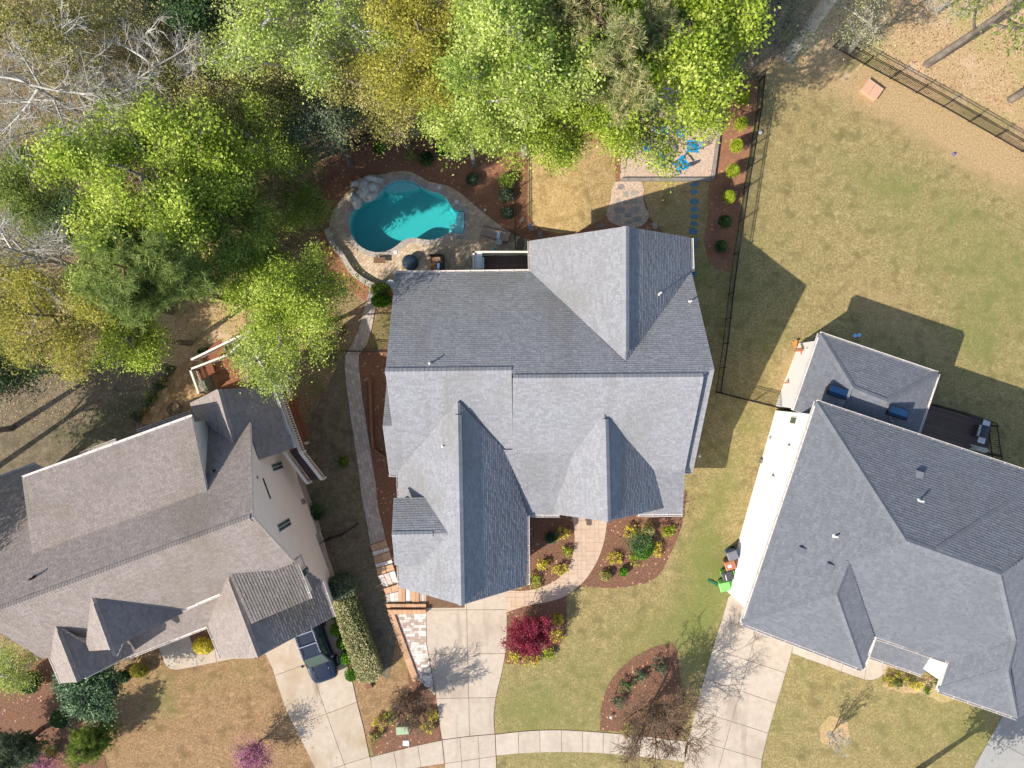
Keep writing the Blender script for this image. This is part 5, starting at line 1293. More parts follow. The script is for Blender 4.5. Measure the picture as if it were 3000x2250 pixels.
def pine(name, label, px, py, zc, rx, rz, leaf, n=2600, seed=1, base=None, bark='bark_brown', tuft=0.34, group=None, cat='tree'):
    r = np.random.default_rng(seed); Cc = np.array(P(px, py, zc))
    if base is None: bx, by = Cc[0], Cc[1]
    else: b_ = G(*base); bx, by = b_.x, b_.y
    o = np.array((bx, by, hgt(bx, by)-0.1)); R = np.array((rx, rx, rz))
    big, sml, tips = skeleton(o, Cc+np.array((0, 0, rz)), Cc, R, r, 16, 6, 5, 0.2)
    root = thing(name, label, cat, tuple(o), group=group); mkbark(root, o, big, sml, M[bark])
    idx = r.integers(0, len(tips), n); T = tips[idx]+r.normal(size=(n, 3))*0.2; k = 18
    ax = (T-Cc)/R*0.5+np.array((0, 0, .9))+r.normal(size=(n, 3))*.3; ax /= np.linalg.norm(ax, axis=1, keepdims=True)
    D = rdir(r, n*k).reshape(n, k, 3)*1.0+ax[:, None]*0.75; D /= np.linalg.norm(D, axis=2, keepdims=True)
    Ln = tuft*r.uniform(.6, 1.1, size=(n, k, 1)); p0 = np.repeat((T-o)[:, None], k, 1); p1 = p0+D*Ln
    sd = np.cross(D, rdir(r, n*k).reshape(n, k, 3)); sd /= np.linalg.norm(sd, axis=2, keepdims=True)+1e-9; sd *= 0.014
    V = np.stack([p0-sd, p0+sd, p1+sd*.5, p1-sd*.5], axis=2).reshape(-1, 3); Q = np.arange(len(V)).reshape(-1, 4)
    fast('crown', V, Q, M[leaf], root, var=np.clip(np.repeat(r.random(n), k)*0.6+np.tile(np.linspace(0, .4, k), n), 0, 1))
    return root
def shrub(name, label, px, py, wx, wy, ht, leaf, n=700, size=0.09, seed=1, group=None, cone=0.0, cat='shrub', rz=0.0, stems=True, rough=0.14, dens=None, z0=None, flat=0.3, core=True, boxy=0.0):
    """a clipped or loose bush on the ground at px: leaves through an uneven shell, stems, and a leafy core"""
    r = np.random.default_rng(seed); c = G(px, py) if z0 is None else P(px, py, z0); root = thing(name, label, cat, c, rz, group)
    d = rdir(r, n); d[:, 2] = np.abs(d[:, 2])*1.15-0.25
    w_ = rdir(r, 9); amp = r.uniform(-1, 1, 9); bump_ = 1+rough*np.sum(amp*np.exp(3.5*(d@w_.T-1)), axis=1)
    rad = bump_*np.clip(1-np.abs(r.normal(size=n))*(0.16 if rough < .7 else .3), .25, 1.15)
    if boxy: mxn = np.max(np.abs(d), axis=1, keepdims=True); d = d*(1-boxy)+d/mxn*boxy
    P_ = d*rad[:, None]*np.array((wx/2, wy/2, ht*0.5)); P_[:, 2] += ht*0.5
    if cone: f = 1-cone*np.clip(P_[:, 2]/ht, 0, 1); P_[:, 0] *= f*1.15; P_[:, 1] *= f*1.15
    P_[:, 2] = np.maximum(P_[:, 2], 0.02)
    V, Q = leaves(P_, r, size, flat); fast('foliage', V, Q, M[leaf], root, var=np.clip(0.5*r.random(n)+0.5*np.clip((amp[np.argmax(d@w_.T, axis=1)]+1)/2, 0, 1), 0, 1))
    if stems:
        S = [(r.normal()*.03, r.normal()*.03, -0.05, *(p*0.85), 0.014, 0.006) for p in P_[r.integers(0, n, 14)]]
        V, Q = vtubes(S, 4); fast('stems', V, Q, M['twig_brown'], root, kind='stuff')
    if core and wx > 0.5:
        m2 = n//2; dd = rdir(r, m2)*np.cbrt(r.random((m2, 1)))*np.array((wx/2, wy/2, ht*.5))*0.72; dd[:, 2] += ht*0.5
        if cone: f = 1-cone*np.clip(dd[:, 2]/ht, 0, 1); dd[:, 0] *= f; dd[:, 1] *= f
        V, Q = leaves(dd, r, size*1.7, flat); fast('inner_foliage', V, Q, M[leaf], root, var=r.random(m2)*.5)  # core leaves tinted darker as painted inner shade, added to block light
    return root

def bush(name, label, px, py, w_, ht, leaf, n=260, size=0.09, seed=1, group=None, cat='shrub'):
    """a loose small shrub: several stems from the ground, leaves gathered at the twig ends"""
    r = np.random.default_rng(seed); c = G(px, py); o = np.array(c); Cc = o+np.array((0, 0, ht*.55)); R = np.array((w_/2, w_/2*r.uniform(.75, 1.1), ht*.5))
    big, sml, tips = skeleton(o-np.array((0, 0, .05)), o+np.array((0, 0, ht*.3)), Cc, R, r, 9, 3, 3, .018, lf=.2, subl=.5, twl=.3)
    root = thing(name, label, cat, c, 0.0, group); mkbark(root, o, big, sml, M['twig_brown'], n1=4, nm='stems')
    k = int(n*r.uniform(.8, 1.4)); wgt = r.gamma(.8, 1.0, size=len(tips)); idx = r.choice(len(tips), size=k, p=wgt/wgt.sum()); P_ = tips[idx]-o+r.normal(size=(k, 3))*.06; P_[:, 2] = np.maximum(P_[:, 2], .03)
    V, Q = leaves(P_, r, size, .55); fast('foliage', V, Q, M[leaf], root, var=np.clip(r.random(k)*.6+.3*r.random(len(tips))[idx], 0, 1)); return root

# ---- woodland trees (crown centre px, crown height)
GW_ = 'trees of the wood behind the pool'
tree('broadleaf_tree', 'big bright spring green tree left of the pool, largest crown on the left', 455, 540, 11.5, 4.6, 3.2, 'leaf_bright', n=30000, size=0.17, seed=11, limbs=16, subs=8, r0=.26, group=GW_)
tree('broadleaf_tree', 'green tree right of the biggest left tree, its crown in half shade', 660, 640, 9.0, 2.9, 2.6, 'leaf_mid', n=13000, size=0.16, seed=12, group=GW_)
tree('broadleaf_tree', 'bright green tree with feathery crown overhanging the deck of the beige house', 845, 885, 8.5, 3.2, 2.4, 'leaf_bright', n=20000, size=0.13, seed=13, limbs=14, subs=8, group=GW_)
tree('broadleaf_tree', 'pale green sparse tree with light branches above the beige house deck', 775, 1060, 6.8, 2.1, 1.8, 'leaf_light', bark='bark_pale', n=5200, size=0.13, seed=14, limbs=12, subs=7, base=(800, 1010), group=GW_)
pine('pine_tree', 'dark green pine below the biggest left tree', 420, 800, 12.0, 3.0, 2.6, 'needle_dark', n=3400, seed=15, group=GW_)
tree('broadleaf_tree', 'mustard yellow green tree at the left edge below the pine', 150, 930, 8.5, 3.3, 2.4, 'leaf_yellow', n=15000, size=0.13, seed=16, limbs=13, subs=7, group=GW_, clump=1.5)
tree('broadleaf_tree', 'small fresh green tree between the mustard tree and the leaf bed', 385, 990, 6.0, 2.0, 1.8, 'leaf_bright', n=9000, size=0.13, seed=17, group=GW_)
tree('broadleaf_tree', 'light green slender tree left of the dark pine', 285, 850, 8.0, 1.5, 1.9, 'leaf_light', n=6500, size=0.13, seed=18, group=GW_)
BT = dict(n=0, limbs=15, subs=8, twigs=6, fine=2, bark='bark_pale', r0=.2)
tree('bare_tree', 'bare white branched tree at the upper left edge', 120, 270, 12.0, 4.2, 2.8, 'leaf_olive', seed=21, group=GW_, **BT)
tree('bare_tree', 'bare pale tree just right of the white branched tree', 310, 300, 10.5, 3.2, 2.4, 'leaf_olive', seed=22, group=GW_, **BT)
tree('bare_tree', 'bare grey tree at the left edge beside the light green slender tree', 70, 740, 9.0, 3.0, 2.0, 'leaf_olive', seed=23, group=GW_, **BT)
tree('bare_tree', 'bare pale tree above the biggest left tree with one thick crooked limb', 470, 210, 10.5, 3.2, 2.6, 'leaf_olive', seed=24, group=GW_, **BT)
tree('broadleaf_tree', 'soft olive tree in the top left corner', 90, 70, 12.0, 3.4, 2.4, 'leaf_olive', n=13000, size=0.13, seed=25, group=GW_)
tree('broadleaf_tree', 'olive twiggy tree at the top edge right of the top left corner tree', 350, 60, 9.5, 3.0, 2.2, 'leaf_olive', n=8500, size=0.12, seed=26, group=GW_, bark='bark_pale', fine=1)
tree('broadleaf_tree', 'dark green tree at the top edge left of the pale sparse trees', 560, 40, 8.5, 2.7, 2.2, 'leaf_dark', n=12000, size=0.15, seed=27, group=GW_)
tree('broadleaf_tree', 'small olive tree below the thick crooked limb', 600, 245, 10.0, 2.6, 2.0, 'leaf_olive', n=9000, size=0.12, seed=28, group=GW_)
tree('broadleaf_tree', 'green shrubby tree in the gap above the biggest left tree\'s right side', 725, 400, 9.5, 2.5, 2.0, 'leaf_bright', n=6500, size=0.13, seed=29, group=GW_)
tree('broadleaf_tree', 'sparse pale green tree with pale branches at the top, left of the yellow tree', 820, 90, 12.5, 3.2, 2.6, 'leaf_light', n=8500, size=0.15, bark='bark_pale', seed=30, limbs=13, subs=8, group=GW_, clump=1.8)
tree('broadleaf_tree', 'second sparse pale green tree with long bare twigs at the top', 1010, 60, 12.0, 2.8, 2.4, 'leaf_light', n=5200, size=0.14, bark='bark_pale', seed=31, limbs=12, subs=8, fine=1, group=GW_, clump=1.8)
tree('broadleaf_tree', 'yellow green tree at the top between sparse pale trees and poplar', 1235, 120, 12.0, 3.7, 2.8, 'leaf_yellow', n=24000, size=0.14, seed=32, limbs=14, subs=8, group=GW_)
tree('broadleaf_tree', 'olive yellow tree hanging over the creek above the pool fence', 1120, 270, 8.5, 3.2, 2.2, 'leaf_olive', n=14000, size=0.13, seed=33, group=GW_)
tree('broadleaf_tree', 'dark leafy tree above the left end of the pool fence', 930, 330, 7.5, 2.5, 2.0, 'leaf_grey', n=10000, size=0.13, seed=34, group=GW_)
tree('broadleaf_tree', 'tall light green poplar with straight pale trunk behind the pool bed', 1520, 165, 15.0, 3.2, 4.0, 'leaf_light', n=22000, size=0.17, bark='bark_pale', seed=35, limbs=16, subs=7, r0=.3, base=(1538, 452), group=GW_)
tree('broadleaf_tree', 'light green tree left of the pale poplar trunk', 1375, 285, 10.5, 2.8, 2.6, 'leaf_light', n=15000, size=0.16, seed=36, group=GW_)
tree('broadleaf_tree', 'bright green tree hanging over the back lawn and pool bed corner', 1560, 380, 8.5, 2.9, 2.2, 'leaf_bright', n=13000, size=0.14, seed=37, group=GW_, clump=1.6, base=(1600, 370))
pine('pine_tree', 'olive green pine with tan tips at the top between poplar and large tree', 1745, 100, 14.5, 3.4, 2.6, 'needle', n=4600, seed=38, group=GW_)
tree('broadleaf_tree', 'large bright green tree overhanging the gravel patio', 1990, 140, 13.0, 4.1, 3.2, 'leaf_bright', n=26000, size=0.20, bark='bark', seed=39, limbs=16, subs=8, r0=.28, base=(1900, 330), group=GW_)
tree('broadleaf_tree', 'bright green tree with leafy boughs over the left half of the patio', 1725, 330, 9.0, 2.9, 2.0, 'leaf_bright', n=10500, size=0.16, seed=40, base=(1760, 330), group=GW_, clump=1.6)
tree('broadleaf_tree', 'thin green bough tree reaching over the blue chairs', 1905, 435, 8.5, 2.2, 1.2, 'leaf_bright', n=2100, size=0.16, seed=41, base=(1850, 300), group=GW_, clump=2.2)
tree('broadleaf_tree', 'leafy bough tree over the right half of the patio', 2050, 340, 9.0, 1.7, 1.3, 'leaf_bright', n=1300, size=0.18, seed=48, base=(2000, 290), group=GW_, clump=2.0)
tree('bare_tree', 'big grey trunked bare tree at the top right of the long black fence', 2640, -290, 15.0, 3.6, 3.0, 'leaf_yellow', n=0, limbs=14, subs=7, twigs=5, fine=1, bark='bark_pale', r0=.46, seed=42, lf=.62, tw='bark', base=(2308, 165), group=GW_)
tree('bare_tree', 'pale budding tree beside the upper right fence with cream buds', 2530, 75, 6.5, 2.0, 1.6, 'leaf_varieg', n=1500, size=0.11, limbs=9, subs=6, twigs=4, fine=1, tw='bark', bark='bark_pale', seed=43, base=(2490, 150), group=GW_)
tree('bare_tree', 'dark grey twiggy tree between large green tree and the grey trunk', 2245, 60, 8.5, 2.4, 2.4, 'leaf_grey', n=2600, size=0.14, limbs=13, subs=8, twigs=6, fine=1, bark='bark', seed=44, base=(2205, 190), group=GW_)
tree('bare_tree', 'leaning grey trunk with green sprays beyond the upper right fence', 3080, -60, 13.5, 3.2, 2.6, 'leaf_mid', n=6000, size=0.17, limbs=12, subs=7, twigs=5, r0=.28, seed=45, base=(2715, 188), group=GW_)
tree('bare_tree', 'short grey trunk with pale root flare at the right edge beyond the fence', 3320, 120, 12.0, 3.0, 2.5, 'leaf_mid', n=3000, size=0.17, limbs=12, subs=7, twigs=5, r0=.26, seed=46, base=(2960, 292), group=GW_)
tree('bare_tree', 'thin bare sapling among leaf litter at the top right', 2800, -10, 5.5, 2.2, 1.6, 'leaf_olive', n=300, size=0.1, limbs=9, subs=6, twigs=5, fine=1, bark='bark_pale', r0=.1, seed=47, base=(2740, 40), group=GW_)
for k, (a, b, z, rx, lf, nn, lab) in enumerate([
        (60, 560, 5.0, 2.6, 'leaf_mid', 9000, 'green understory tree at the left edge beside the biggest left tree'),
        (640, 470, 8.0, 2.1, 'leaf_mid', 5000, 'low green tree tucked right of the biggest left tree\'s top'),
        (890, 610, 3.4, 1.5, 'leaf_mid', 4500, 'leafy green tree close to the left side of the pool deck'),
        (770, 760, 3.0, 1.5, 'leaf_mid', 4500, 'leafy green tree left of the pool deck\'s lower end'),
        (760, 270, 9.0, 2.4, 'leaf_olive', 5200, 'low olive tree in the middle of the wood'),
        (1080, 170, 6.0, 2.6, 'leaf_olive', 8000, 'olive understory tree below the sparse pale trees'),
        (1660, 240, 5.0, 2.4, 'leaf_mid', 7500, 'shaded green understory tree below the tan tipped pine'),
        (220, 640, 4.5, 2.0, 'leaf_dark', 4500, 'dark low tree left of the biggest left tree\'s lower edge'),
        (560, 420, 5.0, 1.8, 'leaf_dark', 4500, 'dark low tree hidden behind the biggest left tree\'s top'),
        (20, 1090, 6.0, 2.0, 'leaf_dark', 6000, 'dark tree at the left edge below the mustard tree'),
        (2080, 90, 5.0, 2.2, 'leaf_dark', 7000, 'dark leafy tree below the right side of the large green tree')]):
    tree('understory_tree', lab, a, b, z, rx, 1.8, lf, n=nn, size=0.13, seed=60+k, limbs=9, subs=6, twigs=4, r0=.12, group='understory trees of the wood')
for k, (a, b, z, rx, lf_, nn, lab) in enumerate([
        (230, 180, 4.0, 2.6, 'leaf_olive', 3500, 'olive twig thicket between the two bare white trees'), (420, 370, 3.0, 2.0, 'leaf_olive', 2200, 'brown twig thicket just above the biggest left tree'),
        (640, 120, 4.0, 2.6, 'leaf_olive', 5200, 'olive twig thicket below the dark top tree'), (720, 180, 3.5, 2.4, 'leaf_olive', 2600, 'brown twig thicket right of the small olive tree'),
        (860, 220, 6.5, 2.4, 'leaf_olive', 3400, 'tan twig thicket below the sparse pale trees'), (980, 220, 3.5, 2.2, 'leaf_olive', 5200, 'olive thicket in the middle of the top wood'),
        (670, 345, 8.5, 2.2, 'leaf_olive', 3200, 'grey green thicket above the shrubby tree gap'), (830, 430, 6.5, 2.0, 'leaf_mid', 5200, 'dark green thicket left of the pool fence end'),
        (60, 420, 3.5, 2.6, 'leaf_olive', 2200, 'brown thicket below the bare white tree'), (180, 460, 3.2, 2.2, 'leaf_mid', 3800, 'green thicket left of the biggest left tree'),
        (830, 560, 3.0, 1.8, 'leaf_grey', 3600, 'twiggy grey thicket left of the pool mulch'), (760, 560, 3.5, 2.0, 'leaf_mid', 5200, 'green thicket right of the biggest left tree'),
        (100, 640, 3.2, 2.2, 'leaf_mid', 4200, 'green thicket at the left edge above the bare grey tree'), (40, 860, 3.2, 2.0, 'leaf_olive', 3000, 'olive thicket at the left edge beside the mustard tree'),
        (720, 780, 3.5, 1.8, 'leaf_mid', 4200, 'green thicket between dark pine and feathery tree'), (1180, 330, 3.0, 1.8, 'leaf_olive', 3600, 'olive thicket along the creek above the pool fence'),
        (1330, 300, 3.5, 1.8, 'leaf_mid', 3600, 'green thicket left of the poplar'), (560, 150, 5.0, 2.2, 'leaf_mid', 5200, 'fresh green thicket beside the thick crooked limb'),
        (1620, 60, 5.0, 2.4, 'leaf_mid', 5200, 'green thicket between poplar and pine'), (1860, 260, 4.0, 2.2, 'leaf_mid', 4200, 'green thicket below the large patio tree')]):
    tree('twig_thicket', lab, a, b, z, rx, 1.8, lf_, n=nn, size=0.11, seed=300+k, limbs=14, subs=7, twigs=5, fine=1, r0=.07, vase=.2, bark='bark_pale', tw='bark_pale' if k % 3 == 0 else 'twig_pale', spread=.22, group='thickets of the wood')
for k, (a, b, z, rx, lab) in enumerate([(-480, 1440, 10.0, 4.2, 'upper'), (-330, 1290, 9.0, 3.6, 'middle'), (-560, 1640, 10.5, 4.0, 'lower')]):
    tree('broadleaf_tree', 'leafy tree just beyond the left edge shading the beige house\'s back yard, %s one' % lab, a, b, z, rx, 2.6, 'leaf_mid', n=9000, size=.2, seed=400+k, group='trees beyond the left edge')
for k, (a, b, z, rx, lab) in enumerate([(200, 90, 9.0, 3.0, 'between the top left olive tree and the white branched tree'), (420, 110, 9.0, 2.8, 'above the thick crooked limb'), (700, 230, 7.0, 2.6, 'in the gap left of the sparse pale trees'), (60, 170, 8.5, 2.8, 'at the left edge above the white branched tree'), (560, 300, 7.0, 2.4, 'above the right side of the biggest left tree'), (900, 170, 7.5, 2.4, 'below the two sparse pale trees'), (820, 480, 5.0, 2.0, 'left of the pool mulch bed\'s upper end')]):
    tree('bare_tree', 'leafless grey tree '+lab, a, b, z, rx, 2.0, 'leaf_olive', n=1400, size=.11, limbs=13, subs=8, twigs=6, fine=2, bark='bark_pale', r0=.13, seed=420+k, tw='twig_pale', group=GW_)
# brush: tangle of dead sticks and low twigs on the woodland floor (not countable)
r = np.random.default_rng(99); S = []; LP, LV = [], []
for _ in range(5200):
    px, py = r.uniform(-100, 1500), r.uniform(-120, 1060)
    if px > 900 and py > 330+(1300-px)*0.15: continue
    if px > 560 and py > 700: continue
    if py > 800+0.15*px and px < 560 and r.random() < .8: continue
    c = np.array(G(px, py)); m_ = r.integers(2, 5)
    for k in range(m_):
        d = rdir(r)[0]; d[2] = abs(d[2])*r.uniform(.1, 1.1); L_ = r.uniform(.3, 1.6); q = c+d*L_
        S.append((*c, *q, 0.014, 0.005))
        if r.random() < .6: q2 = c+(q-c)*.6; S.append((*q2, *(q2+rdir(r)[0]*L_*.45), 0.008, 0.004))
V, Q = vtubes(S, 3); fast('brush', V, Q, M['twig_pale'], None, label='tangle of dead sticks and brown twigs on the woodland floor', category='brush', kind='stuff')
n = 70000; px = r.uniform(-100, 1480, n); py = r.uniform(-120, 1080, n); keep = ~((px > 880) & (py > 350+(1300-px)*.12)) & ~((px > 560) & (py > 720)) & ~((px > 380) & (px < 760) & (py > 850)) & ~((py > 1010) & (px < 560))
cl = r.uniform(0, 1, (110, 2))*np.array((1500, 1050)); dmin = np.min(np.hypot(px[:, None]-cl[None, :, 0], py[:, None]-cl[None, :, 1]), axis=1); keep &= dmin < 75
px, py = px[keep], py[keep]; zz = np.abs(r.normal(size=len(px)))*0.8+0.1-1.0
X_ = (px-1500)/F*(H-zz); Y_ = (1125-py)/F*(H-zz); V, Q = leaves(np.stack([X_, Y_, zz], 1), r, 0.13, .6)
fast('ground_cover', V, Q, M['leaf_cover'], None, var=r.random(len(px))*.8, label='low green undergrowth patches on the woodland floor', category='undergrowth', kind='stuff')
n = 6000; px = r.uniform(1400, 2250, n); py = r.uniform(-100, 330, n); keep = (py < 330-(px-1400)*.05); px, py = px[keep], py[keep]
S = []
for a, b in zip(px[:1500], py[:1500]):
    c = np.array(G(a, b)); d = rdir(r)[0]; d[2] = abs(d[2])*.5; S.append((*c, *(c+d*r.uniform(.3, 1.2)), .012, .004))
V, Q = vtubes(S, 3); fast('brush', V, Q, M['twig_brown'], None, label='fallen sticks under the large trees behind the patio', category='brush', kind='stuff')
# loose fallen leaves (not countable)
for lab, (x0, x1, y0, y1), n, sz in (('scattered tan leaves on the ground at the upper right', (2400, 3050, 0, 420), 5200, .09), ('scattered tan leaves on the ground near the beige house', (0, 720, 880, 1250), 5200, .08), ('scattered brown leaves on the woodland floor', (-60, 1500, -60, 800), 15000, .10)):
    px = r.uniform(x0, x1, n); py = r.uniform(y0, y1, n); keep = np.ones(n, bool)
    if x0 > 2000: keep = py < 190+(px-2530)*.55
    if y0 < 0: keep = ~((px > 900) & (py > 470+(1000-px)*.25))
    P_ = np.array([G(a, b, 0.03+.02*r.random()) for a, b in zip(px[keep], py[keep])]); V, Q = leaves(P_, r, sz, .93)
    fast('fallen_leaves', V, Q, M['dead_leaf'], None, var=r.random(len(P_)), label=lab, category='fallen leaves', kind='stuff')

# ---- garden plants
tree('japanese_maple', 'crimson japanese maple in the mulch bed right of the main driveway', 1552, 1858, 1.7, 1.45, 1.0, 'leaf_red', bark='bark_brown', n=15000, size=0.10, seed=71, limbs=18, subs=8, twigs=5, r0=.09, spread=.14, flat=.4, vase=.3)
tree('bare_tree', 'large bare street tree with sparse yellow buds below the triangular mulch bed', 1935, 2155, 4.4, 3.2, 1.9, 'leaf_olive', bark='bark_brown', n=900, size=0.08, seed=72, limbs=22, subs=9, twigs=7, fine=3, r0=.16, base=(1906, 2058), tw='twig_brown', vase=.3)
tree('bare_tree', 'bare brown tree beside the paver pad casting a twiggy shadow on the driveway', 1205, 2078, 2.4, 1.7, 1.5, 'leaf_olive', bark='bark_brown', n=0, seed=73, limbs=20, subs=9, twigs=7, fine=3, r0=.10, vase=.18, base=(1218, 2030), tw='twig_brown')
tree('sapling', 'thin leafless sapling in the lawn in front of the white house', 2450, 2168, 2.2, 0.8, 1.3, 'leaf_olive', bark='bark_pale', n=0, seed=74, limbs=10, subs=6, twigs=5, fine=2, r0=.05, vase=.25, base=(2436, 2148))
tree('redbud_tree', 'purple pink flowering tree at the bottom edge left of the neighbour\'s driveway', 742, 2222, 1.9, 1.2, 1.1, 'leaf_pink', bark='bark_brown', n=3000, size=.08, seed=75, limbs=14, subs=7, twigs=5, fine=1, r0=.08, vase=.3)
tree('evergreen_tree', 'glossy dark laurel tree in front of the left end of the beige house', 265, 2010, 3.2, 2.0, 1.8, 'leaf_laurel', n=15000, size=.17, seed=76, limbs=13, subs=7, spread=.3)
tree('broadleaf_tree', 'pale budding small tree at the left edge below the beige house', 30, 1960, 3.6, 1.6, 1.4, 'leaf_light', n=4200, size=.11, seed=77, bark='bark_pale', limbs=11, subs=6)
pine('conifer', 'round green conifer at the bottom left right of the corner conifer', 270, 2170, 1.6, 1.1, 1.7, 'leaf_mid', n=1500, seed=78, tuft=.2)
pine('conifer', 'blue grey conifer at the bottom left corner', 60, 2180, 2.0, 1.4, 1.9, 'leaf_grey', n=1900, seed=79, tuft=.2)
tree('flowering_shrub', 'pink flowering shrub at the bottom left edge', 125, 2235, .9, .7, .6, 'leaf_pink', n=1400, size=.08, seed=80, limbs=8, subs=5, r0=.03)
shrub('shrub', 'dark round shrub against the left end of the beige house', 110, 1985, 1.6, 1.6, 1.5, 'leaf_dark', 1700, .12, seed=81)
shrub('shrub', 'dark shrub between the laurel and the round conifer', 190, 2095, 1.3, 1.3, 1.1, 'leaf_dark', 1300, .11, seed=82)
shrub('shrub', 'small green gold shrub between the two bottom left conifers', 160, 2195, .9, .9, .8, 'leaf_yellow', 800, .09, seed=83)
tree('evergreen_tree', 'tall dark evergreen just beyond the lower right edge casting shadow on the grey driveway', 2860, 2400, 5.5, 1.9, 3.0, 'leaf_dark', n=9000, size=.2, seed=84)
# clipped hedge: one planting of three textures
shrub('hedge', 'dark green bush at the upper end of the variegated hedge', 1015, 1702, 1.7, 1.7, 1.9, 'leaf_grey', 4200, .11, seed=85, cat='hedge', boxy=.5, rz=.33)
h_ = shrub('hedge', 'long variegated cream and green hedge beside the neighbour\'s driveway', 1057, 1850, 1.75, 5.9, 1.6, 'leaf_varieg', 17000, .10, seed=86, cat='hedge', rz=math.radians(19), rough=.12, boxy=.75)
shrub('shrub', 'bright green bush at the lower end of the variegated hedge', 1090, 1962, 1.1, 1.1, 1.0, 'leaf_box', 1100, .10, seed=87)
for k, (a, b, s, t) in enumerate([(976, 1792, .85, 'nearest the beige house eave'), (990, 1838, .95, 'second from the beige house eave'), (1004, 1880, .8, 'middle of the row'), (1018, 1922, .92, 'second from the row\'s lower end'), (1034, 1968, 1.0, 'at the lower end of the row')]):
    shrub('boxwood', 'green clipped boxwood ball beside the parked car, '+t, a, b, s, s, s*.9, 'leaf_box', 1300, .065, seed=90+k, group='boxwood balls along the neighbour\'s driveway', rough=.06)
yl = [(1565, 1703, 'in the first bed, closest to the garage corner'), (1588, 1650, 'in the first bed left of centre'), (1637, 1667, 'in the first bed near the walkway bend'), (1662, 1612, 'in the first bed close to the walkway\'s left edge'), (1648, 1558, 'in the first bed at the edge of the roof shadow'),
      (1844, 1553, 'in the large bed, upper left below the porch'), (1956, 1553, 'in the large bed, upper right'), (1919, 1607, 'in the large bed right of the green bush'), (1797, 1632, 'in the large bed near the walkway'), (1858, 1633, 'in the large bed touching the green bush'),
      (1628, 1812, 'in the maple bed inside the maple\'s shadow'), (1632, 1858, 'in the maple bed right of the maple'), (1606, 1911, 'in the maple bed at the lower right'), (1557, 1925, 'in the maple bed below the maple'), (1508, 1918, 'in the maple bed at the lower left')]
for k, (a, b, t) in enumerate(yl):
    bush('yellow_shrub', 'small yellow green shrub '+t, a, b, .92, .6, 'leaf_gold' if k % 3 else 'leaf_lime', 300, .105, seed=110+k, group='small yellow shrubs in the front beds')
shrub('shrub', 'rounded green bush in the middle of the large front bed', 1877, 1602, 1.45, 1.55, 1.1, 'leaf_box', 1900, .10, seed=130, rough=.4)
shrub('shrub', 'olive green shrub at the upper middle of the large front bed', 1897, 1550, .8, .9, .7, 'leaf_olive', 600, .09, seed=131, rough=.4)
shrub('shrub', 'dark bronze shrub at the lower left of the large front bed', 1776, 1680, .8, .85, .6, 'leaf_olive', 620, .09, seed=132, rough=.4)
shrub('shrub', 'small green shrub at the lower middle of the large front bed', 1824, 1670, .65, .75, .6, 'leaf_box', 520, .09, seed=133, rough=.4)
shrub('shrub', 'dark green shrub in the shaded corner bed by the garage', 1612, 1574, .85, .8, .6, 'leaf_laurel', 620, .1, seed=134, rough=.4)
tree('sapling', 'slim small tree rising from the green bush in the large front bed', 1872, 1590, 2.4, .65, .7, 'leaf_dark', n=900, size=.12, seed=135, limbs=6, subs=4, r0=.03)
for k, (a, b, s, lf, t) in enumerate([(1928, 1948, .9, 'leaf_grey', 'near its upper end'), (1873, 1980, .8, 'leaf_grey', 'in its middle'), (1834, 2005, 1.0, 'leaf_dark', 'on its left side'), (1808, 2050, .9, 'leaf_grey', 'at its lower left'), (1838, 2130, .8, 'leaf_olive', 'at the bottom')]):
    bush('shrub', 'low shrub in the triangular mulch bed, '+t, a, b, s*1.15, .6, lf, 480, .10, seed=140+k)
arb = [(2165, 303), (2160, 375), (2146, 439), (2137, 511), (2126, 585), (2115, 655), (2104, 728)]
for k, (a, b) in enumerate(arb):
    shrub('arborvitae', 'lime cone conifer in the mulch strip by the fence, %s from the top' % ordn[k], a, b, 1.15, 1.15, 1.8 if k < 5 else 1.3, 'leaf_lime' if k < 5 else 'leaf_dark', 1700, .075, seed=150+k, group='cone conifers along the fence', cone=.62, rough=.08)
for k, (a, b, w_, h2, t) in enumerate([(1118, 446, .95, 1.9, 'left one behind the pool'), (1297, 448, .95, 1.9, 'middle one behind the pool'), (1408, 408, .95, 1.8, 'right one partly hidden by leaves')]):
    shrub('arborvitae', 'upright cone conifer in the pool mulch bed, '+t, a, b, 1.1, 1.1, h2, 'leaf_box', 2300, .08, seed=160+k, group='cone conifers behind the pool', cone=.5, rough=.08)
for k, (a, b, s, lf, t) in enumerate([(1203, 462, 1.0, 'leaf_olive', 'between the left and middle conifers'), (1251, 470, 1.1, 'leaf_dark', 'just left of the middle conifer'), (1384, 531, 1.1, 'leaf_grey', 'right of the pool'), (1486, 535, 1.1, 'leaf_mid', 'top of the fence row'),
                                  (1484, 577, 1.2, 'leaf_grey', 'middle of the fence row'), (1488, 628, 1.0, 'leaf_grey', 'lower end of the fence row')]):
    shrub('shrub', 'round shrub in the pool mulch bed, '+t, a, b, s, s*.95, .85, lf, 1200, .09, seed=170+k, rough=.2)
shrub('shrub', 'dark green conifer shrub beside the back left corner of the main house, lower one', 1122, 884, 1.6, 1.1, 1.3, 'leaf_box', 2400, .08, seed=180)
shrub('shrub', 'dark green conifer shrub beside the back left corner of the main house, upper one', 1120, 852, 1.5, 1.0, 1.2, 'leaf_mid', 2200, .08, seed=181)
shrub('shrub', 'golden yellow shrub beside the beige house front walk', 606, 1884, 1.5, 1.15, 1.0, 'leaf_gold', 2200, .10, seed=182)
shrub('shrub', 'olive gold oval shrub shaded under the beige house front eave', 418, 1957, 1.4, 1.0, .9, 'leaf_yellow', 1800, .08, seed=183)
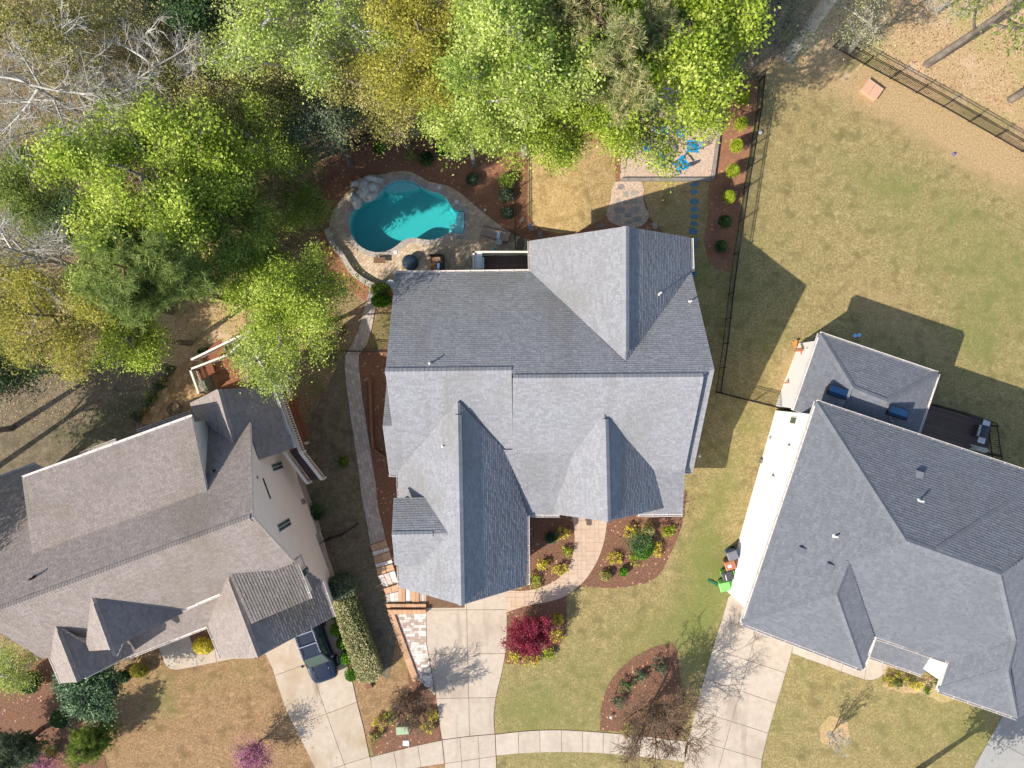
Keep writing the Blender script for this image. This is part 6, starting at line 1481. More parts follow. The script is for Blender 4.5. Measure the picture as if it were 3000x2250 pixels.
shrub('shrub', 'dark shrub left of the olive gold oval shrub', 370, 1975, 1.1, .9, .8, 'leaf_dark', 1100, .09, seed=184)
shrub('shrub', 'dark shrub right of the beige house end wall, upper one', 930, 1500, 1.3, 1.3, 1.0, 'leaf_dark', 1500, .09, seed=185)
shrub('shrub', 'small fresh green shrub in the shaded side lawn', 1008, 1352, .8, .8, .5, 'leaf_mid', 600, .10, seed=186)
for k, (a, b, s, lf, t) in enumerate([(1117, 2112, 1.0, 'leaf_gold', 'left one'), (1148, 2093, .7, 'leaf_lime', 'just right of the left one'), (1265, 2090, .7, 'leaf_gold', 'upper one near the driveway'), (1253, 2127, .65, 'leaf_gold', 'lower one near the driveway'), (1100, 2155, .6, 'leaf_olive', 'lowest left one'), (1210, 2095, .6, 'leaf_olive', 'middle one above the green box')]):
    bush('shrub', 'yellow green shrub near the green utility box, '+t, a, b, s*1.2, .65, lf, 480, .095, seed=190+k)
for k, (a, b, s, lf, t) in enumerate([(2617, 1965, .8, 'leaf_yellow', 'upper left one'), (2600, 1990, .7, 'leaf_yellow', 'left one'), (2622, 1997, .7, 'leaf_mid', 'bright green one'), (2652, 1990, .7, 'leaf_yellow', 'right of the black pipe'), (2678, 2004, .6, 'leaf_gold', 'golden one'), (2660, 1975, .9, 'leaf_dark', 'spiky dark one'), (2730, 1985, 1.0, 'leaf_olive', 'brown green grass clump'), (2752, 1998, .8, 'leaf_dark', 'dark one by the wall'), (2709, 2018, .35, 'leaf_mid', 'smallest one')]):
    bush('shrub', 'plant in the front bed of the white house, '+t, a, b, s*1.15, .5, lf, 360, .095, seed=200+k)
for k, (a, b, s, t) in enumerate([(500, 1087, .55, 'nearest the patio stairs'), (484, 1113, .5, 'second from the stairs'), (468, 1134, .6, 'third from the stairs'), (446, 1160, .7, 'fourth, brighter green'), (437, 1178, .6, 'fifth'), (422, 1202, .6, 'sixth'), (400, 1225, .8, 'at the lower end, bright green')]):
    bush('shrub', 'small plant edging the neighbour\'s paver patio, '+t, a, b, s*1.2, .4, ['leaf_grey', 'leaf_olive', 'leaf_dark', 'leaf_box'][k % 4], 330, .08, seed=220+k)
shrub('shrub', 'grey green shrub beside the top of the deck stairs', 605, 1033, 1.1, .7, .7, 'leaf_dark', 700, .09, seed=230)
# ------------------------------------------------------------------ vehicles, furniture, small things
def flat(name, col, rough=0.5, metallic=0.0, coat=0.0, spec=0.4):
    a = lin(col); b = tuple(min(1, k*1.12) for k in a); return mat(name, [a, b], 3.0, rough, metallic=metallic, coat=coat, spec=spec)
M['car'] = flat('navy_car_paint', (22, 31, 48), 0.3, 0.3, 0.6); M['car_glass'] = flat('car_glass', (40, 66, 66), 0.05, spec=0.8); M['chrome'] = flat('chrome', (190, 192, 195), 0.2, 0.9)
M['rim'] = flat('alloy_rim', (140, 144, 150), 0.3, 0.7); M['lamp'] = flat('headlamp_glass', (190, 190, 182), 0.1, spec=0.8); M['seatcloth'] = flat('grey_interior', (120, 126, 120), 0.8)
M['chair_blue'] = flat('turquoise_plastic', (22, 140, 186), 0.5); M['fabric_taupe'] = flat('taupe_sling', (150, 132, 118), 0.85); M['towel'] = flat('pale_towel', (196, 212, 214), 0.9)
M['bin_blue'] = flat('blue_plastic', (54, 84, 140), 0.5); M['bin_grey'] = flat('grey_plastic', (104, 106, 112), 0.5); M['bin_brown'] = flat('brown_plastic', (152, 96, 70), 0.5); M['bin_green'] = flat('lime_plastic', (118, 190, 96), 0.5)
M['bin_dark'] = flat('charcoal_plastic', (62, 62, 64), 0.5); M['bin_dgreen'] = flat('dark_green_plastic', (44, 92, 66), 0.5); M['sticker'] = flat('white_sticker', (214, 210, 204), 0.6)
M['box_green'] = flat('pale_green_steel', (142, 158, 124), 0.6); M['box_tan'] = flat('pinkish_tan_board', (190, 148, 122), 0.85); M['cushion'] = flat('blue_cushion', (106, 140, 190), 0.9); M['dark_cover'] = flat('dark_blue_cover', (30, 48, 66), 0.6)
M['wicker'] = flat('brown_wicker', (112, 84, 62), 0.9); M['cover_grey'] = flat('grey_green_cover', (118, 120, 104), 0.8); M['cream_cloth'] = flat('cream_cloth', (196, 190, 176), 0.9); M['purple'] = flat('purple_rubber', (104, 90, 140), 0.5); M['orange'] = flat('orange_plastic', (204, 130, 66), 0.5)
M['hose'] = flat('grey_brown_hose', (120, 100, 88), 0.6); M['char'] = flat('charred_stone', (66, 58, 54), 0.9); M['spa'] = flat('white_plastic', (206, 208, 210), 0.4)

def car():
    root = thing('parked_car', 'dark blue SUV with roof rails parked half under the eave on the neighbour\'s driveway', 'car', (-13.1, -17.5, 0.045), math.atan2(-.94, .335))
    st = [(-2.40, .78, .48, .96), (-2.30, .90, .38, 1.06), (-1.6, .95, .30, 1.09), (-.4, .96, .28, 1.08), (.9, .955, .28, 1.06), (1.25, .95, .30, 1.04), (1.75, .93, .32, .99), (2.1, .87, .36, .93), (2.28, .78, .42, .86), (2.38, .62, .5, .76)]
    V = []; n = 10
    for x, w_, zb, zt in st:
        half = [(w_*.9, zb), (w_, zb+.14), (w_*1.0, zt-.26), (w_*.955, zt-.06), (w_*.86, zt+.015)]
        V += [(x, y, z) for y, z in half]+[(x, -y, z+ (0 if i else 0)) for i, (y, z) in enumerate(half[::-1])]
    Fc = []
    for i in range(len(st)-1):
        for k in range(n): Fc.append((i*n+k, (i+1)*n+k, (i+1)*n+(k+1) % n, i*n+(k+1) % n))
    Fc += [tuple(range(n)), tuple(range(len(st)*n-1, (len(st)-1)*n-1, -1))]
    mb = MB(); mb.add(V, Fc)
    body = mb.build('body', M['car'], root, sm=True)
    bm = bmesh.new(); bm.from_mesh(body.data); bmesh.ops.recalc_face_normals(bm, faces=bm.faces); bm.to_mesh(body.data); bm.free()
    e = body.modifiers.new('sub', 'SUBSURF'); e.levels = 1; e.render_levels = 2
    # hood creases
    for s in (-1, 1): mb = MB(); mb.bar((1.15, .52*s, 1.075), (2.05, .44*s, .965), .03, .02); mb.build('hood_crease', M['car'], body, sm=True)
    # cabin (pillars and roof)
    B0, B1, T0, T1 = -2.28, 1.12, -2.0, .28; wb_, wt, zb, zt = .875, .68, 1.06, 1.72
    C8 = [Vector(p) for p in ((B0, -wb_*.94, zb), (B1, -wb_*.93, zb), (B1, wb_*.93, zb), (B0, wb_*.94, zb), (T0, -wt, zt-.04), (T1, -wt, zt-.03), (T1, wt, zt-.03), (T0, wt, zt-.04))]
    mid = [Vector((-.7, -wb_, zb)), Vector((-.7, wb_, zb)), Vector((-.8, -wt*1.03, zt)), Vector((-.8, wt*1.03, zt))]
    mb = MB(); a, b, c, d, e_, f, g, h_ = C8; m0, m1, m2, m3 = mid
    mb.add([a, m0, b, c, m1, d, e_, m2, f, g, m3, h_], [(0, 1, 7, 6), (1, 2, 8, 7), (2, 3, 9, 8), (3, 4, 10, 9), (4, 5, 11, 10), (5, 0, 6, 11), (6, 7, 10, 11), (7, 8, 9, 10)])
    cb = mb.build('cabin', M['car'], root, bevel=0.06)
    def panel(q, u0, u1, v0, v1, name, m, off=.012, par=root):
        p = lambda u, v: (q[0].lerp(q[1], u)).lerp(q[3].lerp(q[2], u), v)
        pts = [p(u0, v0), p(u1, v0), p(u1, v1), p(u0, v1)]; nrm = (pts[1]-pts[0]).cross(pts[3]-pts[0]).normalized()
        mb = MB(); A = [x+nrm*off for x in pts]; Bk = [x-nrm*.02 for x in pts]
        mb.add(A+Bk, [(0, 1, 2, 3), (7, 6, 5, 4), (0, 4, 5, 1), (1, 5, 6, 2), (2, 6, 7, 3), (3, 7, 4, 0)]); return mb.build(name, m, par)
    panel([b, c, g, f], .06, .94, .08, .95, 'windshield', M['car_glass']); panel([d, a, e_, h_], .1, .9, .2, .9, 'rear_window', M['car_glass'])
    panel([a, m0, m2, e_], .10, .46, .22, .86, 'side_window', M['car_glass']); panel([a, m0, m2, e_], .52, .97, .16, .86, 'side_window', M['car_glass']); panel([m0, b, f, m2], .03, .86, .14, .86, 'side_window', M['car_glass'])
    panel([m1, d, h_, m3], .54, .90, .22, .86, 'side_window', M['car_glass']); panel([m1, d, h_, m3], .03, .48, .16, .86, 'side_window', M['car_glass']); panel([c, m1, m3, g], .14, .97, .14, .86, 'side_window', M['car_glass'])
    for s in (-1, 1):
        mb = MB(); mb.path([(-1.85, .60*s, 1.76), (-1.7, .61*s, 1.83), (0, .62*s, 1.83), (.16, .61*s, 1.76)], .028); mb.build('roof_rail', M['chrome'], root)
        mb = MB(); mb.lathe([(.02, -.1), (.08, -.06), (.09, .06), (.03, .1)], (.82, 1.06*s, 1.12), 10); mb.bar((.85, .88*s, 1.08), (.85, 1.0*s, 1.1), .05, .05); mb.build('mirror', M['car'], root, sm=True)
        mb = MB(); mb.add([(1.95, .62*s, .93), (2.24, .52*s, .88), (2.30, .70*s, .76), (2.05, .86*s, .82), (1.95, .62*s, .80), (2.20, .50*s, .72), (2.26, .66*s, .62), (2.02, .84*s, .68)], [(0, 1, 2, 3), (7, 6, 5, 4), (0, 4, 5, 1), (1, 5, 6, 2), (2, 6, 7, 3), (3, 7, 4, 0)]); mb.build('headlight', M['lamp'], root)
        for x in (-1.42, 1.42):
            mb = MB(); mb.tube((x, .80*s, .36), (x, .985*s, .36), .36, n=24); wh = mb.build('wheel', M['rubber'], root)
            mb = MB(); mb.tube((x, .96*s, .36), (x, 1.0*s, .36), .235, n=20); mb.build('rim', M['rim'], wh)
            for k in range(5):
                a5 = 2*math.pi*k/5; mb = MB(); mb.bar((x, 1.005*s, .36), (x+.21*math.cos(a5), 1.005*s, .36+.21*math.sin(a5)), .02, .06); mb.build('spoke', M['chrome'], wh)
    for x in (-1.35, -.55): mb = MB(); mb.bar((x, -.62, 1.86), (x, .62, 1.86), .06, .03); mb.build('crossbar', M['chrome'], root)
    mb = MB(); mb.bar((2.36, -.45, .62), (2.36, .45, .62), .05, .16); mb.build('grille', M['chrome'], root)
    for s in (-.2, .25): mb = MB(); mb.bar((1.13, s-.1, 1.10), (.98, s+.42, 1.17), .02, .02); mb.build('wiper', M['black_metal'], root)
car()

def wheelie(px, py, rz, body, lid, label, open_=False, sticker=None):
    c = G(px, py); root = thing('wheelie_bin', label, 'bin', c, rz, 'wheelie bins beside the white wall')
    mb = MB(); mb.add([(-.24, -.22, .08), (.24, -.22, .08), (.24, .26, .08), (-.24, .26, .08), (-.29, -.34, .98), (.29, -.34, .98), (.29, .36, .98), (-.29, .36, .98)], [(3, 2, 1, 0), (4, 5, 6, 7), (0, 1, 5, 4), (1, 2, 6, 5), (2, 3, 7, 6), (3, 0, 4, 7)]); mb.build('body', body, root, bevel=.03)
    mb = MB()
    mb.add([(-.32, -.40, .99), (.32, -.40, .99), (.32, .38, 1.0), (-.32, .38, 1.0), (-.28, -.34, 1.07), (.28, -.34, 1.07), (.27, .30, 1.10), (-.27, .30, 1.10)], [(3, 2, 1, 0), (4, 5, 6, 7), (0, 1, 5, 4), (1, 2, 6, 5), (2, 3, 7, 6), (3, 0, 4, 7)])
    l = mb.build('lid', lid, root, bevel=.025)
    mb = MB(); mb.bar((-.24, .44, 1.0), (.24, .44, 1.0), .04, .04); mb.bar((-.24, .36, .98), (-.24, .45, 1.0), .04, .04); mb.bar((.24, .36, .98), (.24, .45, 1.0), .04, .04); mb.build('handle', body, root)
    for s in (-1, 1): mb = MB(); mb.tube((s*.22, .34, .13), (s*.29, .34, .13), .13, n=14); mb.build('wheel', M['rubber'], root)
    if sticker == 'label': mb = MB(); mb.box((.02, -.1, 1.093), (.2, .24, .012)); mb.build('sticker', M['sticker'], l)
    if sticker == 'bar': mb = MB(); mb.box((.06, -.16, 1.093), (.36, .05, .012)); mb.build('lettering', M['sticker'], l)
    if sticker == 'line': mb = MB(); mb.box((0, -.30, 1.073), (.5, .10, .012)); mb.build('lid_edge', M['bin_blue'], l)
rb = math.radians(-74+0)
wheelie(2134, 1617, math.radians(-70), M['bin_blue'], M['bin_grey'], 'blue bin with grey lid, uppermost of the row beside the white wall')
wheelie(2127, 1645, math.radians(-72), M['bin_brown'], M['bin_brown'], 'brown bin with pale sticker on its lid beside the white wall', sticker='label')
wheelie(2119, 1676, math.radians(-74), M['bin_green'], M['bin_dark'], 'lime green bin with black lid beside the white wall', sticker='bar')
wheelie(2112, 1706, math.radians(-76), M['bin_green'], M['bin_green'], 'all lime green bin, lowest of the row beside the white wall')
o = G(2088, 1706); mb = MB(); mb.box((0, 0, .03), (.75, .16, .05), math.radians(-28)); mb.box((.05, .02, .07), (.5, .1, .03), math.radians(-28)); mb.build('drain_board', M['bin_dgreen'], None, loc=o, label='dark green plastic board lying in the grass left of the lowest bin', category='board')

def adirondack(px, py, rz, label):
    c = G(px, py, 0.03); root = thing('garden_chair', label, 'chair', c, rz, 'turquoise chairs around the fire pit'); m = M['chair_blue']   # faces +X
    for k in range(6): mb = MB(); mb.box((.28-.1*k, 0, .37-.025*k), (.09, .52, .02)); mb.build('seat_slat', m, root)
    for k in range(5):
        y = -.22+.11*k; h = .78-.05*abs(k-2)
        mb = MB(); mb.bar((-.26, y, .26), (-.26-.34*h/.78, y*1.15, .26+h), .02, .1); mb.build('back_slat', m, root)
    for s in (-1, 1):
        mb = MB(); mb.box((.0, .34*s, .56), (.72, .13, .025)); mb.build('arm', m, root)
        mb = MB(); mb.box((.3, .31*s, .28), (.09, .03, .55)); mb.build('front_leg', m, root)
        mb = MB(); mb.bar((.3, .28*s, .36), (-.55, .28*s, .04), .03, .1); mb.build('rear_leg', m, root)
fc = G(1953, 438)
for k, (a, b, t) in enumerate([(1933, 388, 'upper left chair'), (1985, 388, 'upper right chair'), (2022, 436, 'rightmost chair'), (1988, 484, 'lower right chair'), (1934, 474, 'lower left chair'), (1899, 434, 'leftmost chair')]):
    p = G(a, b); adirondack(a, b, math.atan2(fc.y-p.y, fc.x-p.x), 'turquoise wooden lounge chair at the fire pit, '+t)
root = thing('fire_pit', 'dark round stone fire pit in the middle of the turquoise chairs', 'fire pit', fc)
for j in range(2):
    for k in range(12):
        a = 2*math.pi*(k+.5*j)/12; mb = MB(); mb.box((.45*math.cos(a), .45*math.sin(a), .09+.15*j), (.2, .22, .14), a, var=random.random()); mb.build('stone', M['flag'], root)
mb = MB(); mb.lathe([(.36, .02), (.36, .08), (.05, .10)], n=16); mb.build('ash_bed', M['char'], root)

def grill(loc, rz, label, lid=None, shelf=None):
    root = thing('gas_grill', label, 'grill', loc, rz); m = lid or M['steel']; sh = shelf or M['steel']
    mb = MB(); mb.box((0, 0, .42), (.72, .5, .68)); mb.build('cabinet', M['bin_dark'], root, bevel=.02)
    mb = MB(); V = []
    prof = [(-.28, .78), (-.28, .92), (-.2, 1.04), (-.05, 1.1), (.12, 1.07), (.25, .95), (.28, .8)]
    for x in (-.38, .38): V += [(x, y, z) for y, z in prof]
    n = len(prof); mb.add(V, [(i, i+1, n+i+1, n+i) for i in range(n-1)]+[tuple(range(n)), tuple(range(2*n-1, n-1, -1)), (0, n, 2*n-1, n-1)]); mb.build('lid', m, root)
    for s in (-1, 1): mb = MB(); mb.box((.58*s, 0, .84), (.38, .46, .05)); mb.build('side_shelf', sh, root, bevel=.015)
    mb = MB(); mb.box((0, -.30, .82), (.72, .1, .14)); mb.build('control_panel', sh, root)
    mb = MB(); mb.bar((-.3, -.34, .98), (.3, -.34, .98), .03, .03); mb.build('handle', M['chrome'], root)
    for k in (-.24, 0, .24): mb = MB(); mb.tube((k, -.35, .82), (k, -.38, .82), .03, n=10); mb.build('knob', M['black_metal'], root)
    for a in (-.3, .3):
        for b in (-.2, .2): mb = MB(); mb.tube((a, b-.03, .05), (a, b+.03, .05), .05, n=10); mb.build('caster', M['rubber'], root)
grill(P(1404, 778, 1.6), math.radians(90), 'pale blue grey gas grill on the small deck behind the main house', M['spa'], M['spa'])
grill(P(2858, 1262, 1.4), math.radians(-106), 'steel gas grill with dark lid on the deck behind the white house', M['bin_dark'], M['spa'])
def blobcloth(name, px, py, z, sx, sy, sz, rz, m, label, cat, seed):
    bm = bmesh.new(); bmesh.ops.create_cube(bm, size=1.0); bmesh.ops.subdivide_edges(bm, edges=bm.edges[:], cuts=4, use_grid_fill=True); r = random.Random(seed)
    for v in bm.verts:
        k = 1+.16*math.sin(v.co.x*9+seed)*math.cos(v.co.y*8)+r.uniform(-.04, .04)
        f = 1-0.25*(v.co.z+.5); v.co = Vector((v.co.x*sx*k*f, v.co.y*sy*k*f, (v.co.z+.5)*sz*(1 if v.co.z < 0 else k)))
    me = bpy.data.meshes.new(name); bm.to_mesh(me); bm.free(); me.materials.append(m); me.polygons.foreach_set('use_smooth', [True]*len(me.polygons))
    o = new(name, me, None, P(px, py, z), label=label, category=cat); o.rotation_euler = (0, 0, rz); return o
blobcloth('folded_cover', 2866, 1315, 1.4, 1.1, .35, .4, math.radians(-14), M['cream_cloth'], 'crumpled cream cloth cover on the deck below the steel grill', 'cover', 3)
blobcloth('covered_grill', 614, 1128, 1.5, .6, 1.0, 1.0, math.radians(18), M['cover_grey'], 'grey green covered grill on the red deck beside the beige house', 'covered grill', 5)
# chaise lounge, side table, tablet
c = G(1452, 690, .04); rz = math.radians(-16)
root = thing('lounge_chair', 'taupe chaise lounge on the pool deck with a pale towel on it', 'lounge chair', c, rz); m = M['fabric_taupe']
mb = MB(); mb.add([(-.98, -.32, .34), (.35, -.32, .36), (.35, .32, .36), (-.98, .32, .34), (-.98, -.32, .38), (.35, -.32, .40), (.35, .32, .40), (-.98, .32, .38)], [(3, 2, 1, 0), (4, 5, 6, 7), (0, 1, 5, 4), (1, 2, 6, 5), (2, 3, 7, 6), (3, 0, 4, 7)]); mb.build('seat', m, root)
mb = MB(); mb.add([(.37, -.32, .36), (.95, -.32, .66), (.95, .32, .66), (.37, .32, .36), (.37, -.32, .40), (.95, -.32, .70), (.95, .32, .70), (.37, .32, .40)], [(3, 2, 1, 0), (4, 5, 6, 7), (0, 1, 5, 4), (1, 2, 6, 5), (2, 3, 7, 6), (3, 0, 4, 7)]); mb.build('backrest', m, root)
mb = MB(); mb.box((.22, -.02, .42), (.22, .44, .05)); mb.build('towel', M['towel'], root, bevel=.02)
for a in (-.8, .4, .8):
    for b in (-.3, .3): mb = MB(); mb.tube((a, b, 0), (a, b, .35), .02, n=8); mb.build('leg', M['black_metal'], root)
for s in (-.34, .34): mb = MB(); mb.bar((-1.0, s, .35), (.98, s, .37), .035, .04); mb.build('frame_rail', M['black_metal'], root)
c = G(1462, 713, .04); root = thing('side_table', 'small round grey table below the chaise lounge', 'table', c)
mb = MB(); mb.lathe([(.22, .46), (.235, .48), (.22, .5)], n=24); mb.build('table_top', M['steel'], root)
for k in range(3): a = 2.1*k; mb = MB(); mb.tube((.17*math.cos(a), .17*math.sin(a), 0), (.12*math.cos(a), .12*math.sin(a), .46), .015, n=6); mb.build('leg', M['black_metal'], root)
mb = MB(); mb.box((0, 0, .25), (.2, .26, .1), -.15); mb.box((0, 0, .1), (.16, .2, .2), -.15); mb.build('small_cooler', flat('teal_plastic', (60, 150, 150)), None, loc=G(1451, 734, .04), label='small teal box on the shaded deck below the round table', category='box')
c = G(1204, 772, .04); root = thing('round_table', 'dark blue covered round table on the pool deck', 'table', c)
mb = MB(); mb.lathe([(.5, .05), (.52, .4), (.53, .52), (.48, .56), (.1, .6)], n=28); mb.build('cover', M['dark_cover'], root, sm=True)
mb = MB(); mb.lathe([(.535, .46), (.545, .49), (.535, .52)], n=28); mb.build('rim', M['black_metal'], root)
c = G(1282, 778, .04); root = thing('outdoor_sofa', 'brown wicker corner seat with blue cushion against the back eave', 'sofa', c)
mb = MB(); mb.box((0, .0, .2), (.85, 1.2, .36)); mb.build('seat', M['wicker'], root, bevel=.03)
mb = MB(); mb.box((.42, .0, .4), (.14, 1.3, .72)); mb.build('backrest', M['black_metal'], root, bevel=.03)
mb = MB(); mb.box((-.03, .62, .36), (.9, .13, .62)); mb.build('armrest', M['black_metal'], root, bevel=.03)
mb = MB(); mb.box((.12, -.15, .46), (.2, .5, .14)); mb.build('cushion', M['cushion'], root, bevel=.04)
mb = MB(); mb.box((-.05, .38, .42), (.6, .3, .1)); mb.build('cushion', M['box_tan'], root, bevel=.04)
c = G(1147, 836, .04); root = thing('flower_pot', 'pale round pot beside the back left corner of the main house', 'pot', c)
mb = MB(); mb.lathe([(.2, 0), (.28, .3), (.33, .5), (.30, .52), (.27, .45), (.05, .42)], n=18); mb.build('pot', M['spa'], root, sm=True)
mb = MB(); [mb.bar((0, 0, .4), (.25*math.cos(k), .25*math.sin(k), .62), .03, .02) for k in range(7)]; mb.build('stems', M['spa'], root)
# pool rails and lids
def rail(p, q, label):
    a, b = G(*p, .03), G(*q, .03); root = thing('pool_handrail', label, 'handrail', a); d = b-a
    mb = MB(); z = Vector((0, 0, 1)); mb.path([Vector((0, 0, 0)), z*.75, d*.3+z*.86, d*.8+z*.7, d+z*.45, d-z*.2], .022, 8); mb.build('tube', M['chrome'], root, sm=True)
    for p_ in (Vector((0, 0, .02)), d+Vector((0, 0, .02))): mb = MB(); mb.lathe([(.06, 0), (.05, .03)], p_, 10); mb.build('flange', M['chrome'], root)
rail((1370, 611), (1334, 604), 'chrome pool handrail at the upper right of the pool steps'); rail((1353, 697), (1318, 690), 'chrome pool handrail at the lower right of the pool steps')
for a, b, t in ((1287, 549, 'on the deck above the pool'), (1159, 740, 'on the deck below the pool'), (1338, 591, 'on the deck right of the pool')):
    mb = MB(); mb.box((0, 0, .05), (.24, .24, .03), .2); mb.box((0, 0, .068), (.16, .16, .012), .2); mb.build('skimmer_lid', M['spa'], None, loc=G(a, b), label='square pale skimmer lid '+t, category='lid', group='skimmer lids')
mb = MB(); mb.path([(0, 0, .05), (.1, .02, .5), (.5, .02, .5), (.62, 0, .05)], .02, 6); mb.bar((-.1, -.3, .35), (.7, -.3, .35), .4, .03); mb.bar((0, 0, .05), (0, -.45, .35), .03, .03); mb.bar((.6, 0, .05), (.6, -.45, .35), .03, .03)
mb.build('folding_chair', M['wicker'], None, loc=G(1102, 752, .04), label='light folding chair on the deck below the pool', category='chair')
# utilities
c = G(1183, 2127); root = thing('utility_box', 'pale green metal utility box in the mulch between the driveways', 'utility box', c, math.radians(4))
mb = MB(); mb.box((0, 0, .3), (.78, .48, .6)); mb.build('cabinet', M['box_green'], root, bevel=.02)
mb = MB(); mb.add([(-.42, -.28, .6), (.42, -.28, .6), (.42, .28, .66), (-.42, .28, .66), (-.41, -.27, .64), (.41, -.27, .64), (.41, .27, .70), (-.41, .27, .70)], [(3, 2, 1, 0), (4, 5, 6, 7), (0, 1, 5, 4), (1, 2, 6, 5), (2, 3, 7, 6), (3, 0, 4, 7)]); mb.build('lid', M['box_green'], root)
mb = MB(); mb.box((0, 0, .02), (.95, .62, .06)); mb.build('pad', M['concrete_grey'], root)
mb = MB(); mb.box((0, 0, .05), (.42, .36, .06)); mb.box((0, 0, .085), (.34, .28, .015)); mb.build('meter_lid', M['spa'], None, loc=G(1190, 2176), label='pale rectangular ground lid near the sidewalk below the green box', category='lid', bevel=.02)
c = G(2548, 268); root = thing('storage_box', 'pinkish tan square box on the ground near the upper right fence', 'box', c, math.radians(-36))
mb = MB(); mb.box((0, 0, .16), (1.15, .85, .32)); mb.build('box', M['box_tan'], root, bevel=.02)
mb = MB(); mb.box((-.32, 0, .345), (.58, .95, .04)); mb.build('lid_board', M['box_tan'], root, bevel=.01); mb = MB(); mb.box((.3, 0, .345), (.62, .95, .04)); mb.build('lid_board', M['box_tan'], root, bevel=.01)
def ball(px, py, rr, m, label):
    bm = bmesh.new(); bmesh.ops.create_uvsphere(bm, u_segments=16, v_segments=10, radius=rr)
    for v in bm.verts:
        if abs(v.co.z) < rr*.12: v.co *= .96
    me = bpy.data.meshes.new('ball'); bm.to_mesh(me); bm.free(); me.materials.append(m); me.polygons.foreach_set('use_smooth', [True]*len(me.polygons))
    c = G(px, py); c.z += rr*.97; new('ball', me, None, c, label=label, category='ball')
ball(2792, 453, .11, M['purple'], 'small purple ball on the lawn near the upper right fence'); ball(2226, 390, .13, M['spa'], 'pale grey ball beside the long black fence')
mb = MB(); mb.lathe([(.1, 0), (.14, .1), (.05, .14)], (-.12, 0, 0), 12); mb.lathe([(.1, 0), (.13, .1), (.05, .14)], (.16, .04, 0), 12); mb.bar((-.1, 0, .06), (.15, .04, .06), .06, .05); mb.build('toy', flat('pale_blue_plastic', (150, 190, 226)), None, loc=G(2508, 984), label='pale blue toy lying in the shadow of the sunroom', category='toy')
mb = MB(); mb.box((0, 0, .1), (.16, .2, .2)); mb.tube((0, .12, .2), (0, .12, .3), .09, n=10); mb.box((0, -.18, .08), (.12, .14, .16)); mb.build('toy', M['orange'], None, loc=G(2328, 1006), label='orange toy on the grass beside the cedar stairs', category='toy')
for k, (a, b, t) in enumerate([(2338, 1066, 'upper'), (2334, 1080, 'middle'), (2326, 1093, 'lower')]):
    mb = MB(); mb.lathe([(.12, 0), (.17, .15), (.18, .3), (.15, .3), (.1, .24)], n=14); mb.build('metal_bucket', M['steel'], None, loc=G(a, b), label='small grey bucket beside the cedar stairs, %s one of three' % t, category='bucket', group='buckets by the cedar stairs')
mb = MB()
for k in range(7):
    rr = .32+.03*k+random.uniform(-.03, .03); cx, cy = random.uniform(-.08, .08), random.uniform(-.08, .08)
    mb.path([(cx+rr*math.cos(2*math.pi*j/20), cy+rr*math.sin(2*math.pi*j/20), .04+.02*k) for j in range(21)], .016, 5)
mb.build('garden_hose', M['hose'], None, loc=G(513, 1196, .04), label='coiled hose on the paver patio behind the beige house', category='hose')
mb = MB(); mb.tube((0, 0, .08), (.22, -1.0, .1), .06, n=10); mb.build('drain_pipe', M['black_metal'], None, loc=G(2630, 1966), label='black drain pipe lying in the front bed of the white house', category='pipe', sm=True)
for a, b, t in ((1788, 2096, 'in the triangular mulch bed'), (1421, 618, 'in the pool mulch bed'), (2046, 1335, 'beside the right eave of the main house')):
    mb = MB(); mb.tube((0, 0, 0), (0, 0, .22), .02, n=8); mb.lathe([(.03, .2), (.09, .24), (.09, .3), (.03, .34)], n=12); mb.build('garden_light', M['spa'], None, loc=G(a, b), label='small white garden light '+t, category='lamp')
c = P(617, 1086, 1.5); root = thing('wooden_bench', 'red brown slatted bench on the deck of the beige house', 'bench', c, math.radians(18))
for k in range(6): mb = MB(); mb.box((0, -.3+.12*k, .42), (.8, .09, .03)); mb.build('slat', M['deck_red'], root)
for a in (-.36, .36):
    for b in (-.28, .28): mb = MB(); mb.box((a, b, .2), (.07, .07, .42)); mb.build('leg', M['deck_red'], root)
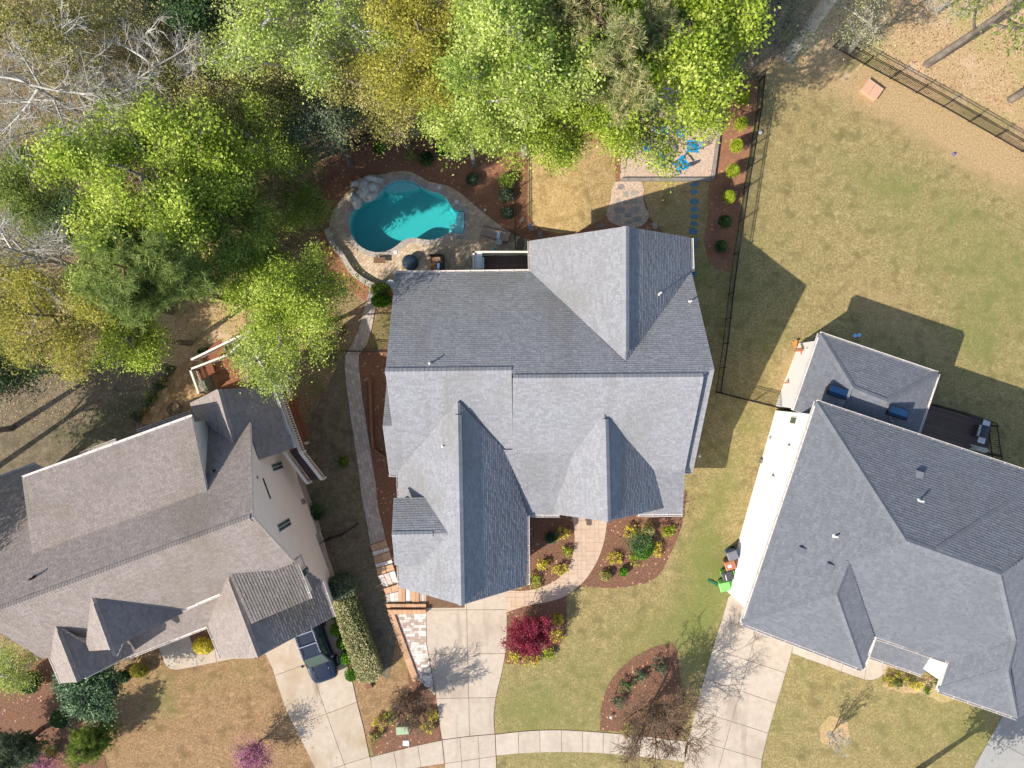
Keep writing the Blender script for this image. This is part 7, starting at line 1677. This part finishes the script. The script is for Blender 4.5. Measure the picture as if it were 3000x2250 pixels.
# ------------------------------------------------------------------ doors and windows on the remaining walls
def opening(h, c, U, wd, ht, panes=2, name='window', fill='glass'):
    U = Vector(U).normalized(); V = Vector((-U.y, U.x, 0)); rz = math.atan2(U.y, U.x); c = Vector(c)-h.o
    mb = MB(); mb.box(c+U*0.02, (0.06, wd, ht), rz); f = mb.build(name, M['white_trim'], h.root); k = (wd-0.12)/panes
    for i in range(panes):
        q = c+U*0.045+V*(-wd/2+0.06+k*(i+.5)); mb = MB(); mb.box(q, (0.03, k-0.05, ht-0.14), rz); mb.build('pane' if fill == 'glass' else 'panel', M[fill], f)
    if name == 'door': mb = MB(); mb.box(c+U*0.08+V*(wd*.36), (0.05, 0.06, 0.06), rz); mb.build('handle', M['black_metal'], f)
S_ = (0, -1, 0); W_ = (-1, 0, 0); E_ = (1, 0, 0)
opening(hs, (4.2, -7.35, 1.6), S_, 1.5, 1.5); opening(hs, (7.2, -7.35, 1.6), S_, 1.5, 1.5); opening(hs, (5.6, -7.35, 4.6), S_, 1.2, 1.0)
opening(hs, (1.6, -4.9, 1.2), S_, 1.05, 2.2, 1, 'door', 'deck_red'); opening(hs, (-3.0, -12.1, 4.3), S_, 1.3, 1.1)
for y in (-10.0, -6.8, 1.5, 4.2): opening(hs, (-6.5 if y < -5 else -6.55, y, 1.4), W_, 1.0, 1.5)
for y in (-2.5, 2.0, 5.0): opening(hs, (10.7 if y < 4 else 10.7, y, 1.8), E_, 1.1, 1.5)
for u in (-21.0, -19.2, -17.4): pass
p = UL*-19.1+VL*-9.4; opening(lh, (p.x, p.y, 1.25), -VL, 4.6, 2.3, 4, 'garage_door', 'white_trim')
for u, z in ((19.6, 3.9), (22.8, 3.9)): p = UR*u+VR*-8.68; opening(rh, (p.x, p.y, z), -VR, 1.2, 1.4)
p = UR*21.2+VR*-8.68; opening(rh, (p.x, p.y, 1.2), -VR, 4.6, 2.2, 4, 'garage_door', 'white_trim')
p = UR*27.3+VR*-6.9; opening(rh, (p.x, p.y, 1.15), -VR, 1.05, 2.1, 1, 'door', 'deck_red')
